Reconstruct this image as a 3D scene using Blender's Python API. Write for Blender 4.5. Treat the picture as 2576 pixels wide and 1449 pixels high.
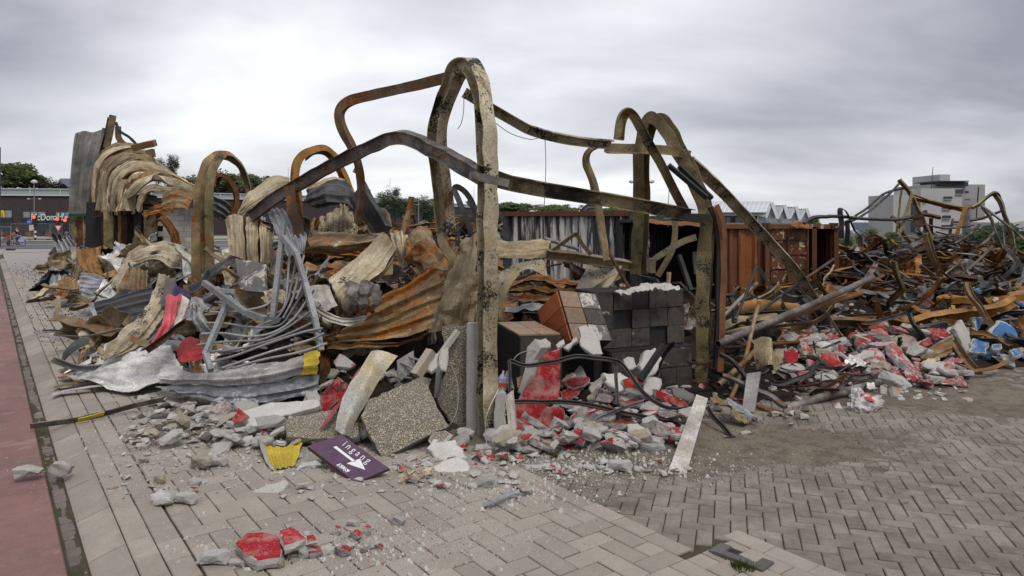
import bpy, bmesh, math, random
from mathutils import Vector, Matrix, noise
R = math.radians
for o in list(bpy.data.objects): bpy.data.objects.remove(o)
scene = bpy.context.scene
COL = scene.collection

# ---------------------------------------------------------------- camera
# survey units: D = pixels of a 2576 x 1449 picture; horizon at row 545, focal length 1800 px, eye height 2.85 m
CX, CY, F, H = 1288.0, 545.0, 1800.0, 2.85
cam_d = bpy.data.cameras.new('camera')
cam = bpy.data.objects.new('camera', cam_d); COL.objects.link(cam)
cam.location = (0, 0, H); cam.rotation_euler = (R(90), 0, 0)
cam_d.sensor_width = 36; cam_d.lens = 36*F/2576
cam_d.shift_y = -(724.5-CY)/2576
cam_d.clip_start = .1; cam_d.clip_end = 6000
scene.camera = cam

# ---------------------------------------------------------------- world, sun, exposure
w = bpy.data.worlds.new('World'); scene.world = w; w.use_nodes = True
nt = w.node_tree; N = nt.nodes; L = nt.links
N.clear()
SUN_EL, SUN_AZ = 57, 152       # azimuth clockwise from +Y
def wn(t, **k):
    n = N.new(t)
    for a, v in k.items(): setattr(n, a, v)
    return n
sky = wn('ShaderNodeTexSky', sky_type='NISHITA', sun_disc=False, sun_elevation=R(SUN_EL), sun_rotation=R(SUN_AZ))
geo = wn('ShaderNodeTexCoord')
sep = wn('ShaderNodeSeparateXYZ'); L.new(geo.outputs['Generated'], sep.inputs[0])
def wm(op, a, b=None):
    n = wn('ShaderNodeMath', operation=op)
    for i, v in enumerate((a, b)):
        if v is None: continue
        if isinstance(v, (int, float)): n.inputs[i].default_value = v
        else: L.new(v, n.inputs[i])
    return n.outputs[0]
zz = wm('ADD', wm('ABSOLUTE', sep.outputs[2]), .30)
comb = wn('ShaderNodeCombineXYZ')
L.new(wm('DIVIDE', sep.outputs[0], zz), comb.inputs[0]); L.new(wm('DIVIDE', sep.outputs[1], zz), comb.inputs[1])
cn = wn('ShaderNodeTexNoise'); cn.inputs['Scale'].default_value = 1.25; cn.inputs['Detail'].default_value = 5; cn.inputs['Roughness'].default_value = .5; cn.inputs['Distortion'].default_value = .25
mp = wn('ShaderNodeMapping'); mp.inputs['Location'].default_value = (3.4, 1.15, 0); mp.inputs['Scale'].default_value = (.8, 1.15, 1)
L.new(comb.outputs[0], mp.inputs[0]); L.new(mp.outputs[0], cn.inputs['Vector'])
# veiled sun: the overcast is brightest around one direction
gd = wn('ShaderNodeVectorMath', operation='DOT_PRODUCT'); L.new(geo.outputs['Generated'], gd.inputs[0])
ga, ge = R(-6), R(7.5)
gd.inputs[1].default_value = (math.sin(ga)*math.cos(ge), math.cos(ga)*math.cos(ge), math.sin(ge))
gl = wn('ShaderNodeMapRange', interpolation_type='SMOOTHSTEP'); L.new(gd.outputs['Value'], gl.inputs[0])
gl.inputs[1].default_value = .87; gl.inputs[2].default_value = 1.0; gl.inputs[3].default_value = 0; gl.inputs[4].default_value = .235
fac = wm('ADD', cn.outputs['Fac'], gl.outputs[0])
ramp = wn('ShaderNodeValToRGB'); L.new(fac, ramp.inputs[0])
e = ramp.color_ramp.elements
e[0].position = .36; e[0].color = (.285, .295, .340, 1)
e[1].position = .83; e[1].color = (.86, .87, .89, 1)
x = e.new(.50); x.color = (.455, .465, .515, 1)
x = e.new(.68); x.color = (.66, .67, .71, 1)
skb = wn('ShaderNodeMixRGB'); skb.inputs[0].default_value = .93
sks = wn('ShaderNodeVectorMath', operation='SCALE'); L.new(sky.outputs[0], sks.inputs[0]); sks.inputs['Scale'].default_value = .10
L.new(sks.outputs[0], skb.inputs[1]); L.new(ramp.outputs[0], skb.inputs[2])
zb = wn('ShaderNodeMapRange', interpolation_type='SMOOTHSTEP'); L.new(sep.outputs[2], zb.inputs[0])     # standard overcast: the zenith is about twice as bright as the horizon
zb.inputs[1].default_value = .22; zb.inputs[2].default_value = 1; zb.inputs[3].default_value = 1; zb.inputs[4].default_value = 1.75
skz = wn('ShaderNodeVectorMath', operation='SCALE'); L.new(skb.outputs[0], skz.inputs[0]); L.new(zb.outputs[0], skz.inputs['Scale'])
bg = wn('ShaderNodeBackground'); L.new(skz.outputs[0], bg.inputs[0]); bg.inputs[1].default_value = 1.0
wo = wn('ShaderNodeOutputWorld'); L.new(bg.outputs[0], wo.inputs[0])

sd = bpy.data.lights.new('sun', 'SUN'); sd.energy = 1.5; sd.angle = R(18); sd.color = (1, .945, .86)
so = bpy.data.objects.new('sun', sd); COL.objects.link(so)
sdir = Vector((math.sin(R(SUN_AZ))*math.cos(R(SUN_EL)), math.cos(R(SUN_AZ))*math.cos(R(SUN_EL)), math.sin(R(SUN_EL))))
so.rotation_euler = sdir.to_track_quat('Z', 'Y').to_euler(); so.location = sdir*60
vs = scene.view_settings; vs.view_transform = 'Standard'; vs.look = 'None'; vs.exposure = 0.28; vs.gamma = 1

# ---------------------------------------------------------------- survey helpers
def P(px, py, Y): return Vector(((px-CX)/F*Y, Y, H-(py-CY)/F*Y))
def G(px, py, z=0.0): return P(px, py, (H-z)*F/(py-CY))
def ray(px, py): return Vector(((px-CX)/F, 1, -(py-CY)/F))
def onplane(px, py, p0, n):
    d = ray(px, py); o = Vector((0, 0, H)); t = (p0-o).dot(n)/d.dot(n); return o+d*t
rnd = random.Random(7)
def U(a, b): return rnd.uniform(a, b)
KD = R(126.3); EU = Vector((math.cos(KD), math.sin(KD), 0)); EV = Vector((EU.y, -EU.x, 0))   # along / across the kerb
def K(u, v, z=0): return EU*u+EV*v+Vector((0, 0, z))

# ---------------------------------------------------------------- materials
def S(r, g, b):
    f = lambda c: ((c/255+.055)/1.055)**2.4 if c > 10 else c/255/12.92
    return (f(r), f(g), f(b), 1)
M = {}
class NT:
    def __init__(s, name, rough=.8, metal=0, spec=.3):
        m = bpy.data.materials.new(name); m.use_nodes = True; s.m = m; s.n = m.node_tree.nodes; s.l = m.node_tree.links
        s.b = s.n['Principled BSDF']; s.b.inputs['Roughness'].default_value = rough; s.b.inputs['Metallic'].default_value = metal
        s.b.inputs['Specular IOR Level'].default_value = spec
        tc = s.n.new('ShaderNodeTexCoord'); oi = s.n.new('ShaderNodeObjectInfo')
        s.rand = oi.outputs['Random']
        sc = s.n.new('ShaderNodeMath'); sc.operation = 'MULTIPLY'; s.l.new(s.rand, sc.inputs[0]); sc.inputs[1].default_value = 37
        ad = s.n.new('ShaderNodeVectorMath'); ad.operation = 'ADD'; s.l.new(tc.outputs['Object'], ad.inputs[0]); s.l.new(sc.outputs[0], ad.inputs[1])
        s.co = ad.outputs[0]
        ad2 = s.n.new('ShaderNodeVectorMath'); ad2.operation = 'ADD'; s.l.new(tc.outputs['UV'], ad2.inputs[0]); s.l.new(sc.outputs[0], ad2.inputs[1])
        s.uv = ad2.outputs[0]
        s.gen = tc.outputs['Generated']; M[name] = m
    def noise(s, scale, detail=6, rough=.6, dist=0, co=None, stretch=None):
        t = s.n.new('ShaderNodeTexNoise'); t.inputs['Scale'].default_value = scale; t.inputs['Detail'].default_value = detail
        t.inputs['Roughness'].default_value = rough; t.inputs['Distortion'].default_value = dist
        c = co or s.co
        if stretch:
            mp = s.n.new('ShaderNodeMapping'); mp.inputs['Scale'].default_value = stretch; s.l.new(c, mp.inputs[0]); c = mp.outputs[0]
        s.l.new(c, t.inputs['Vector']); return t.outputs['Fac']
    def voro(s, scale, feature='F1', co=None, out='Distance'):
        t = s.n.new('ShaderNodeTexVoronoi'); t.feature = feature; t.inputs['Scale'].default_value = scale
        s.l.new(co or s.co, t.inputs['Vector']); return t.outputs[out]
    def rng(s, v, a, b, c=0, d=1):
        t = s.n.new('ShaderNodeMapRange'); s.l.new(v, t.inputs[0])
        for i, q in enumerate((a, b, c, d)): t.inputs[i+1].default_value = q
        return t.outputs[0]
    def math(s, op, a, b=None):
        n = s.n.new('ShaderNodeMath'); n.operation = op
        for i, v in enumerate((a, b)):
            if v is None: continue
            if isinstance(v, (int, float)): n.inputs[i].default_value = v
            else: s.l.new(v, n.inputs[i])
        return n.outputs[0]
    def mix(s, f, a, b):
        n = s.n.new('ShaderNodeMixRGB')
        for i, v in enumerate((f, a, b)):
            if isinstance(v, (int, float)): n.inputs[i].default_value = v
            elif isinstance(v, tuple): n.inputs[i].default_value = v
            else: s.l.new(v, n.inputs[i])
        return n.outputs[0]
    def tint(s, col, amt=.25):          # brightness differs a little from piece to piece
        h = s.n.new('ShaderNodeHueSaturation'); s.l.new(col, h.inputs['Color'])
        s.l.new(s.rng(s.rand, 0, 1, 1-amt, 1+amt), h.inputs['Value']); return h.outputs[0]
    def done(s, col, bump=None, dist=.01, strength=.6, rough=None):
        if isinstance(col, tuple): s.b.inputs['Base Color'].default_value = col
        else: s.l.new(col, s.b.inputs['Base Color'])
        if bump is not None:
            bn = s.n.new('ShaderNodeBump'); bn.inputs['Distance'].default_value = dist; bn.inputs['Strength'].default_value = strength
            s.l.new(bump, bn.inputs['Height']); s.l.new(bn.outputs[0], s.b.inputs['Normal'])
        if rough is not None: s.l.new(rough, s.b.inputs['Roughness'])
        return s.m

def metal(name, c1, c2, rust, rust_amt, char_amt, flake=.5, sc=1.0, met=.25, rough=.62, streak=None, ash=None, ash_amt=0, flake_col=(.012, .011, .010, 1)):
    t = NT(name, rough, met, .4)
    co = t.co if streak is None else t.uv
    a = t.noise(2.2*sc, 8, .65, .3, co=co, stretch=streak)
    col = t.mix(t.rng(a, .40, .60), c1, c2)
    fine = t.noise(38*sc, 5, .7)
    col = t.mix(t.rng(fine, .42, .66, 0, .62), col, (c1[0]*.36, c1[1]*.32, c1[2]*.27, 1))
    pk = t.noise(70*sc, 4, .8); col = t.mix(t.rng(pk, .60, .70, 0, .5), col, (min(1, c1[0]*1.5), min(1, c1[1]*1.5), min(1, c1[2]*1.5), 1))
    if rust_amt > 0:
        rn = t.noise(1.6*sc, 9, .68, .6, co=co, stretch=streak)
        rc = t.mix(t.rng(t.noise(14*sc, 6, .7), .3, .7), rust, (rust[0]*.28, rust[1]*.2, rust[2]*.2, 1))
        th = .68-.36*rust_amt
        col = t.mix(t.rng(rn, th, th+.07), col, rc)
    if ash_amt > 0:
        an = t.noise(2.7*sc, 9, .7, .4)
        th = .70-.35*ash_amt
        col = t.mix(t.rng(an, th, th+.05), col, ash)
    if char_amt > 0:
        cnn = t.noise(.9*sc, 10, .66, .5)
        th = .72-.40*char_amt
        col = t.mix(t.rng(cnn, th, th+.10, 0, .95), col, (.014, .013, .012, 1))
    if flake > 0:
        fl = t.math('ADD', t.math('MULTIPLY', t.noise(34*sc, 8, .78), .55), t.math('MULTIPLY', t.noise(2.3*sc, 5, .65), .55))
        th = .74-.16*flake
        col = t.mix(t.rng(fl, th, th+.025), col, flake_col)
    gr = t.noise(1.25*sc, 7, .7, .4); gh_ = t.n.new('ShaderNodeHueSaturation'); t.l.new(col, gh_.inputs['Color']); t.l.new(t.rng(gr, .3, .68, 1.30, .55), gh_.inputs['Value']); col = gh_.outputs[0]
    col = t.tint(col, .22)
    return t.done(col, t.math('ADD', fine, t.math('MULTIPLY', a, .6)), .009, .6)

TAN1, TAN2 = (.40, .32, .185, 1), (.22, .16, .08, 1)
RUST = (.36, .125, .022, 1)
metal('burnt_tan', TAN1, TAN2, RUST, .12, .12, .55)
metal('burnt_tan_speckled', (.52, .46, .335, 1), (.33, .265, .15, 1), (.24, .12, .04, 1), .25, .34, 1.0)
metal('burnt_olive', (.31, .25, .125, 1), (.16, .12, .055, 1), RUST, .25, .3, .8)
metal('burnt_rust_tan', (.27, .20, .11, 1), (.16, .10, .045, 1), (.34, .135, .03, 1), .5, .2, .5)
metal('rust_orange', (.33, .14, .03, 1), (.17, .068, .018, 1), (.46, .20, .04, 1), .4, .28, .3)
metal('rust_dark', (.12, .052, .018, 1), (.045, .022, .011, 1), (.30, .11, .02, 1), .35, .42, .3)
metal('rust_yellow', (.42, .215, .05, 1), (.26, .115, .024, 1), (.16, .06, .014, 1), .3, .1, .25, rough=.55)
metal('charred_flaked', (.46, .38, .22, 1), (.28, .21, .11, 1), (.26, .11, .03, 1), .3, .66, .9)
metal('flashing', (.42, .415, .40, 1), (.46, .38, .23, 1), (.40, .30, .15, 1), .2, .05, .1, met=.2, rough=.5)
metal('charred_steel', (.075, .073, .072, 1), (.03, .029, .029, 1), (.20, .10, .035, 1), .25, .45, .2, ash=(.30, .29, .28, 1), ash_amt=.2)
metal('charred_rust', (.27, .25, .235, 1), (.09, .08, .072, 1), (.26, .12, .035, 1), .4, .42, .6)
metal('grey_steel', (.30, .295, .28, 1), (.20, .195, .185, 1), (.20, .12, .05, 1), .12, .22, .75)
metal('galvanized', (.36, .365, .38, 1), (.215, .22, .235, 1), (.22, .13, .06, 1), .06, .12, .12, met=.35, rough=.45, ash=(.55, .55, .55, 1), ash_amt=.3)
metal('ashen_sheet', (.72, .71, .68, 1), (.46, .45, .42, 1), (.25, .16, .08, 1), .08, .08, .2, met=.1, ash=(.78, .77, .75, 1), ash_amt=.4)
metal('pale_sheet', (.60, .51, .35, 1), (.38, .30, .175, 1), (.28, .13, .04, 1), .14, .14, .45, met=.1, streak=(5, .6, 1))
metal('tan_sheet', (.40, .32, .19, 1), (.20, .145, .075, 1), (.32, .12, .025, 1), .22, .30, .5, met=.12, streak=(5, .6, 1))
metal('speckled_sheet', (.56, .49, .35, 1), (.34, .27, .16, 1), (.30, .13, .04, 1), .1, .22, .95, met=.1)
metal('rusty_sheet', (.35, .235, .10, 1), (.085, .052, .028, 1), (.42, .16, .022, 1), .5, .40, .5, met=.1, ash=(.44, .41, .34, 1), ash_amt=.3, streak=(3.4, .7, 1))  # rust and char; dark streaks along the ribs also paint shade between them
metal('dark_sheet', (.085, .082, .085, 1), (.035, .034, .036, 1), (.13, .07, .03, 1), .2, .3, .2, met=.25, streak=(6, .6, 1), rough=.5)
metal('cladding_grey', (.66, .655, .63, 1), (.42, .415, .395, 1), (.22, .16, .10, 1), .10, 0, 0, streak=(3, .12, 1), rough=.55)
metal('soot_white', (.62, .60, .55, 1), (.36, .31, .25, 1), (.22, .12, .05, 1), .15, .12, .15, met=0, rough=.55)
metal('green_paint', (.12, .30, .20, 1), (.16, .33, .25, 1), (.2, .1, .04, 1), .1, .2, .3)
metal('pink_paint', (.62, .10, .12, 1), (.52, .07, .08, 1), (.66, .52, .45, 1), .16, .02, .1, rough=.4)
metal('dark_red_paint', (.34, .02, .02, 1), (.18, .014, .012, 1), (.10, .04, .02, 1), .2, .25, .3)
metal('yellow_paint', (.74, .56, .045, 1), (.66, .48, .04, 1), (.5, .45, .35, 1), .05, .02, .1, rough=.4, met=0)
metal('rail_grey', (.335, .34, .35, 1), (.27, .275, .285, 1), (.20, .13, .07, 1), .05, .0, .1, met=.1, rough=.5)
metal('navy_paint', (.04, .04, .13, 1), (.03, .03, .09, 1), (.5, .48, .45, 1), .15, .1, .2)
metal('blue_paint', (.06, .19, .40, 1), (.045, .14, .32, 1), (.55, .55, .53, 1), .12, .05, .3, met=0, rough=.6)

def concrete(name, c1, c2, pit=.5, paint=None, amt=0, sc=1.0, dirt=.3):
    t = NT(name, .92, 0, .2)
    a = t.noise(3*sc, 8, .65); f = t.noise(55*sc, 5, .75); g = t.voro(95*sc)
    col = t.mix(t.rng(a, .3, .7), c1, c2)
    col = t.mix(t.rng(f, .30, .60, .5, 0), col, (c1[0]*.42, c1[1]*.41, c1[2]*.39, 1))
    col = t.mix(t.rng(t.noise(1.1*sc, 8, .7), .52, .75, 0, dirt), col, (.12, .10, .08, 1))
    h = t.math('ADD', f, t.math('MULTIPLY', g, .5))
    if paint:
        pm = t.math('ADD', t.noise(5*sc, 8, .75), t.math('MULTIPLY', f, .25))
        th = .86-.5*amt
        pc = t.mix(t.rng(g, .1, .5), paint, (paint[0]*.55, paint[1]*.5, paint[2]*.5, 1))
        pc = t.mix(t.rng(t.noise(4.2*sc, 8, .75), .48, .68, 0, .62), pc, (.42, .33, .30, 1))
        pc = t.mix(t.rng(t.noise(30*sc, 5, .7), .60, .68, 0, .7), pc, (.40, .36, .33, 1))
        col = t.mix(t.rng(pm, th, th+.04), col, pc)
    return t.done(t.tint(col, .15), h, .008, .7)
concrete('concrete', (.46, .445, .415, 1), (.345, .33, .30, 1))
concrete('concrete_pale', (.56, .54, .505, 1), (.43, .41, .375, 1), dirt=.3)
concrete('concrete_sandy', (.44, .385, .305, 1), (.33, .285, .22, 1))
concrete('concrete_dark', (.17, .16, .145, 1), (.09, .085, .08, 1))
concrete('red_stucco', (.46, .44, .41, 1), (.35, .33, .31, 1), paint=(.47, .024, .032, 1), amt=.90)
concrete('red_dusty', (.46, .44, .41, 1), (.35, .33, .31, 1), paint=(.48, .085, .09, 1), amt=.56)
concrete('red_chip', (.50, .48, .45, 1), (.37, .355, .33, 1), paint=(.55, .03, .04, 1), amt=.36)
concrete('blue_stucco', (.46, .45, .42, 1), (.36, .35, .33, 1), paint=(.06, .22, .52, 1), amt=.72)
concrete('yellow_chip', (.46, .43, .36, 1), (.36, .33, .28, 1), paint=(.60, .34, .03, 1), amt=.5)
def aggregate():
    t = NT('exposed_aggregate', .9, 0, .25)
    cell = t.voro(84, out='Color'); d = t.voro(84)
    sp = t.n.new('ShaderNodeSeparateColor'); t.l.new(cell, sp.inputs[0])
    col = t.mix(sp.outputs[0], (.36, .30, .20, 1), (.16, .135, .10, 1))
    col = t.mix(t.rng(sp.outputs[1], .8, .9), col, (.58, .54, .46, 1))
    col = t.mix(t.rng(d, .45, .75), col, (.07, .065, .055, 1))
    col = t.mix(t.rng(t.noise(1.6, 6, .65), .45, .8, 0, .5), col, (.20, .20, .19, 1))
    t.done(col, t.rng(d, 0, .8, 1, 0), .008, .9)
aggregate()
def plain(name, c, rough=.6, met=0, var=.25, sc=6, spec=.4, c2=None, bump=.3):
    t = NT(name, rough, met, spec); n = t.noise(sc, 6, .65)
    c2 = c2 or (c[0]*(1-var), c[1]*(1-var), c[2]*(1-var), 1)
    t.done(t.mix(t.rng(n, .3, .7), c, c2), t.noise(sc*6, 4, .6), .004, bump)
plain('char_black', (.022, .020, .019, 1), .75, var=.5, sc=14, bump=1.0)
plain('soot_wood', (.10, .05, .025, 1), .8, c2=(.025, .018, .014, 1), sc=5, bump=.6)
plain('rust_board', (.20, .085, .035, 1), .7, c2=(.10, .04, .018, 1), sc=4)
plain('purple_sign', (.098, .052, .085, 1), .4, c2=(.060, .026, .052, 1), sc=7, bump=.05)
plain('sign_white', (.72, .72, .72, 1), .5, var=.15, sc=30, bump=.05)
plain('sign_black', (.02, .02, .02, 1), .5)
plain('sign_edge', (.11, .045, .03, 1), .8, sc=20)
plain('wire_grey', (.33, .32, .31, 1), .4, .5)
plain('brick_maroon', (.062, .040, .040, 1), .85, c2=(.036, .027, .029, 1), sc=3)
plain('brick_red', (.17, .085, .065, 1), .85, c2=(.12, .06, .05, 1), sc=3)
plain('roof_white', (.68, .69, .70, 1), .5, var=.08)
plain('rail_pale', (.50, .53, .53, 1), .5, var=.1)
plain('panel_pale', (.30, .34, .35, 1), .4, var=.15)
plain('plaster_grey', (.44, .435, .42, 1), .9, var=.12, sc=.08)
plain('plaster_dark', (.33, .33, .32, 1), .9, var=.12, sc=.1)
plain('dark_frame', (.035, .045, .055, 1), .5)
plain('window_dark', (.035, .045, .05, 1), .12, 0, .4, .4, .6)
plain('window_blue', (.10, .17, .22, 1), .12, 0, .3, .4, .6)
plain('window_pale', (.26, .29, .30, 1), .2, 0, .45, .35, .5)
plain('glass_roof', (.46, .50, .53, 1), .1, 0, .2, .3, .6)
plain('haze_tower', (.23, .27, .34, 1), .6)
plain('asphalt', (.10, .10, .105, 1), .9, var=.2, sc=2)
plain('asphalt_red', (.26, .135, .12, 1), .9, var=.2, sc=1)
plain('pale_pavement', (.30, .275, .25, 1), .9, var=.2, sc=1)
plain('line_white', (.62, .62, .60, 1), .8, var=.2)
plain('steel_post', (.27, .28, .29, 1), .45, .5)
plain('black_plastic', (.016, .016, .017, 1), .45)
plain('plastic_red', (.60, .02, .03, 1), .4)
plain('plastic_blue', (.03, .12, .50, 1), .4)
plain('sign_yellow', (.75, .50, .02, 1), .4)
plain('skin', (.48, .28, .20, 1), .55)
plain('hair_grey', (.12, .11, .10, 1), .8)
plain('shirt_black', (.012, .012, .013, 1), .8)
plain('jeans', (.20, .27, .40, 1), .85)
plain('bag_blue', (.42, .48, .60, 1), .6, c2=(.20, .28, .46, 1), sc=14)
plain('grass_far', (.12, .14, .04, 1), .95, var=.4, sc=1)
plain('bark', (.07, .055, .04, 1), .9)
plain('insulation', (.42, .31, .20, 1), .95, c2=(.55, .46, .36, 1), sc=18, bump=1)
plain('cardboard', (.36, .23, .12, 1), .85)
plain('bottle_blue', (.05, .09, .36, 1), .35, c2=(.62, .62, .65, 1), sc=9)
plain('bottle_orange', (.60, .10, .04, 1), .35)
plain('carton_white', (.70, .66, .60, 1), .7, c2=(.45, .30, .22, 1), sc=7)
plain('paper_scraps', (.62, .56, .50, 1), .9, c2=(.20, .18, .17, 1), sc=12)
def emit(name, c, s):
    m = bpy.data.materials.new(name); m.use_nodes = True; b = m.node_tree.nodes['Principled BSDF']
    b.inputs['Base Color'].default_value = c; b.inputs['Emission Color'].default_value = c; b.inputs['Emission Strength'].default_value = s; M[name] = m
emit('lamp_red', (1, .07, .02, 1), 2.2)
def foliage(name, c1, c2):
    t = NT(name, .75, 0, .2)
    n = t.noise(.9, 4, .6); f = t.noise(9, 3, .6)
    col = t.mix(t.rng(n, .3, .7), c1, c2); col = t.mix(t.rng(f, .35, .7, 0, .45), col, (c1[0]*.5, c1[1]*.5, c1[2]*.5, 1))
    col = t.tint(col, .2); t.done(col); tr = t.n.new('ShaderNodeBsdfTranslucent'); t.l.new(col, tr.inputs[0]); mx = t.n.new('ShaderNodeMixShader'); mx.inputs[0].default_value = .45
    t.l.new(t.b.outputs[0], mx.inputs[1]); t.l.new(tr.outputs[0], mx.inputs[2]); t.l.new(mx.outputs[0], t.n['Material Output'].inputs[0])
foliage('leaf_green', (.10, .135, .05, 1), (.145, .175, .07, 1))
foliage('leaf_dark', (.06, .095, .05, 1), (.085, .12, .06, 1))
foliage('leaf_pale', (.17, .21, .11, 1), (.21, .25, .13, 1))  # pale leaves with distance haze put into the colour
foliage('leaf_purple', (.050, .022, .030, 1), (.075, .035, .042, 1))
foliage('leaf_moss', (.10, .105, .02, 1), (.07, .08, .02, 1))
def paver_mat(name, c1, c2, dark, dk=.4):
    t = NT(name, .93, 0, .2)
    a = t.noise(1.3, 8, .68); f = t.noise(60, 5, .75); b = t.noise(5, 8, .7, .4)
    v = t.n.new('ShaderNodeAttribute'); v.attribute_name = 'tone'
    tone = t.math('ADD', v.outputs['Fac'], t.math('MULTIPLY', t.rand, .0))
    col = t.mix(t.rng(a, .3, .7), c1, c2)
    col = t.mix(t.rng(f, .3, .62, .45, 0), col, (c1[0]*.45, c1[1]*.44, c1[2]*.42, 1))
    col = t.mix(t.rng(b, .48, .8, 0, dk), col, dark)
    ge_ = t.n.new('ShaderNodeNewGeometry'); big_ = t.noise(.8, 8, .7, .5, co=ge_.outputs['Position']); col = t.mix(t.rng(big_, .46, .72, 0, dk*1.2), col, dark)
    dus = t.noise(1.7, 8, .72, .3, co=ge_.outputs['Position']); col = t.mix(t.rng(dus, .54, .74, 0, .45), col, (.40, .37, .33, 1))
    col = t.mix(t.rng(t.noise(2.6, 9, .75, .3), .60, .72, 0, .5), col, (c1[0]*1.35, c1[1]*1.35, c1[2]*1.33, 1))
    h = t.n.new('ShaderNodeHueSaturation'); t.l.new(col, h.inputs['Color']); t.l.new(t.rng(tone, 0, 1, .84, 1.10), h.inputs['Value'])
    t.done(h.outputs[0], f, .005, .6)
paver_mat('paver_large', (.352, .312, .262, 1), (.295, .26, .216, 1), (.19, .175, .16, 1))
paver_mat('paver_small', (.275, .243, .202, 1), (.205, .180, .147, 1), (.085, .074, .06, 1), .75)
paver_mat('kerb_concrete', (.335, .295, .25, 1), (.27, .236, .20, 1), (.17, .15, .13, 1), .5)
paver_mat('gutter_brick', (.20, .165, .15, 1), (.15, .125, .115, 1), (.09, .08, .07, 1), .5)
paver_mat('red_slab', (.27, .15, .135, 1), (.22, .125, .115, 1), (.12, .09, .08, 1), .75)
def soil(name, c1, c2, c3):
    t = NT(name, .97, 0, .1)
    a = t.noise(.55, 9, .68); f = t.noise(26, 6, .8); g = t.noise(90, 3, .7)
    col = t.mix(t.rng(a, .32, .68), c1, c2); col = t.mix(t.rng(t.noise(4.2, 8, .75), .46, .62, 0, .75), col, c3); col = t.mix(t.rng(f, .50, .68), col, c3)
    col = t.mix(t.rng(g, .60, .72, 0, .5), col, (c1[0]*1.7, c1[1]*1.7, c1[2]*1.7, 1))
    t.done(col, t.math('ADD', f, g), .012, .9)
soil('joint_soil', (.085, .075, .055, 1), (.075, .072, .032, 1), (.05, .045, .035, 1))
soil('dirt', (.225, .188, .142, 1), (.145, .125, .10, 1), (.085, .072, .058, 1))
soil('ground_soil', (.12, .105, .085, 1), (.09, .085, .07, 1), (.06, .055, .045, 1))
soil('ash_gap_shade', (.022, .019, .017, 1), (.042, .026, .016, 1), (.010, .009, .009, 1))  # burnt debris, taken near-black to paint shade into the gaps
soil('rubble_fines', (.27, .245, .21, 1), (.19, .17, .145, 1), (.08, .072, .062, 1))
def tile_mat(name, base, soot, pale, so_amt, pale_amt, st=None, sc=1):
    t = NT(name, .55, 0, .4)
    a = t.noise(4.5*sc, 9, .7, .3, stretch=st); b = t.noise(3.1*sc, 9, .68, .5, stretch=st)
    col = t.mix(t.rng(t.noise(16, 6, .7), .3, .7), base, (base[0]*.6, base[1]*.6, base[2]*.6, 1))
    th = .75-.45*so_amt; col = t.mix(t.rng(a, th, th+.14), col, soot)
    th = .78-.35*pale_amt; col = t.mix(t.rng(b, th, th+.05), col, pale)
    t.done(t.tint(col, .25), t.noise(40, 4, .6), .003, .4)
tile_mat('tile_sooty', (.075, .062, .05, 1), (.018, .016, .015, 1), (.50, .44, .37, 1), .55, .48)
tile_mat('tile_pale', (.16, .15, .14, 1), (.03, .03, .03, 1), (.52, .47, .41, 1), .35, .75)
tile_mat('tile_orange', (.46, .14, .06, 1), (.035, .028, .025, 1), (.42, .25, .15, 1), .22, .2)
tile_mat('tile_tan', (.30, .20, .13, 1), (.06, .045, .035, 1), (.42, .33, .24, 1), .25, .35)
tile_mat('container_rust', (.15, .055, .022, 1), (.035, .018, .010, 1), (.42, .36, .24, 1), .42, .45, (1, 1, .25))
tile_mat('container_door_mat', (.135, .048, .020, 1), (.03, .016, .010, 1), (.50, .43, .28, 1), .42, .62, None, 1.8)
tile_mat('container_orange', (.25, .085, .018, 1), (.08, .03, .012, 1), (.40, .34, .24, 1), .42, .2, (1, 1, .2))
tile_mat('container_soot', (.055, .055, .062, 1), (.014, .014, .016, 1), (.48, .46, .42, 1), .4, .85, (1.6, 1.6, .12))

# ---------------------------------------------------------------- mesh helpers
def link(o, parent=None):
    COL.objects.link(o)
    if parent is not None: o.parent = parent
    return o
def mesh(name, verts, faces, mats, fm=None, smooth=False, ang=38, uvs=None):
    me = bpy.data.meshes.new(name); me.from_pydata([tuple(v) for v in verts], [], faces)
    for m in (mats if isinstance(mats, (list, tuple)) else [mats]): me.materials.append(M[m])
    if fm: me.polygons.foreach_set('material_index', fm)
    if uvs is not None:
        ul = me.uv_layers.new(name='UVMap')
        li = [0]*len(me.loops); me.loops.foreach_get('vertex_index', li)
        flat = [c for i in li for c in uvs[i]]; ul.data.foreach_set('uv', flat)
    me.update()
    if smooth:
        me.polygons.foreach_set('use_smooth', [True]*len(me.polygons)); me.set_sharp_from_angle(angle=R(ang))
    return me
def put(name, verts, faces, mats, parent=None, label=None, cat=None, group=None, kind=None, fm=None, smooth=False, ang=38, uvs=None):
    """link one mesh object built from world-space vertices; a top-level one gets its origin at its base"""
    if parent is not None: o0 = parent.matrix_world.translation.copy() if parent.parent is None else Vector(parent['org'])
    else:
        n = len(verts); o0 = Vector((sum(v[0] for v in verts)/n, sum(v[1] for v in verts)/n, min(v[2] for v in verts)))
        if kind == 'structure': o0 = Vector((0, 0, 0))
    vs_ = [(v[0]-o0.x, v[1]-o0.y, v[2]-o0.z) for v in verts]
    o = bpy.data.objects.new(name, mesh(name, vs_, faces, mats, fm, smooth, ang, uvs)); link(o, parent)
    if parent is None: o.location = o0; o['org'] = tuple(o0)
    else: o['org'] = tuple(o0)
    tag(o, label, cat, group, kind)
    return o
def tag(o, label=None, cat=None, group=None, kind=None):
    if label: o['label'] = label
    if cat: o['category'] = cat
    if group: o['group'] = group
    if kind: o['kind'] = kind
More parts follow.
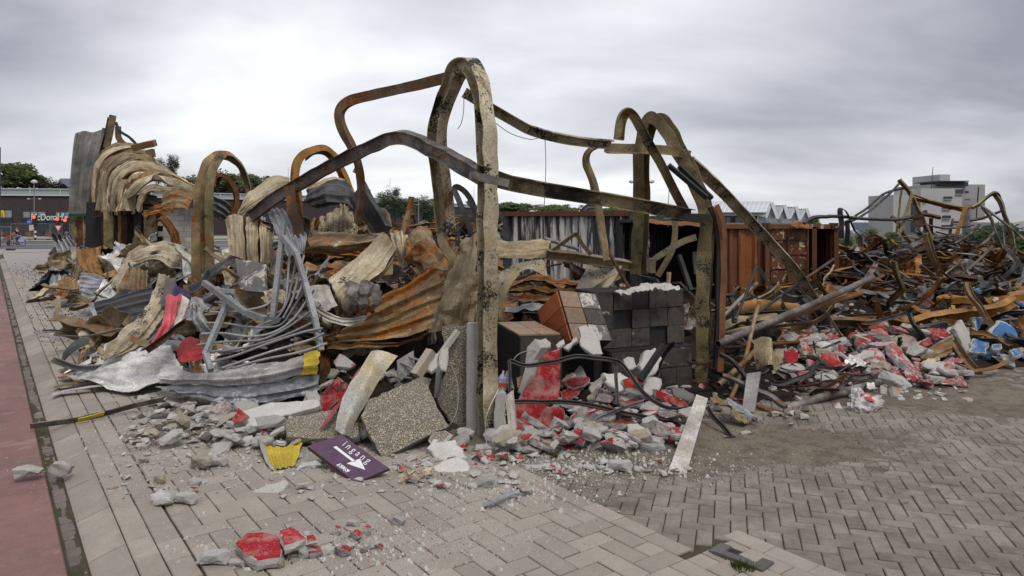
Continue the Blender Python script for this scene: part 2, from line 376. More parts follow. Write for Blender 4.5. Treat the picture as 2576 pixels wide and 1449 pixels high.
def empty(name, loc, label, cat, group=None, kind=None):
    o = bpy.data.objects.new(name, None); COL.objects.link(o); o.location = loc; o.empty_display_size = .1
    o.matrix_world = Matrix.Translation(loc); o['org'] = tuple(loc); tag(o, label, cat, group, kind); return o
class MB:
    """collects boxes and tubes in world space"""
    def __init__(s): s.v = []; s.f = []; s.m = []
    def box(s, c, d, ax=None, mi=0):
        c = Vector(c); ax = ax or (Vector((1, 0, 0)), Vector((0, 1, 0)), Vector((0, 0, 1))); b = len(s.v)
        for i in (-1, 1):
            for j in (-1, 1):
                for k in (-1, 1): s.v.append(c+ax[0]*(i*d[0]/2)+ax[1]*(j*d[1]/2)+ax[2]*(k*d[2]/2))
        for f in ((0, 1, 3, 2), (4, 6, 7, 5), (0, 4, 5, 1), (2, 3, 7, 6), (0, 2, 6, 4), (1, 5, 7, 3)): s.f.append(tuple(b+i for i in f)); s.m.append(mi)
        return s
    def bar(s, a, b, wd, th=None, up=Vector((0, 0, 1)), mi=0):
        a, b = Vector(a), Vector(b); t = (b-a); ln = t.length; t = t/ln
        sd = t.cross(up); sd = sd.normalized() if sd.length > 1e-4 else Vector((1, 0, 0)); u2 = sd.cross(t)
        return s.box((a+b)/2, (ln, wd, th or wd), (t, sd, u2), mi)
    def tube(s, pts, r, n=8, mi=0, cap=True):
        pts = [Vector(p) for p in pts]; b0 = len(s.v); ref = None
        for i, p in enumerate(pts):
            t = (pts[min(i+1, len(pts)-1)]-pts[max(i-1, 0)]).normalized()
            if ref is None: ref = t.orthogonal().normalized()
            ref = (ref-t*ref.dot(t)).normalized(); bn = t.cross(ref); rr = r[i] if isinstance(r, (list, tuple)) else r
            for k in range(n):
                a = 2*math.pi*k/n; s.v.append(p+ref*(rr*math.cos(a))+bn*(rr*math.sin(a)))
        for i in range(len(pts)-1):
            for k in range(n):
                q = (k+1) % n; s.f.append((b0+i*n+k, b0+i*n+q, b0+(i+1)*n+q, b0+(i+1)*n+k)); s.m.append(mi)
        if cap:
            s.f.append(tuple(b0+k for k in range(n))[::-1]); s.m.append(mi); e = b0+(len(pts)-1)*n; s.f.append(tuple(e+k for k in range(n))); s.m.append(mi)
        return s
    def quad(s, a, b, c, d, mi=0):
        n = len(s.v); s.v += [Vector(a), Vector(b), Vector(c), Vector(d)]; s.f.append((n, n+1, n+2, n+3)); s.m.append(mi); return s
    def poly(s, pts, mi=0):
        n = len(s.v); s.v += [Vector(p) for p in pts]; s.f.append(tuple(range(n, n+len(pts)))); s.m.append(mi); return s
    def prism(s, pts, off, mi=0):
        n = len(s.v); k = len(pts); off = Vector(off); s.v += [Vector(p) for p in pts]+[Vector(p)+off for p in pts]
        s.f.append(tuple(range(n, n+k))); s.m.append(mi); s.f.append(tuple(range(n+k, n+2*k))[::-1]); s.m.append(mi)
        for i in range(k):
            j = (i+1) % k; s.f.append((n+j, n+i, n+k+i, n+k+j)); s.m.append(mi)
        return s
    def put(s, name, mats, parent=None, **k): return put(name, s.v, s.f, mats, parent, fm=s.m, **k)

def catmull(pts, per=6):
    pts = [Vector(p) for p in pts]
    if len(pts) == 2: return [pts[0].lerp(pts[1], i/per) for i in range(per+1)]
    q = [pts[0]*2-pts[1]]+pts+[pts[-1]*2-pts[-2]]; out = []
    for i in range(1, len(q)-2):
        a, b, c, d = q[i-1:i+3]
        for k in range(per):
            t = k/per
            out.append(.5*((2*b)+(c-a)*t+(2*a-5*b+4*c-d)*t*t+(3*b-a-3*c+d)*t**3))
    out.append(pts[-1]); return out
def prof_I(b, h, t): return [(-b/2, -h/2), (b/2, -h/2), (b/2, -h/2+t), (t/2, -h/2+t), (t/2, h/2-t), (b/2, h/2-t), (b/2, h/2), (-b/2, h/2), (-b/2, h/2-t), (-t/2, h/2-t), (-t/2, -h/2+t), (-b/2, -h/2+t)]
def prof_C(b, h, t): return [(0, -h/2), (b, -h/2), (b, -h/2+t), (t, -h/2+t), (t, h/2-t), (b, h/2-t), (b, h/2), (0, h/2)]
def prof_L(b, h, t): return [(0, 0), (b, 0), (b, t), (t, t), (t, h), (0, h)]
def prof_R(b, h): return [(-b/2, -h/2), (b/2, -h/2), (b/2, h/2), (-b/2, h/2)]
def prof_O(r, n=12): return [(r*math.cos(2*math.pi*k/n), r*math.sin(2*math.pi*k/n)) for k in range(n)]
def sweep_data(path, prof, hint=(0, 0, 1), per=6, twist=0, wob=.0, taper=None, seed=0):
    c = catmull(path, per); n = len(c); k = len(prof); hint = Vector(hint); vs_ = []; uv = []; u2 = None; ln = 0
    prm = [0]
    for i in range(k): prm.append(prm[-1]+(Vector(prof[(i+1) % k])-Vector(prof[i])).length)
    for i in range(n):
        t = (c[min(i+1, n-1)]-c[max(i-1, 0)]).normalized()
        if u2 is None:
            u2 = hint-t*hint.dot(t)
            u2 = u2.normalized() if u2.length > .05 else t.orthogonal().normalized()
        else: u2 = (u2-t*u2.dot(t)).normalized()
        s2 = t.cross(u2)
        if i: ln += (c[i]-c[i-1]).length
        f = i/(n-1)
        tw = (twist if not callable(twist) else 0)*f if not isinstance(twist, (list, tuple)) else twist[min(int(f*(len(twist)-1)), len(twist)-2)]*(1-(f*(len(twist)-1)) % 1 if f < 1 else 0)+twist[min(int(f*(len(twist)-1))+1, len(twist)-1)]*((f*(len(twist)-1)) % 1 if f < 1 else 1)
        ca, sa = math.cos(tw), math.sin(tw)
        sc = 1 if taper is None else taper[0]+(taper[1]-taper[0])*f
        for j, (x, y) in enumerate(prof):
            x, y = (x*ca-y*sa)*sc, (x*sa+y*ca)*sc
            p = c[i]+s2*x+u2*y
            if wob:
                q = p*3.1+Vector((seed, 0, 0)); p = p+s2*(noise.noise(q)*wob)+u2*(noise.noise(q+Vector((9, 5, 2)))*wob)
            vs_.append(p); uv.append((ln, prm[j]))
    fs = []
    for i in range(n-1):
        for j in range(k):
            q = (j+1) % k; fs.append((i*k+j, i*k+q, (i+1)*k+q, (i+1)*k+j))
    fs.append(tuple(range(k))[::-1]); fs.append(tuple((n-1)*k+j for j in range(k)))
    return vs_, fs, uv
def beam(name, pts, prof, mat, label, cat='beam', hint=(0, -1, 0), per=6, twist=0, wob=.012, group=None, parent=None, taper=None, raw=False):
    path = pts if raw else [P(*p) for p in pts]
    v, f, uv = sweep_data(path, prof, hint, per, twist, wob, taper, len(label or name))
    return put(name, v, f, mat, parent, label, cat, group, smooth=True, uvs=uv)
def pipe(name, pts, r, mat, label, cat='pipe', per=4, group=None, parent=None, raw=False, n=12, bore_shade='char_black'):
    """hollow tube: the open ends show a dark bore"""
    path = [Vector(p) for p in pts] if raw else [P(*p) for p in pts]
    c = catmull(path, per); v, f, uv = sweep_data(c, prof_O(r, n), (.3, .2, 1), 1)
    f = f[:-2]; fm = [0]*len(f)
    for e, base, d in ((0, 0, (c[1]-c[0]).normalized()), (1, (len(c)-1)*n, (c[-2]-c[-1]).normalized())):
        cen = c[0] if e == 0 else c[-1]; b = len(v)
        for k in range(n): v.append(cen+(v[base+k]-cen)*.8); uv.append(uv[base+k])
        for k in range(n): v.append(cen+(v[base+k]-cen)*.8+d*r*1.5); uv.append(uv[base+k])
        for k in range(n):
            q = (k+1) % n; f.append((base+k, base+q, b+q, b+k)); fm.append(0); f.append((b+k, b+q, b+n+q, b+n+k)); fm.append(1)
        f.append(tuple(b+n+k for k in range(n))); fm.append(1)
    return put(name, v, f, [mat, bore_shade], parent, label, cat, group, fm=fm, smooth=True, uvs=uv)
def cr1(a, b, c, d, t): return .5*((2*b)+(c-a)*t+(2*a-5*b+4*c-d)*t*t+(3*b-a-3*c+d)*t**3)
def trap(t):
    t %= 1
    return 0 if t < .42 else (t-.42)/.1 if t < .52 else 1 if t < .86 else 1-(t-.86)/.14
def sheet_data(grid, nu, nv, ribs=0, rib_h=.03, along='v', crumple=.03, cs=1.6, thick=.006, tear=.03, seed=0, shape='trap'):
    """bicubic patch through the control grid, profiled with ribs, creased, torn at its rim, two-skinned"""
    g = [[Vector(p) for p in row] for row in grid]; nr, nc = len(g), len(g[0])
    def row_at(row, u):
        x = u*(nc-1); i = min(int(x), nc-2); t = x-i
        a = row[i-1] if i > 0 else row[i]*2-row[i+1]; d = row[i+2] if i+2 < nc else row[i+1]*2-row[i]
        return cr1(a, row[i], row[i+1], d, t)
    def surf(u, v):
        y = v*(nr-1); j = min(int(y), nr-2); t = y-j; rr = {}
        def rw(k): return row_at(g[k], u)
        b, c = rw(j), rw(j+1)
        a = rw(j-1) if j > 0 else b*2-c; d = rw(j+2) if j+2 < nr else c*2-b
        return cr1(a, b, c, d, t)
    LU = sum((g[nr//2][i+1]-g[nr//2][i]).length for i in range(nc-1)); LV = sum((g[i+1][nc//2]-g[i][nc//2]).length for i in range(nr-1))
    top = []; uv = []; so_ = Vector((seed*3.7, seed*1.3, seed*.7))
    for j in range(nv+1):
        for i in range(nu+1):
            u, v = i/nu, j/nv
            p = surf(u, v); e = .004
            du = surf(min(u+e, 1), v)-surf(max(u-e, 0), v); dv = surf(u, min(v+e, 1))-surf(u, max(v-e, 0))
            nn = du.cross(dv); nn = nn.normalized() if nn.length > 1e-9 else Vector((0, 0, 1))
            k = u if along == 'v' else v
            h = 0
            if ribs:
                h = rib_h*(trap(k*ribs+.2) if shape == 'trap' else .5+.5*math.sin(k*ribs*2*math.pi))
            q = p*cs+so_
            w1 = noise.noise(q); w2 = noise.noise(q*2.3+Vector((5, 1, 8)))
            w3 = noise.noise(q*5.1+Vector((1, 7, 3)))
            cz = (abs(w1)*1.9-.45)+.6*(abs(w2)*1.7-.35)+.28*(abs(w3)*1.7-.35)
            p = p+nn*(h+crumple*cz)
            rim = min(u, 1-u)*LU, min(v, 1-v)*LV
            if tear:
                tn = noise.noise(q*3.1+Vector((2, 2, 2)))
                if rim[1] < 1e-6: p = p+dv.normalized()*(tn*tear)
                if rim[0] < 1e-6: p = p+du.normalized()*(tn*tear)
            top.append((p, nn)); uv.append((u*LU, v*LV))
    n = len(top); v_ = [a for a, b in top]+[a-b*thick for a, b in top]; f = []; W = nu+1
    for j in range(nv):
        for i in range(nu):
            a = j*W+i; f.append((a, a+1, a+W+1, a+W)); f.append((n+a, n+a+W, n+a+W+1, n+a+1))
    def rimq(a, b): f.append((a, n+a, n+b, b))
    for i in range(nu): rimq(i+1, i); rimq(nv*W+i, nv*W+i+1)
    for j in range(nv): rimq(j*W, (j+1)*W); rimq((j+1)*W+nu, j*W+nu)
    if along == 'u': uv = [(b_, a_) for a_, b_ in uv]
    return v_, f, uv+uv
def sheet(name, grid, mat, label, cat='metal sheet', nu=None, nv=None, parent=None, group=None, raw=False, ang=13, **k):
    g = grid if raw else [[P(*p) for p in row] for row in grid]
    rb = k.get('ribs', 0); al = k.get('along', 'v')
    nu = nu or (max(20, rb*7) if al == 'v' else 22); nv = nv or (max(18, rb*7) if al == 'u' else 20)
    k.setdefault('seed', rnd.random()*20)
    v, f, uv = sheet_data(g, nu, nv, **k)
    return put(name, v, f, mat, parent, label, cat, group, smooth=True, ang=ang, uvs=uv)
def basis(n):
    n = n.normalized(); a = n.cross(Vector((0, 0, 1))); a = a.normalized() if a.length > .05 else Vector((1, 0, 0)); return a, n.cross(a), n
def slab_data(poly, nrm, thick, jag=.02, inset=.03, seed=0, step=.07, chip=.012, ring=0):
    """broken slab: jagged outline, painted inner face, bare rim, rough sides"""
    r = random.Random(seed); nrm = nrm.normalized(); pts = []
    for i in range(len(poly)):
        a, b = poly[i], poly[(i+1) % len(poly)]; k = max(1, int((b-a).length/step))
        for j in range(k):
            p = a.lerp(b, j/k); e = (b-a).normalized(); o = nrm.cross(e)
            pts.append(p+o*(r.uniform(-jag, jag) if j else r.uniform(-jag, jag)*.4))
    n = len(pts); cen = sum(pts, Vector())/n; v = []; f = []; fm = []
    for p in pts:
        d = (cen-p); v.append(p+d.normalized()*min(inset*r.uniform(.4, 1.6), d.length*.4))
    for p in pts: v.append(p-nrm*(chip*r.uniform(.2, 1.2)))
    for p in pts: v.append(p-nrm*(thick*.5)+(p-cen).normalized()*r.uniform(-.4, 1)*jag*1.3)
    for p in pts: v.append(p-nrm*(thick*r.uniform(.85, 1.0))-(p-cen).normalized()*r.uniform(0, 1.5)*jag)
    f.append(tuple(range(n))); fm.append(0)
    for L_ in range(3):
        for i in range(n):
            j = (i+1) % n; f.append((L_*n+j, L_*n+i, (L_+1)*n+i, (L_+1)*n+j)); fm.append(0 if L_ == 0 and noise.noise(Vector((seed, i*.35, 0))) < ring else 1)
    f.append(tuple(range(3*n, 4*n))[::-1]); fm.append(1)
    return v, f, fm
def slab(name, px, p0, nrm, thick, mats, label, cat='concrete slab', parent=None, group=None, jag=.02, inset=.03, raw=False):
    """px: outline as seen; p0/nrm: the plane the face lies in"""
    nrm = Vector(nrm).normalized()
    poly = [Vector(p) for p in px] if raw else [onplane(a, b, p0, nrm) for a, b in px]
    ar = sum(((poly[i]-poly[0]).cross(poly[(i+1) % len(poly)]-poly[0]) for i in range(len(poly))), Vector())
    if ar.dot(nrm) < 0: poly.reverse()
    v, f, fm = slab_data(poly, nrm, thick, jag, inset, rnd.randrange(9999), ring=.12 if mats[0][:3] == 'red' else -9)
    if name == 'broken_slab': name = {'red': 'stucco_chunk', 'exp': 'pebbled_chunk', 'blu': 'blue_chunk'}.get(mats[0][:3], 'concrete_chunk')
    return put(name, v, f, list(mats), parent, label, cat, group, fm=fm)
def rock_mesh(name, mats, seed, flat=.6, n=14, sub=1, painted=False):
    r = random.Random(seed); bm = bmesh.new()
    for i in range(n):
        d = Vector((r.gauss(0, 1), r.gauss(0, 1), r.gauss(0, 1))).normalized()
        p = d*r.uniform(.8, 1.0); p = Vector((max(-.8, min(.8, p.x)), max(-.62, min(.62, p.y))*r.uniform(.8, 1), max(-.7, min(.7, p.z))*flat)); bm.verts.new(p)
    bmesh.ops.convex_hull(bm, input=bm.verts)
    bmesh.ops.dissolve_limit(bm, angle_limit=R(14), verts=bm.verts, edges=bm.edges)
    bmesh.ops.triangulate(bm, faces=bm.faces)
    for _ in range(sub):
        bmesh.ops.subdivide_edges(bm, edges=bm.edges, cuts=1, use_grid_fill=True)
    for v in bm.verts:
        q = v.co*2.6+Vector((seed*1.7, 0, 0)); v.co += v.co.normalized()*(noise.noise(q)*.10+noise.noise(q*2.7)*.05)
    bm.normal_update()
    if painted:
        pn = Vector((r.uniform(-.6, .6), r.uniform(-1, .1), r.uniform(.2, 1))).normalized()
        for f in bm.faces:
            if f.normal.dot(pn) > .78: f.material_index = 1
    zmin = min(v.co.z for v in bm.verts)
    for v in bm.verts: v.co.z -= zmin
    me = bpy.data.meshes.new(name); bm.to_mesh(me); bm.free()
    for m in mats: me.materials.append(M[m])
    return me
def inst(name, me, loc, rot=(0, 0, 0), sc=(1, 1, 1), label=None, cat=None, group=None, parent=None, kind=None):
    o = bpy.data.objects.new(name, me); link(o, parent); o.location = loc; o.rotation_euler = rot; o.scale = sc if isinstance(sc, tuple) else (sc, sc, sc)
    tag(o, label, cat, group, kind); return o
def text_mesh(s, size, ext=.0, align='CENTER'):
    cu = bpy.data.curves.new('letters', 'FONT'); cu.body = s; cu.size = size; cu.extrude = ext; cu.align_x = align; cu.align_y = 'CENTER'
    o = bpy.data.objects.new('letters', cu); COL.objects.link(o); dg = bpy.context.evaluated_depsgraph_get(); dg.update()
    me = bpy.data.meshes.new_from_object(o.evaluated_get(dg)); bpy.data.objects.remove(o); return me
# ================================================================ the setting: ground, cycle path, kerb, paving
def mound(x, y):
    h = 0
    for (mx, my, rx, ry, hh) in HEAPS:
        d = ((x-mx)/rx)**2+((y-my)/ry)**2
        if d < 6: h = max(h, hh*math.exp(-d*.9))
    f = min(1, max(0, (x*EV.x+y*EV.y-2.7)/1.9)); return h*f*f*(3-2*f)
HEAPS = []
def heap(px, Y, rx, ry, h): HEAPS.append(((px-CX)/F*Y, Y, rx, ry, h))
heap(330, 30, 4, 5, 1.1); heap(250, 44, 5, 6, .9); heap(480, 19.5, 4.0, 3.5, 1.7); heap(650, 15.5, 3.2, 2.6, 1.5)
heap(870, 13.0, 2.6, 2.0, 1.45); heap(1060, 12.2, 1.8, 1.6, 1.35); heap(850, 19, 5, 4, 1.7); heap(1200, 17, 5, 4, 1.5)
heap(560, 12.6, 2.2, 1.6, .8); heap(820, 10.9, 1.9, 1.0, .55); heap(1400, 11.2, 1.7, .9, .35); heap(1600, 15.5, 3, 3, .6)
heap(1500, 20, 5, 3, 1.1); heap(2330, 24, 5.5, 4.6, 1.7); heap(2600, 25, 5, 5, 1.45); heap(2120, 17.0, 3.5, 2.2, .85); heap(2450, 17.5, 4, 2.2, .9)
heap(2080, 13.8, 2.3, 1.3, .40); heap(2300, 14.6, 2.1, 1.1, .42); heap(1900, 15, 2, 2, .5); heap(1000, 30, 14, 8, 1.9); heap(1200, 40, 16, 9, 2.2)
def sheet_grid(x0, x1, y0, y1, nx, ny, fz):
    v = []; f = []
    for j in range(ny+1):
        for i in range(nx+1):
            x = x0+(x1-x0)*i/nx; y = y0+(y1-y0)*j/ny; v.append((x, y, fz(x, y)))
    for j in range(ny):
        for i in range(nx):
            a = j*(nx+1)+i; f.append((a, a+1, a+nx+2, a+nx+1))
    return v, f
# level ground, falling away beyond the brick block and the hall
gm = MB(); gy = ((-300, -.14), (118, -.14), (150, -2), (240, -13), (700, -75), (1600, -200))
for (ya, za), (yb, zb_) in zip(gy, gy[1:]): gm.quad((-2500, ya, za), (2500, ya, za), (2500, yb, zb_), (-2500, yb, zb_))
gm.put('ground', 'ground_soil', kind='structure')

HALF = []
def paver_field(name, spec, keep, mat, lw, seed, gap, zj):
    """herringbone of real stones: the 300 largest in view are objects, the rest one joined field"""
    a, (lu, lv), rot, org = spec
    r = random.Random(seed); d1 = Vector((math.cos(rot), math.sin(rot), 0)); d2 = Vector((-d1.y, d1.x, 0)); stones = []
    for i in range(-a, a):
        for j in range(-a, a):
            # 2:1 herringbone on a lattice of stone widths
            k = (i-j) % 4
            if k == 0: cx, cy, o = i+1, j+.5, 0
            elif k == 3: cx, cy, o = i+.5, j+1, 1
            else: continue
            c = org+d1*(cx*lw)+d2*(cy*lw)
            dd = d1 if o == 0 else d2
            if keep(c-dd*(lw*.5)) and keep(c+dd*(lw*.5)): stones.append((c, dd))
            else:
                for sg in (-1, 1):
                    c2 = c+dd*(lw*.5*sg)
                    if keep(c2): HALF.append((c2, dd))
    stones.sort(key=lambda s: (not inview(s[0], .2), s[0].length))
    return stones
def stone_v(c, t, ln, wd, h, z, tilt, cham=.008):
    s = Vector((-t.y, t.x, 0)); out = []
    for (q, zz_) in ((1, z-h), (1, z-cham), (0, z)):
        for sx, sy in ((-1, -1), (1, -1), (1, 1), (-1, 1)):
            l2 = ln/2-(0 if q else cham); w2 = wd/2-(0 if q else cham)
            out.append(c+t*(sx*l2)+s*(sy*w2)+Vector((0, 0, zz_+(tilt[0]*sx+tilt[1]*sy if zz_ > z-h else 0))))
    return out
STONE_F = [(8, 9, 10, 11)]+[(a+i, a+(i+1) % 4, a+4+(i+1) % 4, a+4+i) for a in (0, 4) for i in range(4)]
def add_tone(me, vals):
    at = me.attributes.new('tone', 'FLOAT', 'POINT'); at.data.foreach_set('value', vals)
def lay(root, stones, ln, wd, mat, seed, nparts=300, name='paver', dz=0, nm2=None):
    r = random.Random(seed); protos = []
    for k in range(5):
        vv = stone_v(Vector((0, 0, 0)), Vector((1, 0, 0)), ln+r.uniform(-.003, .003), wd+r.uniform(-.003, .003), .07, 0, (r.uniform(-.002, .002), r.uniform(-.002, .002)))
        me = mesh(name, vv, STONE_F, mat); add_tone(me, [.15+.17*k]*12); protos.append(me)
    V = []; Fc = []; T = []
    for i, (c, t) in enumerate(stones):
        z = r.uniform(-.004, .004)+dz
        if i < nparts:
            o = bpy.data.objects.new(name, r.choice(protos)); link(o, root); o.location = (c.x, c.y, z)
            o.rotation_euler = (0, 0, math.atan2(t.y, t.x)+r.uniform(-.008, .008)+(math.pi if r.random() < .5 else 0))
        else:
            b = len(V); V += stone_v(c, t, ln, wd, .07, z, (r.uniform(-.002, .002), r.uniform(-.002, .002))); Fc += [tuple(b+q for q in f) for f in STONE_F]; T += [r.random()]*12
    if V:
        o = put(nm2 or name+'s_beyond', V, Fc, mat, root, kind='stuff'); add_tone(o.data, T)
V_BOUND, V_KERB, U_JOG = 4.690, .985, 4.0
def uv_of(c): return c.dot(EU), c.dot(EV)
def inview(c, m=2.8): return c.y > 4.2 and abs(c.x) < c.y*.716+m
def keep_big(c):
    u, v = uv_of(c)
    lim = V_BOUND if u > U_JOG else 5.305
    return V_KERB+.42+.05 < v < lim-.05 and u < 46 and inview(c)
def keep_small(c):
    u, v = uv_of(c)
    return v > (V_BOUND if u > U_JOG else 5.305)+.13 and c.y < 20 and inview(c) and mound(c.x, c.y) < .45
pav = empty('pavement', (0, 0, 0), None, None, kind='structure')
big = paver_field('pavement', (130, (.4, .2), KD-math.pi/2, EU*6+EV*1.410), keep_big, None, .205, 1, 0, 0)
# two straight courses along the kerb and one along the edge of the car park
u = 1.2
while u < 46:
    for v in (V_KERB+.103, V_KERB+.31):
        c = K(u+(.2 if v > 1.1 else 0), v)
        if inview(c): big.append((c, EU))
    u += .405
u = .6
while u < 14:
    c = K(u, V_BOUND+.103 if u > U_JOG else 5.408)
    if inview(c): big.append((c, EU))
    u += .405
big.sort(key=lambda s: (not inview(s[0], .2), s[0].length))
lay(pav, big, .397, .197, 'paver_large', 3)
lay(pav, HALF, .197, .197, 'paver_large', 5, 300, 'half_paver', nm2='half_pavers_beyond'); HALF.clear()
car = empty('car_park', (0, 0, 0), None, None, kind='structure')
small = paver_field('car_park', (200, (.3, .15), R(-17), EU*3+EV*6), keep_small, None, .148, 1, 0, 0)
lay(car, small, .287, .139, 'paver_small', 4, dz=-.007)
HALF.sort(key=lambda s: (not inview(s[0], .2), s[0].length)); lay(car, HALF, .139, .139, 'paver_small', 6, 120, 'half_paver', dz=-.007, nm2='half_pavers_beyond')
def jz(x, y): return -.012
MB().quad(K(-30, .975, -.024), K(-30, 45, -.024), K(70, 45, -.024), K(70, .975, -.024)).put('paving_joints', 'joint_soil', kind='structure')
# dirt lies over the stones of the car park in drifts
def dirt_z(x, y):
    c = Vector((x, y, 0)); u, v = uv_of(c); n = noise.fractal(Vector((x*.55, y*.55, 3)), 1, 2, 5)
    f = noise.fractal(Vector((x*4, y*4, 9)), 1, 2, 3)
    base = -.043
    for (mx, my, rx, ry, hh) in ((2.9, 9.2, 1.9, 1.1, .048), (5.4, 11.8, 3.2, 1.2, .042), (1.3, 8.7, 1.2, .7, .042), (5.2, 8.6, 2.2, .8, .022), (8.6, 10.6, 3, 1.6, .036), (-2.6, 9.5, 2.2, .9, .040), (-4.6, 8.9, 1.2, 1.1, .024), (0, 10, 2.5, 1.5, .05), (10, 14, 5, 2.5, .036), (-8, 14.5, 2.5, 4, .030)):
        base += hh*math.exp(-(((x-mx)/rx)**2+((y-my)/ry)**2))
    if v < V_KERB: return -.3
    return min(base+n*.028+f*.008, .05)
v, f = sheet_grid(-13, 13, 5.2, 20, 420, 240, dirt_z); put('dirt_drifts', v, f, 'dirt', kind='stuff', smooth=True, ang=80).__setitem__('label', 'brown sandy dirt drifted over the grey paving')
bpy.data.objects['dirt_drifts']['category'] = 'dirt'
# sloped kerb, gutter bricks, red concrete cycle path
kb = empty('kerb', (0, 0, 0), None, None, kind='structure')
r9 = random.Random(11); u = 1.0; k = 0
while u < 60:
    ln = 1.0; b = (u > 11 and 12.5 < 0)
    if inview(K(u+.5, .85), 1.5):
        a0, a1 = u+.006, u+ln-.006; vs_ = []
        for uu in (a0, a1):
            for (v_, z_) in ((.695, -.20), (.695, -.085), (.72, -.072), (.93, -.006), (.955, .004), (.978, -.004), (.978, -.20)): vs_.append(K(uu, v_, z_))
        fs_ = [(i, i+7, (i+1) % 7+7, (i+1) % 7) for i in range(7)]+[tuple(range(7)), tuple(range(7, 14))[::-1]]
        o = put('kerb_stone', vs_, fs_, 'kerb_concrete', kb); add_tone(o.data, [r9.random()]*14)
    u += ln
gt = empty('gutter', (0, 0, 0), None, None, kind='structure'); gs = []
u = 1.0
while u < 40:
    c = K(u, .622)
    if inview(c, 1.2): gs.append((c, EV))
    u += .212
V = []
for (c, t) in gs:
    me = mesh('gutter_brick', stone_v(Vector((0, 0, 0)), Vector((1, 0, 0)), .128, .200, .06, 0, (0, 0), .012), STONE_F, 'gutter_brick'); add_tone(me, [r9.random()]*12)
    o = bpy.data.objects.new('gutter_brick', me); link(o, gt); o.location = (c.x, c.y, -.105+r9.uniform(-.006, .006)); o.rotation_euler = (0, 0, math.atan2(t.y, t.x)+r9.uniform(-.02, .02))
v, f = [], []
for j in range(160):
    for q in range(9):
        uu = 1+j*.25; vv_ = .535+q*.021; n = noise.fractal(Vector((uu*2.2, vv_*6, 0)), 1, 2, 4)
        v.append(K(uu, vv_, -.128+.028*n+.014*abs(q-4)/4+(.016 if uu > 6.2 else 0)))
for j in range(159):
    for q in range(8): f.append((j*9+q, (j+1)*9+q, (j+1)*9+q+1, j*9+q+1))
put('gutter_silt', v, f, 'joint_soil', gt, kind='stuff', smooth=True)
cyc = empty('cycle_path', (0, 0, 0), None, None, kind='structure')
u = 9.07-3.9*2
while u < 62:
    vs_ = []; a0, a1 = u+.006, u+3.894
    for zz_, ins in ((-.25, 0), (-.052, 0), (-.04, .012)):
        for (uu, vv_) in ((a0+ins, -6), (a1-ins, -6), (a1-ins, .530-ins), (a0+ins, .530-ins)): vs_.append(K(uu, vv_, zz_))
    o = put('concrete_slab', vs_, STONE_F, 'red_slab', cyc); add_tone(o.data, [.35+.4*r9.random()]*12); u += 3.9
MB().quad(K(32, .99, -.008), K(32, 30, -.008), K(69, 30, -.006), K(69, .99, -.006)).put('far_sidewalk', 'pale_pavement', kind='structure')
# ================================================================ the burnt-out steel frame
HI = prof_I(.21, .21, .022)
FAC = Vector((.62, -.78, 0))          # outward normal of the right-hand front
GF = 'bent steel of the burnt frame'
ST = 'steel beam'
# corner column that folds over like a hairpin
beam('hairpin_stanchion', [(1224, 1108, 9.2), (1225, 900, 9.2), (1226, 620, 9.2), (1226, 440, 9.22), (1223, 340, 9.25), (1216, 265, 9.3), (1203, 205, 9.4), (1182, 166, 9.55), (1160, 170, 9.8), (1138, 205, 10.0), (1116, 262, 10.2), (1100, 325, 10.3), (1102, 395, 10.4), (1112, 465, 10.45), (1120, 540, 10.5), (1124, 592, 10.5)],
     prof_I(.195, .205, .014), 'burnt_tan_speckled', 'tall speckled steel corner column folded over at its top like a hairpin', ST, hint=(.47, -.88, 0), per=7, wob=.03, twist=[0, 0, 0, 0, .15, .3, .3])
beam('bent_girder', [(1122, 195, 10.1), (1060, 211, 10.4), (1000, 225, 10.8), (930, 240, 11.2), (876, 254, 11.5), (853, 276, 11.6), (850, 304, 11.6), (862, 338, 11.6), (880, 372, 11.7), (893, 412, 11.8), (901, 455, 12), (900, 500, 12.2), (893, 560, 12.4)],
     prof_C(.09, .155, .012), 'burnt_rust_tan', 'thin tan steel beam reaching left from the hairpin top then dropping in a kink', ST, hint=(0, -.3, 1), wob=.014, twist=[0, 0, -.3, -.9, -1.2])
beam('fallen_girder', [(1214, 446, 9.32), (1130, 398, 9.9), (1060, 361, 10.4), (1015, 345, 10.7), (990, 347, 10.9), (945, 364, 11.2), (895, 386, 11.5), (820, 424, 12), (745, 468, 12.4), (690, 500, 12.6), (630, 545, 12.9)],
     prof_I(.13, .20, .013), 'charred_rust', 'sooty grey steel beam rising to a rounded peak and falling into the heap', ST, hint=(0, -.35, 1), wob=.02)
beam('cross_girder', [(1196, 432, 9.08), (1290, 462, 9.6), (1450, 490, 10.4), (1600, 515, 11.1), (1736, 541, 11.75)],
     prof_I(.19, .21, .014), 'charred_flaked', 'heavy flaking crossbeam between the two upright columns', ST, hint=(0, -.32, 1), wob=.008)
MB().bar(P(1185, 442, 9.05), P(1275, 462, 9.3), .12, .10).put('bracket', 'charred_rust', label='small charred bracket where crossbeam meets the corner column', cat='bracket')
beam('sagging_girder', [(1168, 232, 9.75), (1228, 268, 9.8), (1288, 302, 10), (1335, 326, 10.3), (1395, 343, 10.6), (1465, 355, 10.9), (1536, 361, 11.2)],
     prof_C(.07, .14, .010), 'burnt_tan_speckled', 'sagging flaked steel beam reaching right from the hairpin top', ST, hint=(0, -.25, 1), wob=.008)
beam('short_girder', [(1519, 384, 11.3), (1580, 384, 11.5), (1640, 386, 11.9), (1690, 390, 12.2), (1732, 400, 12.5)],
     prof_L(.10, .15, .012), 'burnt_tan', 'short level steel angle bolted near the curled beams', ST, hint=(0, -.3, 1), wob=.02)
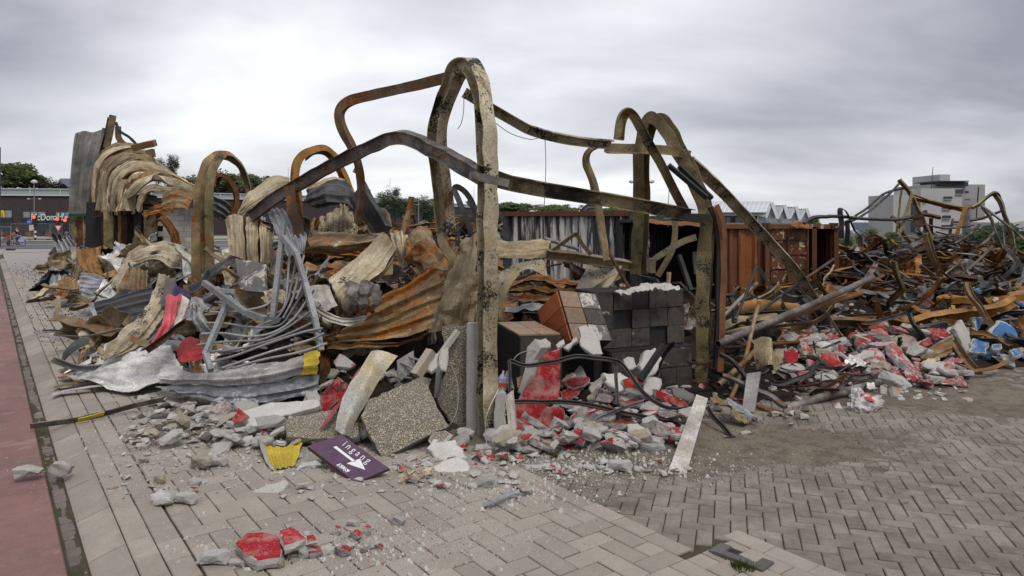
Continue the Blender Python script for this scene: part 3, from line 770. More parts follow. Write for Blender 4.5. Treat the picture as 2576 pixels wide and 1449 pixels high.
beam('kinked_stanchion', [(1521, 374, 11.5), (1500, 375, 11.6), (1482, 388, 11.7), (1480, 408, 11.8), (1489, 436, 11.9), (1500, 478, 12), (1508, 520, 12), (1515, 570, 12), (1521, 620, 12), (1526, 655, 12)],
     prof_C(.08, .11, .012), 'burnt_tan', 'narrow kinked steel post under the short level angle', ST, hint=(.6, -.8, 0), wob=.022, twist=[0, .6, .2, -.3])
beam('hooked_girder', [(1553, 352, 11.4), (1557, 318, 11.4), (1565, 293, 11.4), (1579, 281, 11.4), (1594, 292, 11.42), (1612, 324, 11.45), (1640, 373, 11.5), (1670, 428, 11.6), (1700, 486, 11.7), (1722, 530, 11.8)],
     prof_C(.075, .15, .012), 'burnt_olive', 'olive steel beam hooked over at its tip above the crossbeam', ST, hint=(-.5, -.2, .8), wob=.012)
beam('looped_stanchion', [(1768, 978, 12.0), (1769, 850, 12.0), (1772, 700, 12.0), (1777, 600, 12.0), (1780, 552, 12.0), (1766, 500, 12.1), (1740, 440, 12.2), (1712, 384, 12.4), (1684, 332, 12.6), (1660, 302, 12.8), (1641, 300, 13.0), (1627, 325, 13.1), (1617, 370, 13.2), (1612, 430, 13.3), (1613, 500, 13.4), (1612, 580, 13.4), (1607, 690, 13.4)],
     prof_I(.22, .23, .015), 'burnt_olive', 'stout olive steel column looping over and back down beside the dark container', ST, hint=(-.4, -.91, 0), per=7, wob=.03, twist=[0, 0, .2, .6, .9, .9])
beam('diagonal_girder', [(1733, 402, 12.6), (1775, 440, 12.8), (1830, 494, 13.2), (1930, 602, 14), (2010, 694, 14.9), (2072, 806, 15.8)],
     prof_C(.13, .20, .014), 'burnt_tan_speckled', 'long flaked beam slanting down across the rusty container door', ST, hint=(.5, -.4, .7), wob=.01)
for k, (dx, dy, Y) in enumerate(((0, 0, 11.55), (26, 2, 11.75))):
    MB().bar(P(1682+dx, 416+dy, Y), P(1778+dx*.5, 500+dy-3, Y+.1), .085, .07, Vector((.5, -.5, .7))).put('charred_timber', 'char_black', label=('lower charred black plank slung under the curled beams', 'upper charred black plank slung under the curled beams')[k], cat='timber', group='charred planks at the curled beams')
MB().bar(P(1692, 545, 11.7), P(1782, 549, 11.75), .20, .13).put('charred_block', 'char_black', label='charred black timber stub beneath the end of the crossbeam', cat='timber')
beam('charred_post', [(1788, 520, 11.85), (1800, 560, 11.85), (1807, 620, 11.85), (1806, 760, 11.85), (1801, 925, 11.85)], prof_R(.075, .10), 'char_black', 'charred black timber post hugging the looped olive column', 'timber', hint=(0, -1, 0), wob=.02)
beam('scorched_board', [(1800, 520, 11.8), (1812, 565, 11.8), (1820, 640, 11.8), (1817, 780, 11.8), (1812, 935, 11.8)], prof_R(.10, .03), 'rust_board', 'scorched brown board fixed outside the charred post', 'timber', hint=(0, -1, 0), wob=.012)
beam('torn_board', [(1803, 515, 11.7), (1816, 548, 11.7), (1824, 600, 11.7)], prof_R(.075, .02), 'rust_board', 'splintered brown lath leaning at the top of the charred post', 'timber', wob=.01)
beam('steel_strap', [(1697, 548, 12.8), (1698, 590, 12.8), (1690, 630, 12.8), (1668, 672, 12.8), (1654, 694, 12.8)], prof_R(.10, .012), 'burnt_tan', 'bent tan strap hanging in the dark opening by the looped column', 'steel strap', wob=.01)
beam('steel_strap', [(1752, 596, 12.1), (1718, 608, 12.3), (1684, 628, 12.6), (1648, 652, 13), (1640, 668, 13.1)], prof_R(.012, .11), 'burnt_tan_speckled', 'blistered strap arching from the looped column to its back leg', 'steel strap', hint=(0, 0, 1), wob=.01)
MB().box(P(1640, 668, 13.05), (.10, .22, .26)).put('gusset_plate', 'burnt_tan_speckled', label='folded gusset plate at the foot of the looped column back leg', cat='steel plate')
beam('lying_girder', [(1374, 640, 12.2), (1440, 646, 12.4), (1515, 657, 12.6), (1582, 668, 12.9)], prof_I(.15, .16, .016), 'burnt_tan', 'pale tan beam lying level on the heap before the striped container', ST, hint=(0, -.3, 1))
beam('bent_strut', [(1386, 626, 12.3), (1416, 604, 12.3), (1446, 584, 12.3), (1458, 592, 12.3), (1470, 612, 12.3), (1490, 638, 12.3)], prof_L(.07, .07, .012), 'burnt_tan', 'thin strut bent to a peak above the lying tan beam', ST)
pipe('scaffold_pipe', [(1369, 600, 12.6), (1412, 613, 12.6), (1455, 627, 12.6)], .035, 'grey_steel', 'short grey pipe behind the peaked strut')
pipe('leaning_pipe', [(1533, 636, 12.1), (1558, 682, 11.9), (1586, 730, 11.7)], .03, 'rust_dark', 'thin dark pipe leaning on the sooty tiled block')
MB().bar(P(1708, 642, 13.2), P(1738, 730, 12.9), .08, .06).put('charred_stick', 'charred_steel', label='grey charred stick leaning inside the dark opening', cat='timber')
MB().bar(P(1747, 634, 13.2), P(1752, 690, 13.1), .08, .06).put('charred_stick', 'charred_steel', label='short charred stick tucked behind the looped olive column', cat='timber')
# left: arches of folded columns
beam('arched_stanchion', [(494, 700, 15.6), (494, 600, 15.6), (496, 520, 15.6), (503, 455, 15.7), (519, 415, 15.8), (541, 394, 16), (567, 391, 16.3), (592, 404, 16.6), (610, 430, 16.8), (622, 466, 17), (626, 505, 17)],
     prof_I(.19, .20, .013), 'burnt_rust_tan', 'tall rust-yellow column bent round into a high arch', ST, taper=(1.05, .55), hint=(.35, -.93, 0), per=7, wob=.03)
beam('arched_stanchion', [(524, 690, 15.4), (522, 600, 15.4), (520, 520, 15.4), (524, 450, 15.5), (540, 410, 15.8), (556, 392, 16.1)],
     prof_I(.19, .2, .014), 'burnt_olive', 'dark speckled upright welded beside the high rust-yellow arch', ST, hint=(.75, -.66, 0), wob=.015)
beam('small_arch', [(537, 470, 17), (541, 446, 17), (556, 435, 17), (577, 446, 17.1), (594, 472, 17.2), (601, 502, 17.2), (594, 530, 17.2), (582, 558, 17.2)], prof_C(.10, .22, .014), 'burnt_rust_tan', 'low rusty strip arch nested inside the high arch', ST, hint=(0, -1, 0), wob=.012)
beam('arched_stanchion', [(752, 640, 14.6), (750, 560, 14.6), (745, 490, 14.6), (742, 440, 14.6), (752, 402, 14.7), (776, 381, 14.8), (806, 374, 15), (834, 389, 15.2), (854, 420, 15.3), (872, 460, 15.4), (888, 505, 15.4), (896, 550, 15.4)],
     prof_I(.16, .23, .013), 'rust_yellow', 'broad orange rusted arch behind the sooty fallen beam', ST, taper=(1.05, .6), hint=(.5, -.85, 0), per=7, wob=.03)
beam('arch_rib', [(768, 400, 15.2), (792, 384, 15.3), (820, 386, 15.4), (842, 410, 15.5), (860, 445, 15.6), (876, 490, 15.6)], prof_R(.02, .20), 'burnt_rust_tan', 'inner tan flange curling under the broad orange arch', 'steel strap', hint=(0, -1, 0), wob=.01)
beam('dark_stanchion', [(733, 470, 12.3), (740, 520, 12.2), (752, 570, 12.1), (762, 620, 12)], prof_I(.18, .16, .016), 'rust_dark', 'dark rusted stub hanging below the sooty fallen beam', ST, wob=.04)
beam('dark_girder', [(905, 470, 13.4), (930, 520, 13.0), (955, 560, 12.8), (972, 590, 12.6)], prof_C(.14, .34, .016), 'charred_steel', 'black charred girder sloping down behind the crumpled sheets', ST, hint=(.7, -.5, .4))
beam('dark_girder', [(893, 428, 13.9), (909, 436, 13.8)], prof_R(.10, .08), 'burnt_olive', 'short olive stub poking out beside the kinked thin beam', ST)
beam('black_strap_loop', [(1196, 640, 13.4), (1186, 590, 13.4), (1172, 545, 13.4), (1155, 505, 13.4), (1143, 478, 13.4), (1150, 470, 13.4), (1170, 482, 13.4), (1188, 510, 13.4), (1200, 550, 13.4)], prof_R(.11, .012), 'charred_steel', 'black strap looped back on itself behind the corner column', 'steel strap', hint=(0, -.4, 1), wob=.01)
beam('black_strap_loop', [(1150, 620, 13.2), (1152, 585, 13.2), (1163, 560, 13.2), (1185, 552, 13.2), (1204, 560, 13.2)], prof_R(.09, .012), 'charred_steel', 'short black curled strap at the foot of the looped strap', 'steel strap', hint=(0, -.4, 1))
beam('hinged_foot', [(1122, 590, 10.45), (1112, 605, 10.4), (1122, 630, 10.4), (1140, 655, 10.4), (1137, 682, 10.4), (1118, 690, 10.4)], prof_R(.14, .02), 'burnt_tan', 'buckled tan strip curling from the torn foot of the hairpin', 'steel strap', hint=(.3, -.9, 0), wob=.015)
beam('back_arch', [(940, 610, 26), (932, 560, 26), (945, 530, 26), (962, 523, 26), (978, 540, 26), (985, 570, 26)], prof_C(.1, .25, .02), 'burnt_tan', 'distant tan arch among the rusty scrap by the street', ST, hint=(0, -1, 0))
for k, (a, b) in enumerate((((1370, 348, 11), (1368, 510, 11)), ((1150, 255, 10), (1166, 232, 10)))):
    pass
for nm, pts, lb in (('hanging_wire', [(1371, 352, 10.5), (1373, 420, 10.5), (1369, 520, 10.5)], 'thin wire hanging straight down from the sagging beam'),
                ('hanging_wire', [(1167, 246, 9.9), (1166, 280, 9.9), (1160, 310, 9.9), (1151, 325, 9.9)], 'curled wire dangling inside the hairpin top'),
                ('hanging_wire', [(1247, 310, 9.7), (1285, 336, 9.9), (1330, 350, 10.1), (1352, 348, 10.2)], 'slack wire strung below the sagging beam'),
                ('hanging_wire', [(1685, 445, 11.9), (1682, 500, 11.9), (1680, 570, 11.9)], 'thin wire hanging behind the charred planks')):
    MB().tube(catmull([P(*p) for p in pts], 5), .006, 5).put(nm, 'wire_grey', label=lb, cat='wire')
# right: collapsed frame over the far heap
YR = 23.0
GR = 'collapsed frame over the far scrap heap'
for lab, prof, mat, pts in (
    ('black bar rising from the ground to the peak of the far collapsed frame', prof_R(.09, .07), 'charred_steel', [(2100, 575, 21.5), (2160, 548, 22), (2200, 520, 22.4), (2235, 490, 22.8), (2262, 462, 23)]),
    ('second black bar running beside the first up to the far peak', prof_R(.08, .07), 'charred_steel', [(2110, 570, 21.8), (2180, 524, 22.4), (2220, 490, 22.8), (2268, 474, 23), (2290, 482, 23.2)]),
    ('olive beam crossing the peak and running down to the scrap', prof_I(.17, .16, .02), 'burnt_olive', [(2262, 452, 23), (2288, 484, 23), (2312, 530, 23), (2330, 575, 23), (2344, 600, 23)]),
    ('tan strut from the peak down to the scrap', prof_I(.14, .14, .02), 'burnt_tan', [(2294, 488, 22.8), (2280, 535, 22.8), (2264, 585, 22.8)]),
    ('thin dark strut left of the tan strut', prof_R(.08, .08), 'burnt_olive', [(2268, 474, 23.2), (2262, 530, 23.2), (2254, 590, 23.2)]),
    ('long sagging top rail between the two peaks of the far frame', prof_R(.12, .07), 'burnt_olive', [(2294, 487, 23), (2340, 504, 23.2), (2390, 516, 23.4), (2440, 522, 23.5), (2474, 512, 23.6)]),
    ('heavy yellow-edged rail sagging below the top rail', prof_C(.10, .18, .02), 'rust_yellow', [(2298, 498, 23.2), (2340, 507, 23.4), (2380, 518, 23.6), (2425, 527, 23.7)]),
    ('tan beam bent over into the right-hand peak of the far frame', prof_C(.10, .20, .02), 'burnt_tan', [(2444, 522, 23), (2470, 504, 23), (2490, 488, 23), (2505, 486, 23), (2516, 505, 23.2), (2524, 530, 23.4)]),
    ('bundle leg falling from the right-hand peak to the heap', prof_I(.15, .18, .02), 'burnt_tan', [(2500, 486, 23), (2516, 510, 23), (2528, 545, 23), (2544, 590, 23), (2552, 640, 23)]),
    ('orange upright standing under the sagging rails', prof_R(.16, .05), 'rust_yellow', [(2430, 520, 23), (2418, 555, 23), (2406, 592, 23)]),
    ('dark curved leg dropping inside the right-hand peak', prof_R(.14, .10), 'charred_rust', [(2470, 520, 22.6), (2490, 545, 22.6), (2506, 590, 22.6), (2528, 635, 22.6), (2560, 665, 22.4)]),
    ('thin rail crossing low in the far frame', prof_R(.07, .07), 'charred_rust', [(2280, 551, 23.4), (2340, 568, 23.4), (2395, 574, 23.4), (2450, 566, 23.4)]),
    ('thin rail sloping up to the right-hand peak', prof_R(.09, .08), 'rust_dark', [(2440, 555, 23.2), (2480, 546, 23.2), (2518, 530, 23.2)]),
    ('brown stub beam at the knot of the far frame', prof_R(.14, .12), 'rust_dark', [(2316, 538, 22.9), (2366, 547, 22.9)]),
    ('low black bar snaking level from the rusty container to the far frame', prof_R(.13, .10), 'charred_steel', [(2022, 562, 20), (2050, 547, 20.3), (2110, 545, 20.8), (2180, 551, 21.6), (2250, 552, 22.4), (2300, 545, 22.8)]),
    ('slanting bar at the right end of the far frame', prof_R(.10, .08), 'charred_rust', [(2468, 518, 22.4), (2500, 540, 22.2), (2545, 575, 22), (2580, 606, 21.8)]),
    ('bar leaning on the heap under the right-hand peak', prof_R(.09, .08), 'charred_rust', [(2402, 612, 22), (2440, 590, 22), (2464, 564, 22)]),
    ('black bar hung low beneath the right-hand peak', prof_R(.10, .08), 'charred_rust', [(2450, 625, 22), (2480, 607, 22), (2502, 584, 22)]),
    ('thin twisted rod under the right-hand peak', prof_R(.05, .05), 'charred_rust', [(2455, 572, 22.3), (2490, 590, 22.3), (2500, 610, 22.3)]),
    ):
    beam('collapsed_girder', pts, [(a*.68, b*.68) for a, b in prof], mat, lab, ST, hint=(0, -.6, .8), group=GR, wob=.02)
beam('black_strap_loop', [(2116, 600, 21), (2117, 565, 21), (2113, 532, 21), (2118, 525, 21), (2128, 532, 21), (2138, 552, 21), (2150, 580, 21), (2166, 598, 21), (2168, 620, 21)], prof_R(.02, .20), 'charred_steel', 'broad black strap folded into a loop beyond the rusty container', 'steel strap', hint=(.3, -1, 0), wob=.012)
beam('black_strap_post', [(2131, 555, 21.2), (2132, 590, 21.2), (2128, 620, 21.2)], prof_R(.14, .02), 'charred_steel', 'straight black strap standing inside the folded loop', 'steel strap', hint=(0, -1, 0))
sheet('hanging_plate', [[(2292, 545, 22.6), (2310, 540, 22.6), (2324, 540, 22.6)], [(2300, 556, 22.6), (2315, 552, 22.6), (2328, 556, 22.6)], [(2306, 574, 22.6), (2318, 572, 22.6), (2327, 566, 22.6)]], 'rust_dark', 'brown plate hanging at the knot of the far frame', crumple=.04)
# ================================================================ tower of draped cladding at the far end
twr = 47.5
tw = empty('clad_gable', P(200, 650, twr), 'tall gable of ribbed grey cladding still standing with draped sheets beside it', 'ruin')
g = [[(192, 335, 47), (213, 329, 47.4), (232, 332, 47.8), (248, 328, 48), (265, 322, 48.3)],
     [(186, 360, 47), (204, 358, 47.3), (222, 358, 47.6), (240, 358, 47.8), (256, 358, 48)],
     [(178, 430, 47), (194, 432, 47.2), (208, 432, 47.4), (222, 432, 47.5), (236, 430, 47.6)],
     [(174, 500, 47), (188, 501, 47.1), (200, 501, 47.2), (212, 501, 47.3), (225, 500, 47.4)],
     [(172, 538, 47), (186, 538, 47.1), (198, 538, 47.2), (210, 537, 47.3), (222, 536, 47.4)]]
sheet('cladding', g, 'cladding_grey', None, None, parent=tw, ribs=24, rib_h=.12, nu=144, nv=26, crumple=.05, cs=.5, thick=.05, tear=0, shape='sin')
sheet('cladding_hem', [[(172, 537.5, 46.9), (198, 537.5, 47.1), (222, 535.5, 47.3)], [(172, 543, 46.9), (198, 543, 47.1), (222, 541, 47.3)], [(172, 545, 46.9), (198, 545, 47.1), (222, 543, 47.3)]], 'green_paint', None, None, parent=tw, ribs=24, rib_h=.12, nu=144, nv=4, crumple=.02, shape='sin', tear=0, thick=.05)
tag(tw.children[-1], 'pale green unburnt hem of the cladding')
beam('dark_edge', [(266, 324, 48.4), (254, 362, 48.2), (238, 430, 47.8), (228, 500, 47.6), (224, 545, 47.5), (224, 640, 47.5)], prof_R(.3, .3), 'charred_steel', None, None, parent=tw, wob=.03)
beam('top_post', [(284, 290, 48.2), (278, 325, 48.2), (268, 372, 48.2)], prof_I(.42, .36, .05), 'burnt_olive', None, None, parent=tw, hint=(.5, -.8, 0))
beam('top_post', [(277, 296, 48.4), (268, 335, 48.4), (256, 378, 48.4)], prof_I(.30, .3, .05), 'rust_dark', None, None, parent=tw, hint=(.5, -.8, 0))
for xx, w_, m_, lb in ((190, .38, 'burnt_olive', 0), (203, .5, 'rust_dark', 0), (217, .25, 'burnt_olive', 0), (229, .7, 'charred_steel', 0), (245, .36, 'rust_orange', 0)):
    beam('post', [(xx, 540, 47.6), (xx+1, 590, 47.6), (xx, 660, 47.6)], prof_I(w_, .4, .06), m_, None, None, parent=tw, hint=(0, -1, 0))
for xx, w_, m_, Y, lb in ((274, .55, 'burnt_olive', 44, 'olive post under the draped sheets'), (309, .5, 'rust_dark', 42, 'dark red post under the draped sheets'), (378, .6, 'burnt_olive', 39, 'broad speckled post under the draped sheets beside the white brick wall'), (300, .12, 'rust_orange', 41, 'thin rusty rod standing under the draped sheets'), (262, .3, 'rust_dark', 45, 'narrow dark post beside the olive post under the draped sheets'), (345, .35, 'charred_steel', 41, 'charred post in the dark under the draped sheets')):
    beam('steel_upright', [(xx, 528, Y), (xx+1, 580, Y), (xx, 690, Y)], prof_I(w_, w_*.8, .05), m_, lb, 'steel post', hint=(.3, -1, 0), wob=.04)
beam('lintel', [(238, 538, 46), (290, 532, 44), (350, 527, 41), (400, 533, 39)], prof_I(.35, .4, .05), 'rust_dark', 'rusty lintel carrying the draped sheets', 'steel beam', hint=(0, -.2, 1), wob=.06)
O_ = [(230, 536), (233, 455), (250, 398), (296, 366), (345, 372), (382, 404), (412, 436), (446, 462)]
I_ = [(322, 532), (326, 508), (336, 484), (358, 462), (392, 450), (432, 456), (468, 466), (500, 486)]
rd = random.Random(3)
for k in range(14):
    f0 = k/14; off = rd.uniform(-.02, .02); Yk = 48-k*.65+rd.uniform(-.3, .3); ln = rd.choice((6, 7, 8)) if k < 8 else 8
    def C(f, i, lift=0): return (O_[i][0]*(1-f)+I_[i][0]*f+rd.uniform(-5, 5), O_[i][1]*(1-f)+I_[i][1]*f+rd.uniform(-5, 5)+lift)
    rows = []
    for i in range(ln):
        a = C(f0+off-.02, i); b = C(f0+off+.05, i, -1); c = C(f0+off+.10+.03*math.sin(i*1.3+k*2), i, rd.uniform(-1, 4))
        rows.append([(a[0], a[1], Yk+.7), (b[0], b[1], Yk-.35+.3*math.sin(i*1.7+k)), (c[0], c[1], Yk+.3)])
    sheet('draped_sheet', rows, ('tan_sheet', 'pale_sheet', 'burnt_rust_tan', 'pale_sheet', 'tan_sheet')[k % 5], ('outermost', 'second', 'third', 'fourth', 'fifth', 'sixth', 'seventh', 'eighth', 'ninth', 'tenth', 'eleventh', 'twelfth', 'thirteenth', 'innermost')[k]+' drooping roof sheet of the fan beside the standing grey gable', 'metal sheet', ribs=3, rib_h=.16, nu=24, nv=44, crumple=.07, cs=.9, thick=.02, tear=.25, group='draped roof sheets at the far gable')
beam('draped_purlin', [(336, 372, 45), (360, 366, 45), (390, 360, 45)], prof_R(.5, .4), 'burnt_rust_tan', 'rusty purlin end poking from the top of the draped sheets', 'steel beam', hint=(0, -.3, 1))
beam('draped_purlin', [(370, 388, 45), (388, 384, 45)], prof_R(.5, .3), 'burnt_rust_tan', 'small split purlin end under the poking purlin', 'steel beam')
beam('twisted_strip', [(291, 308, 48), (302, 330, 48), (325, 345, 48), (345, 365, 48)], prof_R(.16, .12), 'charred_steel', 'dark twisted strip from the gable post down to the draped sheets', 'steel strap')
beam('twisted_strip', [(297, 318, 48), (298, 345, 48), (310, 362, 48), (322, 372, 48)], prof_R(.4, .06), 'burnt_rust_tan', 'brown twisted strip beside the gable post', 'steel strap')
beam('arched_strap', [(312, 450, 41), (335, 434, 41), (365, 430, 41), (388, 442, 41), (402, 456, 41)], prof_R(.06, .5), 'rust_orange', 'orange strap arched inside the draped sheets', 'steel strap', hint=(0, -1, 0))
for k, (rows, mt, lb) in enumerate((
    ([[(345, 525, 38), (352, 490, 38), (370, 470, 38), (410, 466, 38), (462, 474, 38)], [(352, 535, 37), (362, 502, 37), (380, 484, 37), (420, 482, 37.2), (466, 486, 37.5)]], 'tan_sheet', 'tan sheet curled like a wave at the foot of the draped sheets'),
    ([[(410, 488, 35), (440, 474, 35), (475, 474, 35), (492, 480, 35)], [(406, 510, 34.5), (436, 497, 34.5), (462, 500, 34.5), (480, 512, 34.5)], [(408, 528, 34), (432, 525, 34), (455, 522, 34), (470, 532, 34)]], 'burnt_rust_tan', 'rust-streaked sheet hanging off the end of the draped sheets'),
    ([[(300, 530, 42), (330, 500, 42), (360, 490, 42), (395, 496, 42)], [(310, 536, 41), (336, 520, 41), (366, 512, 41), (400, 520, 41)]], 'pale_sheet', 'pale rippled sheet low among the draped sheets'),
    ([[(360, 540, 36), (390, 520, 36), (430, 512, 36)], [(365, 552, 35.5), (395, 536, 35.5), (436, 530, 35.5)]], 'rust_orange', 'rusty strip sagging below the wave-curled sheet'),
    ([[(390, 560, 33), (410, 545, 33), (430, 560, 33), (448, 590, 33), (466, 622, 33)], [(378, 570, 32.6), (400, 556, 32.6), (418, 575, 32.6), (436, 610, 32.6), (452, 640, 32.6)]], 'rust_orange', 'orange ribbed sheet curling down before the white brick wall'),
    ([[(534, 488, 19), (555, 500, 19), (575, 515, 19), (592, 535, 19)], [(530, 530, 18.6), (545, 545, 18.6), (565, 560, 18.6), (590, 570, 18.6)]], 'dark_sheet', 'dark ribbed sheet sloping down behind the high arch'),
    )):
    sheet('curled_sheet', rows, mt, lb, ribs=3, along='u', rib_h=.10, crumple=.14, cs=.8, thick=.03, tear=.1)
# white block wall at the back of the ruin
wl = empty('block_wall', P(452, 660, 40), 'white block wall standing behind the rusty posts', 'wall')
MB().box(P(452, 600, 40.2)+Vector((0, .1, 0)), (1.9, .16, 3.4)).put('mortar_core', 'concrete_sandy', wl)
for j in range(11):
    for i in range(4):
        x = P(452, 600, 40.1).x-.9+i*.6+(.3 if j % 2 else 0)
        if x > P(452, 600, 40.1).x+1.0: continue
        MB().box((x, 40.08, P(452, 600, 40).z-1.55+j*.3), (.585, .10, .285)).put('block', 'concrete_pale', wl)

MB().box(P(335, 590, 46.5), (6.0, .2, 4.2)).put('char_or_shade_panel', 'char_black', label='black panel added to darken the interior behind the rusty posts', cat='wall')  # flat black panel added where the interior is only in shade
# ================================================================ hand-placed sheets of the left and middle heap
def SH(name, rows, mat, lb, **k): return sheet(name, rows, mat, lb, **k)
SH('corrugated_sheet', [[(117, 577, 38), (140, 585, 37.8), (160, 588, 37.8), (178, 584, 38)], [(128, 594, 37.5), (148, 596, 37.4), (164, 594, 37.4), (182, 596, 37.5)], [(138, 610, 37), (152, 606, 37), (164, 602, 37), (186, 606, 37)]], 'dark_sheet', 'dark corrugated fins standing up by the street fence', ribs=4, rib_h=.25, crumple=.05, thick=.03)
SH('corrugated_sheet', [[(136, 607, 36), (150, 603, 36), (163, 596, 36), (172, 592, 36)], [(142, 624, 35.5), (158, 616, 35.5), (172, 610, 35.5), (184, 606, 35.5)], [(150, 642, 35), (166, 634, 35), (182, 628, 35), (194, 620, 35)]], 'galvanized', 'grey corrugated sheet slumped against the dark fins', ribs=4, rib_h=.2, crumple=.04, thick=.03)
SH('rusted_sheet', [[(193, 624, 27), (212, 629, 26.5), (232, 624, 26.4), (254, 619, 26.8)], [(194, 650, 26.5), (214, 656, 26.2), (234, 652, 26.2), (254, 650, 26.4)], [(205, 672, 26), (222, 682, 25.8), (240, 682, 25.8), (256, 680, 26)], [(222, 686, 25.4), (238, 696, 25.3), (252, 698, 25.3), (264, 698, 25.6)]], 'rust_yellow', 'bright orange rusted sheet curled like a scoop', ribs=2, rib_h=.05, crumple=.06, cs=1.2, thick=.02)
SH('rusted_flap', [[(175, 622, 27.5), (190, 620, 27.3)], [(180, 645, 27), (193, 640, 27)], [(178, 660, 27), (190, 665, 27)]], 'soot_white', 'pale flap beside the orange scoop-shaped sheet', crumple=.05)
SH('sheet_trough', [[(258, 690, 24), (290, 680, 24), (296, 690, 24)], [(268, 700, 23.5), (284, 694, 23.5), (292, 698, 23.5)]], 'rust_yellow', 'small orange gutter piece beside the scoop-shaped sheet', crumple=.03)
SH('cream_sheet', [[(316, 648, 19.6), (345, 625, 19.6), (378, 612, 19.6), (420, 610, 19.6), (452, 618, 19.4), (498, 640, 19.2)], [(330, 655, 19.1), (362, 640, 19), (396, 632, 19), (440, 640, 18.9), (478, 660, 18.8), (512, 680, 18.7)], [(345, 664, 18.7), (378, 656, 18.6), (410, 658, 18.5), (450, 676, 18.4), (485, 690, 18.3), (505, 694, 18.2)]], 'speckled_sheet', 'cream blistered roof sheet draped over the left heap like a saddle', ribs=4, along='u', rib_h=.07, nu=40, crumple=.07, thick=.02, cs=1.1)
SH('cream_fold', [[(314, 646, 19.3), (330, 650, 19), (345, 662, 18.8)], [(296, 685, 18.6), (310, 676, 18.4), (322, 676, 18.4)], [(276, 722, 18), (286, 722, 17.9), (296, 720, 17.9)]], 'speckled_sheet', 'folded cream leg hanging from the saddle-shaped sheet', ribs=1, rib_h=.05, crumple=.05)
SH('brown_sheet', [[(318, 690, 18), (340, 672, 18), (372, 682, 18)], [(300, 712, 17.8), (335, 708, 17.7), (370, 715, 17.7)], [(296, 724, 17.6), (335, 728, 17.5), (370, 722, 17.6)]], 'burnt_rust_tan', 'brown panel tucked under the saddle-shaped cream sheet', ribs=3, rib_h=.05, crumple=.05)
SH('cream_sheet', [[(450, 615, 18.8), (470, 640, 18.6), (500, 648, 18.5), (530, 690, 18.2)], [(440, 620, 18.3), (475, 660, 18.1), (505, 680, 18), (522, 700, 17.9)]], 'soot_white', 'pale cream strip folded along the edge of the saddle-shaped sheet', ribs=2, along='u', rib_h=.04, crumple=.06)
SH('silver_sheet', [[(203, 686, 21), (232, 690, 20.8), (264, 697, 20.6)], [(200, 715, 20.5), (236, 718, 20.2), (278, 718, 20)], [(204, 742, 20), (240, 752, 19.7), (292, 738, 19.6)]], 'galvanized', 'silver ribbed sheet leaning at the pavement edge of the heap', ribs=5, along='u', rib_h=.05, crumple=.05, thick=.02)
SH('silver_sheet', [[(262, 700, 20), (280, 720, 19.8), (294, 740, 19.6)], [(238, 750, 19.4), (262, 745, 19.3), (285, 752, 19.2)], [(236, 762, 19.2), (256, 764, 19), (270, 760, 19)]], 'ashen_sheet', 'pale torn flap hanging from the silver ribbed sheet', crumple=.08, ribs=2)
SH('dark_sheet', [[(236, 764, 16.8), (300, 745, 16.8), (385, 722, 16.8)], [(240, 790, 16.3), (305, 772, 16.3), (382, 756, 16.4)], [(248, 810, 15.9), (305, 818, 15.8), (376, 795, 16)]], 'dark_sheet', 'blue-black ribbed door panel lying at the pavement edge', ribs=4, along='u', rib_h=.07, crumple=.02, thick=.03)
SH('panel_lip', [[(225, 764, 16.4), (236, 762, 16.6)], [(232, 790, 16.1), (242, 786, 16.2)], [(240, 808, 15.8), (250, 806, 15.9)]], 'galvanized', 'grey edge lip of the blue-black door panel', crumple=.01)
beam('brown_channel', [(152, 808, 14.9), (200, 820, 14.7), (250, 834, 14.5), (310, 850, 14.3)], prof_C(.22, .40, .014), 'burnt_rust_tan', 'brown folded channel jutting over the pavement', 'steel beam', hint=(.1, -.5, .85), wob=.05)
SH('cream_strip', [[(402, 690, 14.8), (420, 690, 14.6), (442, 700, 14.8)], [(385, 745, 14.3), (404, 750, 14), (425, 760, 14.2)], [(345, 800, 13.6), (365, 812, 13.3), (395, 822, 13.4)], [(292, 850, 12.9), (312, 868, 12.6), (345, 872, 12.8)], [(246, 895, 12.2), (262, 902, 12), (284, 898, 12.2)]], 'speckled_sheet', 'long pale twisted strip sliding down to the pavement', ribs=3, rib_h=.05, nv=34, crumple=.06, thick=.012)
SH('wood_grain_slab', [[(420, 702, 14.4), (446, 706, 14.3)], [(416, 735, 14.1), (440, 740, 14)], [(404, 770, 13.9), (425, 776, 13.8)]], 'concrete_dark', 'dark speckled panel at the top of the long pale strip', cat='panel', crumple=.05, thick=.05)
SH('pink_banner', [[(418, 738, 12.6), (438, 742, 12.4), (458, 738, 12.5)], [(414, 775, 12.3), (430, 782, 12.1), (448, 778, 12.2)], [(408, 810, 12), (422, 822, 11.9), (432, 820, 11.9)], [(394, 840, 11.7), (402, 850, 11.6), (412, 846, 11.7)], [(381, 862, 11.5), (386, 866, 11.4), (392, 862, 11.5)]], 'pink_paint', 'bright pink painted metal strip hanging in the heap', nv=26, ribs=1, rib_h=.05, crumple=.03)
SH('striped_flap', [[(458, 742, 12.6), (476, 752, 12.5)], [(446, 785, 12.3), (462, 795, 12.2)], [(424, 830, 12), (440, 840, 11.9)], [(408, 852, 11.8), (418, 856, 11.7)]], 'soot_white', 'white and orange scorched flap beside the pink strip', crumple=.05)
SH('navy_tatter', [[(440, 722, 12.9), (458, 726, 12.9), (474, 734, 12.9)], [(432, 738, 12.7), (452, 744, 12.7), (470, 748, 12.7)]], 'navy_paint', 'navy blue painted tatter above the pink strip', crumple=.05)
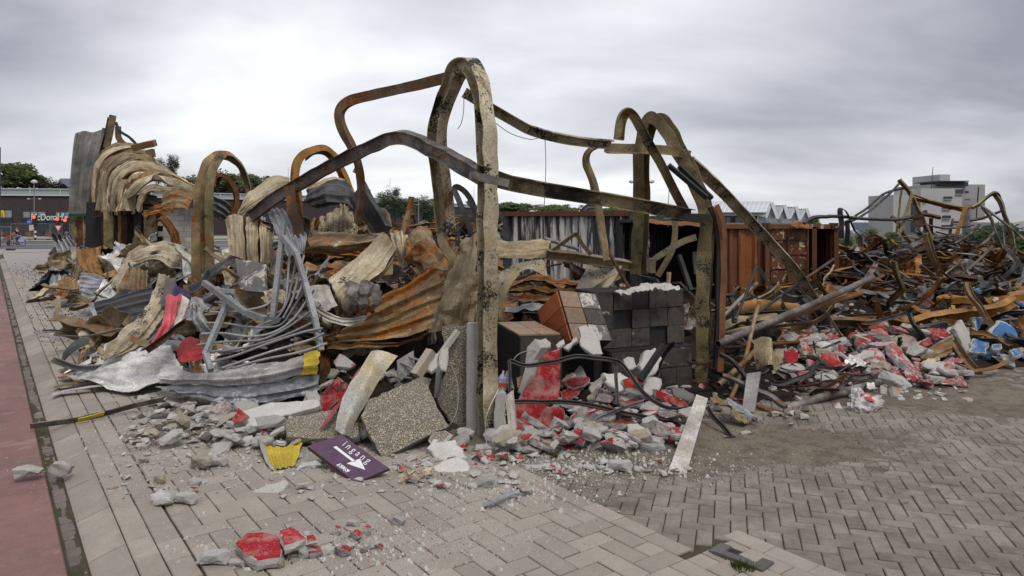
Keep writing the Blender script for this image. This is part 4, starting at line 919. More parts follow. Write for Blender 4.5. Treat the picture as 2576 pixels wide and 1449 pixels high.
SH('bent_angle', [[(328, 838, 11.6), (352, 852, 11.5), (382, 868, 11.4)], [(326, 858, 11.4), (350, 870, 11.3), (366, 874, 11.3)]], 'burnt_rust_tan', 'short rusty channel under the long pale strip', crumple=.03)
beam('rusty_angle', [(364, 876, 11.3), (400, 852, 11.4), (432, 826, 11.6), (462, 806, 11.8)], prof_L(.10, .10, .012), 'rust_dark', 'dark rusty angle slanting under the pink strip', 'steel beam', wob=.02)
SH('grey_curl', [[(482, 770, 12.6), (484, 800, 12.5), (500, 830, 12.3), (526, 850, 12.2)], [(505, 765, 12.4), (508, 790, 12.2), (522, 810, 12), (540, 830, 12)]], 'grey_steel', 'grey curled sheet beside the pale railing', ribs=2, along='u', rib_h=.04, crumple=.04)
SH('red_sheet', [[(452, 868, 11.2), (470, 850, 11.3), (494, 852, 11.3), (508, 866, 11.2)], [(448, 892, 11), (470, 882, 10.9), (492, 884, 10.9), (512, 888, 10.9)], [(454, 912, 10.8), (476, 914, 10.7), (498, 912, 10.7), (514, 904, 10.7)]], 'dark_red_paint', 'dark red tray of bent metal by the railing foot', crumple=.07)
SH('black_channel', [[(160, 890, 13), (178, 866, 13.1), (210, 850, 13.3), (224, 852, 13.3)], [(156, 912, 12.8), (178, 890, 12.8), (214, 868, 13), (228, 866, 13)]], 'charred_steel', 'black bent channel standing on the pavement bricks', crumple=.03)
SH('white_sheet', [[(278, 888, 12.9), (320, 880, 12.9), (372, 874, 12.9), (430, 871, 12.8)], [(232, 915, 12.5), (290, 905, 12.4), (360, 898, 12.4), (445, 900, 12.3)], [(190, 938, 12.1), (262, 934, 11.9), (340, 926, 11.9), (456, 928, 11.9)], [(168, 946, 11.9), (245, 966, 11.6), (330, 985, 11.3), (400, 962, 11.6)]], 'ashen_sheet', 'large ash-white crumpled roof sheet flat on the pavement', ribs=5, along='u', rib_h=.05, nu=44, nv=40, crumple=.075, cs=1.4, thick=.01)
ws = empty('white_gutter', P(600, 1010, 10.6), 'long ash-white folded gutter strip with a bright yellow end', 'metal sheet')
sheet('upper_fold', [[(404, 930, 11.5), (500, 936, 11.2), (600, 926, 11), (700, 906, 10.8), (766, 890, 10.7)], [(400, 950, 11.2), (500, 950, 10.9), (610, 946, 10.7), (705, 930, 10.5), (762, 915, 10.4)], [(402, 966, 11.3), (500, 968, 11), (610, 968, 10.8), (705, 955, 10.6), (757, 945, 10.5)]], 'ashen_sheet', None, None, parent=ws, ribs=3, along='u', rib_h=.03, nu=40, crumple=.04)
sheet('yellow_end', [[(764, 890, 10.7), (786, 884, 10.65), (804, 880, 10.6)], [(763, 915, 10.38), (784, 912, 10.35), (800, 910, 10.3)], [(757, 944, 10.5), (780, 942, 10.45), (797, 941, 10.4)]], 'yellow_paint', 'bright yellow painted end of the gutter', None, parent=ws, ribs=3, along='u', rib_h=.03, crumple=.012, tear=.02)
sheet('lower_fold', [[(392, 975, 11.3), (500, 968, 11.1), (620, 966, 10.9), (740, 950, 10.7), (804, 940, 10.6)], [(440, 985, 10.9), (540, 990, 10.6), (640, 990, 10.4), (740, 975, 10.3), (804, 960, 10.3)], [(480, 1000, 10.7), (570, 1012, 10.4), (660, 1015, 10.3), (740, 1000, 10.3), (800, 988, 10.3)]], 'galvanized', None, None, parent=ws, ribs=2, along='u', rib_h=.04, nu=40, crumple=.06)
sheet('scorched_tip', [[(804, 884, 10.8), (818, 880, 10.9), (832, 886, 10.9)], [(803, 925, 10.5), (818, 920, 10.6), (832, 925, 10.7)], [(800, 985, 10.3), (812, 975, 10.4), (822, 950, 10.5)]], 'rust_dark', None, None, parent=ws, crumple=.06)
for k, (a, b) in enumerate((((133, 998), (262, 985)), ((140, 980), (225, 975)), ((146, 960), (215, 950)), ((150, 938), (225, 926)))):
    p0, p1 = G(*a), G(*b); d = (p1-p0).normalized(); s_ = Vector((-d.y, d.x, 0))
    sheet('flat_strip', [[p0-s_*.08+Vector((0, 0, .05)), p0.lerp(p1, .5)-s_*.09+Vector((0, 0, .09)), p1-s_*.08+Vector((0, 0, .12))], [p0+s_*.09+Vector((0, 0, .04)), p0.lerp(p1, .5)+s_*.09+Vector((0, 0, .07)), p1+s_*.09+Vector((0, 0, .10))]], 'burnt_rust_tan' if k else 'soot_white', ('thin white strip sticking out from under the large white sheet', 'rusty strip sticking out from under the large white sheet', 'second rusty strip beneath the large white sheet', 'upper rusty strip beneath the large white sheet')[k], raw=True, ribs=1, along='u', rib_h=.02, crumple=.02, nv=6)
beam('trim_strip', [G(76, 1072, .03), G(130, 1066, .03), G(196, 1056, .04), G(270, 1038, .05), G(340, 1020, .09), G(412, 1004, .12)], prof_R(.012, .10), 'charred_rust', 'long black and yellow trim strip lying across the kerb', 'metal strip', raw=True, hint=(.4, -.5, .9), wob=.01)
beam('trim_strip', [G(196, 1056, .06), G(214, 1052, .065), G(236, 1047, .07), G(262, 1040, .08)], prof_R(.014, .06), 'yellow_paint', 'yellow painted strip lying on the black trim strip', 'metal strip', raw=True, hint=(.4, -.5, .9), wob=.01)
# middle heap
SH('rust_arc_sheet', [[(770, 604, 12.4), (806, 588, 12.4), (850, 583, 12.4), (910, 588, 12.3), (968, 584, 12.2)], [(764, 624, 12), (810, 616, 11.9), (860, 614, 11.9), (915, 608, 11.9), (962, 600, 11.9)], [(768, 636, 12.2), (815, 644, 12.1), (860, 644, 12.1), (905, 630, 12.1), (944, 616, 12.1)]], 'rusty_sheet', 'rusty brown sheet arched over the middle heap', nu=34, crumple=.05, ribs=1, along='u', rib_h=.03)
SH('pale_sheet', [[(962, 588, 11.6), (980, 596, 11.4), (998, 622, 11.3)], [(915, 634, 11.4), (938, 650, 11.2), (966, 676, 11.1)], [(868, 672, 11.2), (892, 694, 11), (920, 720, 10.9)], [(826, 702, 11), (848, 732, 10.8), (878, 764, 10.7)], [(842, 724, 11), (858, 762, 10.8), (870, 792, 10.8)]], 'speckled_sheet', 'long pale speckled panel thrust up diagonally from the middle heap', ribs=4, rib_h=.025, nv=36, crumple=.035, thick=.01)
SH('pale_flap', [[(998, 622, 11.4), (990, 650, 11.3), (986, 690, 11.2)], [(966, 672, 11.3), (960, 690, 11.2), (955, 700, 11.2)], [(940, 700, 11.2), (930, 710, 11.2), (926, 720, 11.1)]], 'tan_sheet', 'tan side flap of the long pale speckled panel', ribs=2, rib_h=.03, crumple=.05)
SH('charred_tangle', [[(876, 712, 10.8), (900, 702, 10.6), (930, 706, 10.5), (955, 716, 10.6)], [(872, 740, 10.5), (900, 735, 10.2), (930, 745, 10.3), (958, 745, 10.5)], [(866, 775, 10.6), (898, 770, 10.3), (926, 780, 10.4), (950, 765, 10.6)], [(868, 796, 10.8), (900, 796, 10.6), (925, 795, 10.6), (944, 790, 10.7)]], 'charred_rust', 'grey crumpled sheet hanging like a wrung cloth below the pale panel', crumple=.09, cs=1.8, nu=34, nv=34, ribs=2, rib_h=.06)
SH('cream_fold', [[(766, 730, 11.2), (795, 716, 11.2), (828, 718, 11.1)], [(770, 748, 11), (805, 752, 10.8), (838, 745, 10.8)], [(790, 766, 10.9), (820, 775, 10.7), (850, 768, 10.7)]], 'soot_white', 'cream folded sheet corner left of the long pale panel', crumple=.06, ribs=1)
SH('cream_fold', [[(770, 752, 10.8), (810, 778, 10.6), (862, 796, 10.5), (922, 796, 10.5)], [(772, 772, 10.6), (812, 800, 10.5), (864, 814, 10.4), (910, 808, 10.4)]], 'soot_white', 'cream rolled edge sheet under the wrung grey sheet', crumple=.05, ribs=2, along='u', rib_h=.03, nu=30)
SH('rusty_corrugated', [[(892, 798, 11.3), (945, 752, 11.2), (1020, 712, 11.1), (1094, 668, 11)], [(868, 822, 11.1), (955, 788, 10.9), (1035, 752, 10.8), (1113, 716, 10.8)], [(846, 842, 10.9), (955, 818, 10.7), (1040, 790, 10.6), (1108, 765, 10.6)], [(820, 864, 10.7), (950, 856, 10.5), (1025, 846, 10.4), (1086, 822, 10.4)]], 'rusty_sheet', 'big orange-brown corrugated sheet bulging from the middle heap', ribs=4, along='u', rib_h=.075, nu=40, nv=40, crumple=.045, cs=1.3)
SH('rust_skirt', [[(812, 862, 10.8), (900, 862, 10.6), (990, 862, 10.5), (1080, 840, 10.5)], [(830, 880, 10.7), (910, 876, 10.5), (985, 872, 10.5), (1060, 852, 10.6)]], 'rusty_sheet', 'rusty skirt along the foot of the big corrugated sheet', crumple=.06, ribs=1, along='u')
SH('scorched_bulge', [[(1164, 604, 10.6), (1182, 594, 10.4), (1198, 590, 10.4)], [(1148, 660, 10.4), (1172, 652, 10.1), (1198, 650, 10.1)], [(1126, 715, 10.3), (1160, 705, 9.95), (1198, 700, 10)], [(1098, 780, 10.2), (1145, 765, 9.9), (1198, 760, 10)], [(1078, 835, 10.2), (1135, 828, 10), (1192, 822, 10)]], 'tan_sheet', 'scorched tan sheet bulging out behind the corner column', crumple=.09, cs=1.6, nv=34, ribs=1, rib_h=.04)
SH('ochre_crumple', [[(1028, 604, 12), (1046, 576, 12), (1072, 578, 11.9), (1098, 598, 11.8)], [(1022, 630, 11.6), (1056, 610, 11.4), (1086, 616, 11.4), (1112, 640, 11.4)], [(1030, 655, 11.5), (1065, 650, 11.2), (1095, 660, 11.1), (1122, 684, 11.2)], [(1050, 690, 11.4), (1080, 690, 11.1), (1105, 700, 11), (1126, 712, 11.1)]], 'burnt_rust_tan', 'ochre sheet crumpled like cloth beside the hairpin foot', crumple=.12, cs=1.7, nu=34, nv=34)
SH('cream_block', [[(980, 586, 12.2), (1002, 580, 12.1), (1024, 590, 12.1)], [(992, 630, 11.9), (1010, 628, 11.8), (1026, 640, 11.8)], [(1000, 670, 11.8), (1014, 676, 11.7), (1026, 672, 11.8)]], 'pale_sheet', 'cream ribbed offcut between the pale panel and ochre sheet', ribs=3, rib_h=.04, crumple=.06)
SH('upright_cream', [[(806, 542, 13), (832, 530, 12.8), (856, 510, 12.8), (872, 514, 12.8), (890, 532, 13)], [(804, 565, 12.9), (830, 558, 12.7), (858, 545, 12.6), (878, 550, 12.7), (894, 560, 12.9)], [(804, 592, 12.8), (830, 592, 12.7), (858, 592, 12.6), (880, 592, 12.7), (898, 592, 12.8)]], 'speckled_sheet', 'upright cream fluted sheet with torn top behind the arched rusty sheet', ribs=6, rib_h=.08, crumple=.06)
SH('blue_corrugated', [[(672, 534, 12.8), (692, 524, 12.8), (715, 528, 12.7), (737, 538, 12.6)], [(688, 570, 12.4), (712, 560, 12.3), (736, 562, 12.2), (757, 570, 12.2)], [(704, 606, 12), (728, 600, 11.9), (750, 602, 11.9), (772, 594, 11.9)], [(722, 644, 11.7), (742, 640, 11.6), (758, 636, 11.6), (768, 622, 11.7)]], 'galvanized', 'blue-grey corrugated sheet propped behind the bent railing', ribs=5, rib_h=.03, crumple=.015, tear=.01)
SH('ribbed_cream', [[(566, 552, 13.4), (590, 538, 13.2), (612, 545, 13.1)], [(572, 590, 13.3), (592, 588, 13.1), (614, 596, 13)], [(578, 640, 13.2), (596, 645, 13.1), (616, 655, 13)]], 'pale_sheet', 'narrow cream ribbed panel with bent top by the grey railing', ribs=4, rib_h=.012, crumple=.03)
SH('ribbed_cream', [[(620, 548, 13), (636, 552, 12.9), (649, 560, 12.9)], [(620, 596, 12.9), (636, 600, 12.8), (649, 605, 12.8)], [(622, 655, 12.9), (636, 660, 12.8), (650, 660, 12.8)]], 'pale_sheet', 'middle cream ribbed panel between two rusty gaps', ribs=4, rib_h=.012, crumple=.03)
SH('ribbed_cream', [[(654, 562, 12.9), (668, 570, 12.8), (684, 590, 12.9)], [(654, 606, 12.8), (668, 610, 12.7), (684, 616, 12.8)], [(655, 660, 12.8), (668, 662, 12.8), (684, 655, 12.9)]], 'pale_sheet', 'right cream ribbed panel sloping off at the top', ribs=4, rib_h=.012, crumple=.03)
for xx, y0 in ((617, 548), (651.5, 560)):
    MB().box((P(xx, 600, 13.05)), (.05, .04, .75)).put('rusty_batten', 'rust_dark', label='dark rusty batten beside the '+('narrow bent-top' if xx < 630 else 'sloping-topped')+' cream ribbed panel', cat='batten', group='battens between the cream panels')
SH('pale_canopy', [[(596, 536, 14.6), (612, 500, 14.6), (650, 465, 14.7), (690, 442, 14.8), (728, 448, 14.8)], [(604, 542, 14.2), (625, 512, 14), (660, 484, 14), (696, 466, 14.1), (724, 462, 14.3)], [(612, 546, 13.9), (640, 522, 13.8), (672, 500, 13.8), (700, 482, 13.9), (716, 474, 14)]], 'pale_sheet', 'pale ribbed canopy sheet under the left end of the sooty beam', ribs=5, along='u', rib_h=.06, crumple=.05, nu=30)
SH('dark_canopy', [[(772, 482, 14), (812, 456, 14), (850, 452, 14), (884, 470, 13.9)], [(768, 505, 13.6), (815, 488, 13.4), (858, 484, 13.4), (898, 510, 13.4)], [(800, 528, 13.4), (840, 524, 13.2), (878, 536, 13.1), (912, 565, 13)]], 'dark_sheet', 'black ribbed canopy sheet beneath the kinked thin beam', ribs=4, along='u', rib_h=.06, crumple=.06)  # near-black sheet set below the pale edge strip
SH('pale_canopy', [[(770, 476, 14.4), (806, 456, 14.4), (842, 446, 14.5), (868, 452, 14.5)], [(772, 486, 14.2), (808, 468, 14.2), (846, 458, 14.2), (876, 466, 14.2)]], 'pale_sheet', 'pale edge of sheeting above the black canopy', ribs=3, along='u', rib_h=.05, crumple=.03)
SH('black_flap', [[(470, 720, 13.6), (510, 690, 13.6), (560, 650, 13.5), (600, 636, 13.4), (650, 660, 13.3)], [(476, 738, 13.2), (515, 712, 13.1), (560, 680, 13), (602, 660, 13), (648, 684, 13)]], 'charred_steel', 'black curled flap lying across the left heap', crumple=.06, ribs=1, along='u', rib_h=.05, nu=30)
SH('concrete_like_sheet', [[(598, 655, 12.9), (630, 660, 12.8), (672, 668, 12.7)], [(600, 690, 12.7), (632, 700, 12.6), (674, 705, 12.5)], [(610, 730, 12.5), (640, 738, 12.4), (676, 740, 12.4)]], 'tile_pale', 'grey speckled wall panel standing behind the railing', cat='panel', crumple=.03, thick=.06)
SH('pale_green_sheet', [[(500, 646, 17), (530, 636, 17), (556, 640, 17)], [(515, 665, 16.8), (540, 668, 16.7), (562, 660, 16.8)]], 'soot_white', 'pale green-white sheet wedged at the left heap top', crumple=.05)
SH('crumpled_red_wrap', [[(660, 730, 12), (690, 720, 11.9), (715, 735, 11.9)], [(664, 760, 11.8), (692, 765, 11.6), (718, 765, 11.7)]], 'pale_sheet', 'creased cream sheet behind the railing uprights', crumple=.10, cs=2.5)
# inside the corner, seen between the two columns
SH('tan_flap', [[(1252, 610, 12.6), (1300, 606, 12.5), (1350, 606, 12.5), (1386, 604, 12.6)], [(1252, 630, 12.3), (1300, 632, 12.2), (1350, 626, 12.2), (1380, 622, 12.3)], [(1252, 652, 12.2), (1300, 652, 12.1), (1345, 650, 12.1), (1374, 648, 12.2)]], 'tan_sheet', 'dull tan sheet lying level behind the corner column', crumple=.06, ribs=1, along='u', rib_h=.05)
SH('tan_flap', [[(1252, 690, 11.6), (1290, 668, 11.7), (1330, 654, 11.8), (1374, 648, 11.9)], [(1256, 712, 11.4), (1298, 690, 11.5), (1340, 680, 11.6), (1378, 696, 11.7)]], 'speckled_sheet', 'speckled sheet curling down from the dull tan sheet', crumple=.04)
beam('curved_board', [(1302, 684, 11.4), (1284, 702, 11.2), (1266, 735, 11), (1254, 775, 10.9)], prof_R(.11, .03), 'burnt_tan', 'curved grey board leaning right of the corner column', 'board')
for k in range(4):
    y0 = 700+k*24
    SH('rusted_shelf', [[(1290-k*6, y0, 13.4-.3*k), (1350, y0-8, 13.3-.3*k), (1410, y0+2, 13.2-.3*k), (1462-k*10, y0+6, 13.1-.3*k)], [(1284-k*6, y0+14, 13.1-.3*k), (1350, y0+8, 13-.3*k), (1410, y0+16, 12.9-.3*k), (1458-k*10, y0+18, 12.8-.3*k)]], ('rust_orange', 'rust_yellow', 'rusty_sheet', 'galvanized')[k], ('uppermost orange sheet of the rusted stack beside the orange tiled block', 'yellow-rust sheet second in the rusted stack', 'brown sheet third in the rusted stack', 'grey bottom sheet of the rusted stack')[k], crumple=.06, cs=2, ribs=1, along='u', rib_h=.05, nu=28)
SH('blistered_sheet', [[(1478, 664, 13), (1515, 668, 12.8), (1566, 672, 12.7)], [(1462, 700, 12.7), (1500, 704, 12.5), (1545, 705, 12.4)], [(1444, 738, 12.4), (1480, 740, 12.2), (1516, 742, 12.2)]], 'speckled_sheet', 'blistered olive sheet sloping behind the sooty tiled block', crumple=.04, ribs=1, rib_h=.05)
beam('olive_strip', [(1560, 690, 12.6), (1520, 715, 12.4), (1488, 740, 12.2)], prof_R(.12, .02), 'burnt_olive', 'olive strip sloping down onto the sooty tiled block', 'steel strap')
# pale painted railing, bent, thrown on the heap
rl = empty('bent_railing', P(640, 930, 10.8), 'pale grey balcony railing bent and thrown on the heap', 'railing')
def rbox(a, b, w_=.075): MB().bar(P(*a), P(*b), w_, w_).put('frame_tube', 'rail_grey', rl)
rbox((512, 710, 11.0), (622, 790, 10.6)); rbox((620, 786, 10.6), (668, 803, 10.5)); rbox((572, 760, 10.9), (517, 892, 10.5)); rbox((517, 890, 10.5), (531, 932, 10.3))
rbox((714, 560, 11.3), (686, 800, 10.9)); rbox((712, 596, 11.2), (746, 640, 11.0)); rbox((745, 636, 11.0), (770, 718, 10.7)); rbox((769, 714, 10.7), (794, 808, 10.3)); rbox((792, 800, 10.3), (808, 882, 10.1)); rbox((548, 730, 11.1), (592, 734, 11.1), .06)
for pts in ([(546, 722, 11.2), (575, 742, 11.1), (600, 770, 11), (622, 790, 10.95), (660, 800, 11)],
            [(578, 735, 11.2), (604, 768, 11.1), (640, 790, 11), (672, 795, 11)],
            [(530, 785, 11), (580, 785, 10.9), (620, 780, 10.95), (664, 770, 11), (690, 752, 11.1)],
            [(520, 812, 10.9), (570, 814, 10.8), (620, 822, 10.75), (668, 824, 10.8), (708, 816, 10.8), (732, 784, 10.8), (764, 733, 10.85), (784, 702, 10.8)],
            [(507, 840, 10.8), (560, 838, 10.7), (620, 846, 10.6), (668, 842, 10.6), (705, 828, 10.6), (740, 800, 10.6), (772, 756, 10.65), (790, 730, 10.6)],
            [(497, 868, 10.7), (540, 862, 10.6), (600, 858, 10.5), (660, 854, 10.45), (720, 826, 10.5), (778, 786, 10.5), (806, 768, 10.45)],
            [(522, 885, 10.55), (580, 880, 10.45), (650, 866, 10.35), (720, 842, 10.35), (784, 812, 10.35), (809, 795, 10.3)],
            [(526, 912, 10.4), (590, 895, 10.3), (670, 866, 10.25), (760, 836, 10.2), (812, 826, 10.15)],
            [(560, 925, 10.3), (600, 912, 10.2), (680, 885, 10.15), (780, 855, 10.1), (816, 838, 10.05)],
            [(586, 926, 10.2), (660, 905, 10.1), (754, 886, 10), (824, 863, 9.95)],
            [(732, 590, 11.3), (727, 660, 11.2), (718, 760, 11), (700, 786, 11), (672, 790, 11)],
            [(751, 613, 11.2), (744, 660, 11.1), (730, 730, 11), (720, 764, 10.95), (696, 800, 10.9), (665, 812, 10.9)],
            [(765, 642, 11), (752, 690, 10.9), (735, 755, 10.85), (712, 800, 10.8)],
            [(774, 672, 10.9), (764, 708, 10.8), (745, 752, 10.75)],
            [(541, 760, 11.05), (580, 764, 11.0)]):
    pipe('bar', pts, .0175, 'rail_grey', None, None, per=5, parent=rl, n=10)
# ================================================================ ash and small debris under everything
def heap_z(x, y):
    h = mound(x, y)
    if h < .03: return -.2
    n = noise.fractal(Vector((x*1.1, y*1.1, 1)), 1, 2, 4); r_ = abs(noise.noise(Vector((x*2.3, y*2.3, 5))))
    return h-.12+min(1, h*2)*(.20*n+.12*r_+.16*abs(noise.noise(Vector((x*4.6, y*4.6, 2)))))
v, f = sheet_grid(-15, 18, 9.0, 28, 330, 220, heap_z); put('burnt_debris', v, f, 'ash_gap_shade', kind='stuff', label='ash and small burnt debris filling the heaps, near-black for gap shade', cat='debris')
v, f = sheet_grid(-36, 16, 28, 52, 130, 60, heap_z); put('burnt_debris', v, f, 'ash_gap_shade', kind='stuff', label='far debris bed towards the street, near-black for gap shade', cat='debris')

# ================================================================ shipping containers
def corr_panel(a, b, z0, z1, n, depth, nrm, mat, parent, name='side_panel', wob=.0, seed=1):
    """trapezoidal steel wall from a to b"""
    a, b = Vector(a), Vector(b); v = []; f = []; cols = []
    for i in range(n):
        for t, d in ((0, 0), (.28, 0), (.42, 1), (.72, 1), (.86, 0)): cols.append(((i+t)/n, d))
    cols.append((1, 0)); rows = 9
    for j in range(rows+1):
        z = z0+(z1-z0)*j/rows
        for (t, d) in cols:
            p = a.lerp(b, t); q = Vector((t*6+seed, z*1.3, 2)); p = p+nrm*(-d*depth+wob*noise.noise(q)*(1+noise.noise(q*2.2))); v.append((p.x, p.y, z))
    W = len(cols)
    for j in range(rows):
        for i in range(W-1): f.append((j*W+i, j*W+i+1, (j+1)*W+i+1, (j+1)*W+i))
    k = len(v); v += [(p[0]-nrm.x*.05, p[1]-nrm.y*.05, p[2]) for p in v]; f += [tuple(k+q for q in g_)[::-1] for g_ in f]
    return put(name, v, f, mat, parent)
# dark striped one
c1 = empty('shipping_container', P(1430, 760, 19.5), 'black and grey sooty shipping container with ribbed side behind the heap', 'container')
A, B = P(1272, 560, 20.5), P(1590, 560, 18.6); A.z = B.z = 0
nn = Vector((-(B-A).y, (B-A).x, 0)).normalized(); nn = nn if nn.y < 0 else -nn
ZT = 2.99
corr_panel(A, B, .3, ZT-.12, 13, .07, nn, 'container_soot', c1, wob=.05)
MB().bar(A+Vector((0, 0, ZT-.06))+nn*.03, B+Vector((0, 0, ZT-.06))+nn*.03, .10, .13).put('top_rail', 'container_rust', c1)
MB().bar(A+Vector((0, 0, .25))+nn*.03, B+Vector((0, 0, .25))+nn*.03, .10, .16).put('bottom_rail', 'charred_steel', c1)
for q in (A, B): MB().box((q.x, q.y, ZT/2), (.16, .16, ZT+.02)).put('corner_post', 'charred_steel', c1)
E2 = B-nn*2.4
corr_panel(B, E2, .3, ZT-.12, 8, .05, Vector((nn.y, -nn.x, 0)), 'charred_steel', c1, 'end_panel')
MB().bar(A+Vector((0, 0, .9))+nn*.05, A.lerp(B, .75)+Vector((0, 0, .9))+nn*.05, .06, .06).put('side_rail', 'burnt_tan', c1)
MB().prism([A+Vector((0, 0, ZT)), B+Vector((0, 0, ZT)), E2+Vector((0, 0, ZT)), A-nn*2.4+Vector((0, 0, ZT))], (0, 0, -.04)).put('roof', 'charred_steel', c1)
# rusty open container
c2 = empty('shipping_container', P(1960, 770, 23), 'rust-brown shipping container with blistered door and open black side', 'container')
YD = 22.6
def cx(px): return (px-CX)/F*YD
zt = P(0, 571, YD).z; xs = (1823, 1928, 2042, 2102)
for x0, x1, n_, mt in ((1815, 1862, 2, 'container_rust'), (1862, 1905, 1, 'container_orange'), (1905, 1930, 1, 'container_rust')):
    corr_panel((cx(x0), YD, 0), (cx(x1), YD, 0), .1, zt, n_, .07, Vector((0, -1, 0)), mt, c2, wob=.03)
dr = MB().box(((cx(1930)+cx(2032))/2, YD+.05, zt/2), (cx(2032)-cx(1930), .06, zt-.1)).put('door', 'container_door_mat', c2)
for j in range(5):
    for i in range(2):
        x0, x1 = cx(1938+i*46), cx(1938+i*46+42); z0 = .28+j*.46
        MB().box(((x0+x1)/2, YD+.005, z0+.19), (x1-x0, .05, .38)).put('door_panel', 'container_door_mat', dr)
for px in (1981, 2030): MB().tube([(cx(px), YD-.07, .1), (cx(px), YD-.07, zt-.02)], .03, 8).put('lock_rod', 'container_rust', dr)
for zz_ in (.5, 1.2, 1.9): MB().box((cx(1932), YD-.03, zz_), (.25, .05, .09)).put('hinge', 'rust_dark', dr)
for px in (1928, 2046, 2101): MB().box((cx(px), YD-.02, zt/2), (.14, .16, zt)).put('corner_post', 'container_rust', c2)
MB().box(((cx(1815)+cx(2102))/2, YD-.02, zt+.02), (cx(2102)-cx(1815), .16, .14)).put('top_rail', 'container_rust', c2)
for px in (1926, 2096): MB().box((cx(px), YD-.04, zt+.03), (.20, .24, .20)).put('corner_casting', 'rust_dark', c2)
for px in (1926, 2096): MB().box((cx(px), YD-.165, zt+.03), (.07, .01, .11)).put('casting_hole_shade', 'char_black', c2)  # dark plate on the face, painted shade for the hole's inside
corr_panel((cx(2048), YD+1.6, 0), (cx(2100), YD+1.6, 0), .1, zt, 4, .06, Vector((0, -1, 0)), 'rust_dark', c2, 'inner_wall')
corr_panel((cx(2103), YD, 0), (cx(2103)+.35, YD+5.5, 0), .1, zt, 14, .06, Vector((1, 0, 0)), 'container_rust', c2)
corr_panel((cx(2042), YD, 0), (cx(2042), YD+2, 0), .1, zt, 5, .06, Vector((1, 0, 0)), 'charred_steel', c2, 'inner_wall')
corr_panel((cx(1815), YD, 0), (cx(1815), YD+5.5, 0), .1, zt, 14, .06, Vector((-1, 0, 0)), 'container_rust', c2)
MB().prism([(cx(1815), YD, zt+.05), (cx(2103), YD, zt+.05), (cx(2103)+.35, YD+5.5, zt+.05), (cx(1815), YD+5.5, zt+.05)], (0, 0, .03)).put('roof', 'rust_dark', c2)
sheet('roof_tatter', [[(1992, 560, 22.4), (2010, 562, 22.4), (2034, 564, 22.4)], [(1994, 570, 22.2), (2012, 574, 22.2), (2036, 574, 22.2)]], 'rust_orange', 'peeled rusty tatter lying on the brown container roof', crumple=.1)
# charred container with open side in the dark bay
c3 = empty('burnt_shed', P(1720, 760, 17.5), 'pitch-black open burnt shed between the two containers', 'shed')
YS = 18.2
def sx(px): return (px-CX)/F*YS
zs = P(0, 556, YS).z
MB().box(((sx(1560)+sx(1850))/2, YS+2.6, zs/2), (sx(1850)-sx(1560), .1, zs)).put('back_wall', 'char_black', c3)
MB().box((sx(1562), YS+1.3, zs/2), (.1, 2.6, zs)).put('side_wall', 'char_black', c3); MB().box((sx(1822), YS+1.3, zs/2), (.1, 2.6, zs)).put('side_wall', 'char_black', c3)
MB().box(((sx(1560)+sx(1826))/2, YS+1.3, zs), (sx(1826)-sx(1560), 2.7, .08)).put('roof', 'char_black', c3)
sheet('roof_edge', [[(1632, 552, 18.1), (1700, 556, 18.1), (1770, 560, 18.1), (1824, 562, 18.1)], [(1632, 562, 18), (1700, 566, 18), (1770, 570, 18), (1824, 572, 18)]], 'rust_orange', 'orange peeled edge of the roof', None, parent=c3, crumple=.05, ribs=0)
sheet('char_or_shade_panel', [[(1592, 545, 18), (1612, 548, 18), (1634, 560, 18)], [(1592, 600, 17.9), (1614, 605, 17.9), (1634, 615, 17.9)], [(1592, 680, 17.8), (1612, 685, 17.8), (1630, 690, 17.8)]], 'charred_rust', 'charred speckled wall strip beside the dark opening', cat='panel', crumple=.12)
sheet('burnt_hood', [[(1438, 575, 21), (1452, 540, 21), (1475, 515, 21), (1505, 512, 21)], [(1455, 578, 20.7), (1475, 548, 20.7), (1495, 528, 20.7), (1520, 530, 20.7)], [(1490, 585, 20.5), (1500, 565, 20.5), (1515, 548, 20.5), (1530, 545, 20.5)]], 'dark_sheet', 'burnt ribbed hood lying on the black striped container', ribs=4, along='u', rib_h=.08, crumple=.05)

# ================================================================ blocks faced with square tiles
def tiles(parent, o, ex, ey, nx, ny, tw_, th_, mats, nrm, seed, skip=(), gap=.010):
    r_ = random.Random(seed); o = Vector(o)
    for j in range(ny):
        for i in range(nx):
            if (i, j) in skip: continue
            if r_.random() < .07: continue
            c = o+ex*((i+.5)*tw_+r_.uniform(-.006, .006))+ey*((j+.5)*th_+r_.uniform(-.006, .006))+nrm*r_.uniform(-.014, .012)
            MB().box(c, (tw_-gap, th_-gap, .03), (ex, ey, nrm)).put('tile', r_.choice(mats) if isinstance(mats, list) else mats[(i, j)], parent)
bA = P(1496, 880, 11.3); bB = P(1720, 870, 11.95); bA.z = bB.z = 0
ex = (bB-bA).normalized(); ez = Vector((0, 0, 1)); bn = Vector((ex.y, -ex.x, 0)); bw = (bB-bA).length
tb = empty('tiled_block', bA.lerp(bB, .5), 'sooty black wall block clad with square tiles', 'tiled block')
ht = 1.66
MB().box(bA.lerp(bB, .5)+ez*(ht/2)-bn*.35, (bw, .64, ht-.02), (ex, bn, ez)).put('core', 'char_black', tb)
tiles(tb, bA+ez*(ht-.30*3-.01), ex, ez, 5, 3, bw/5, .30, ['tile_sooty'], bn, 5)
MB().box(bA.lerp(bB, .55)+ez*.37+bn*.10, (bw*.92, .2, .74), (ex, bn, ez)).put('plinth', 'char_black', tb)
tiles(tb, bA+ex*(bw*.10)+ez*.10+bn*.21, ex, ez, 5, 2, bw*.18, .31, ['tile_sooty'], bn, 6)
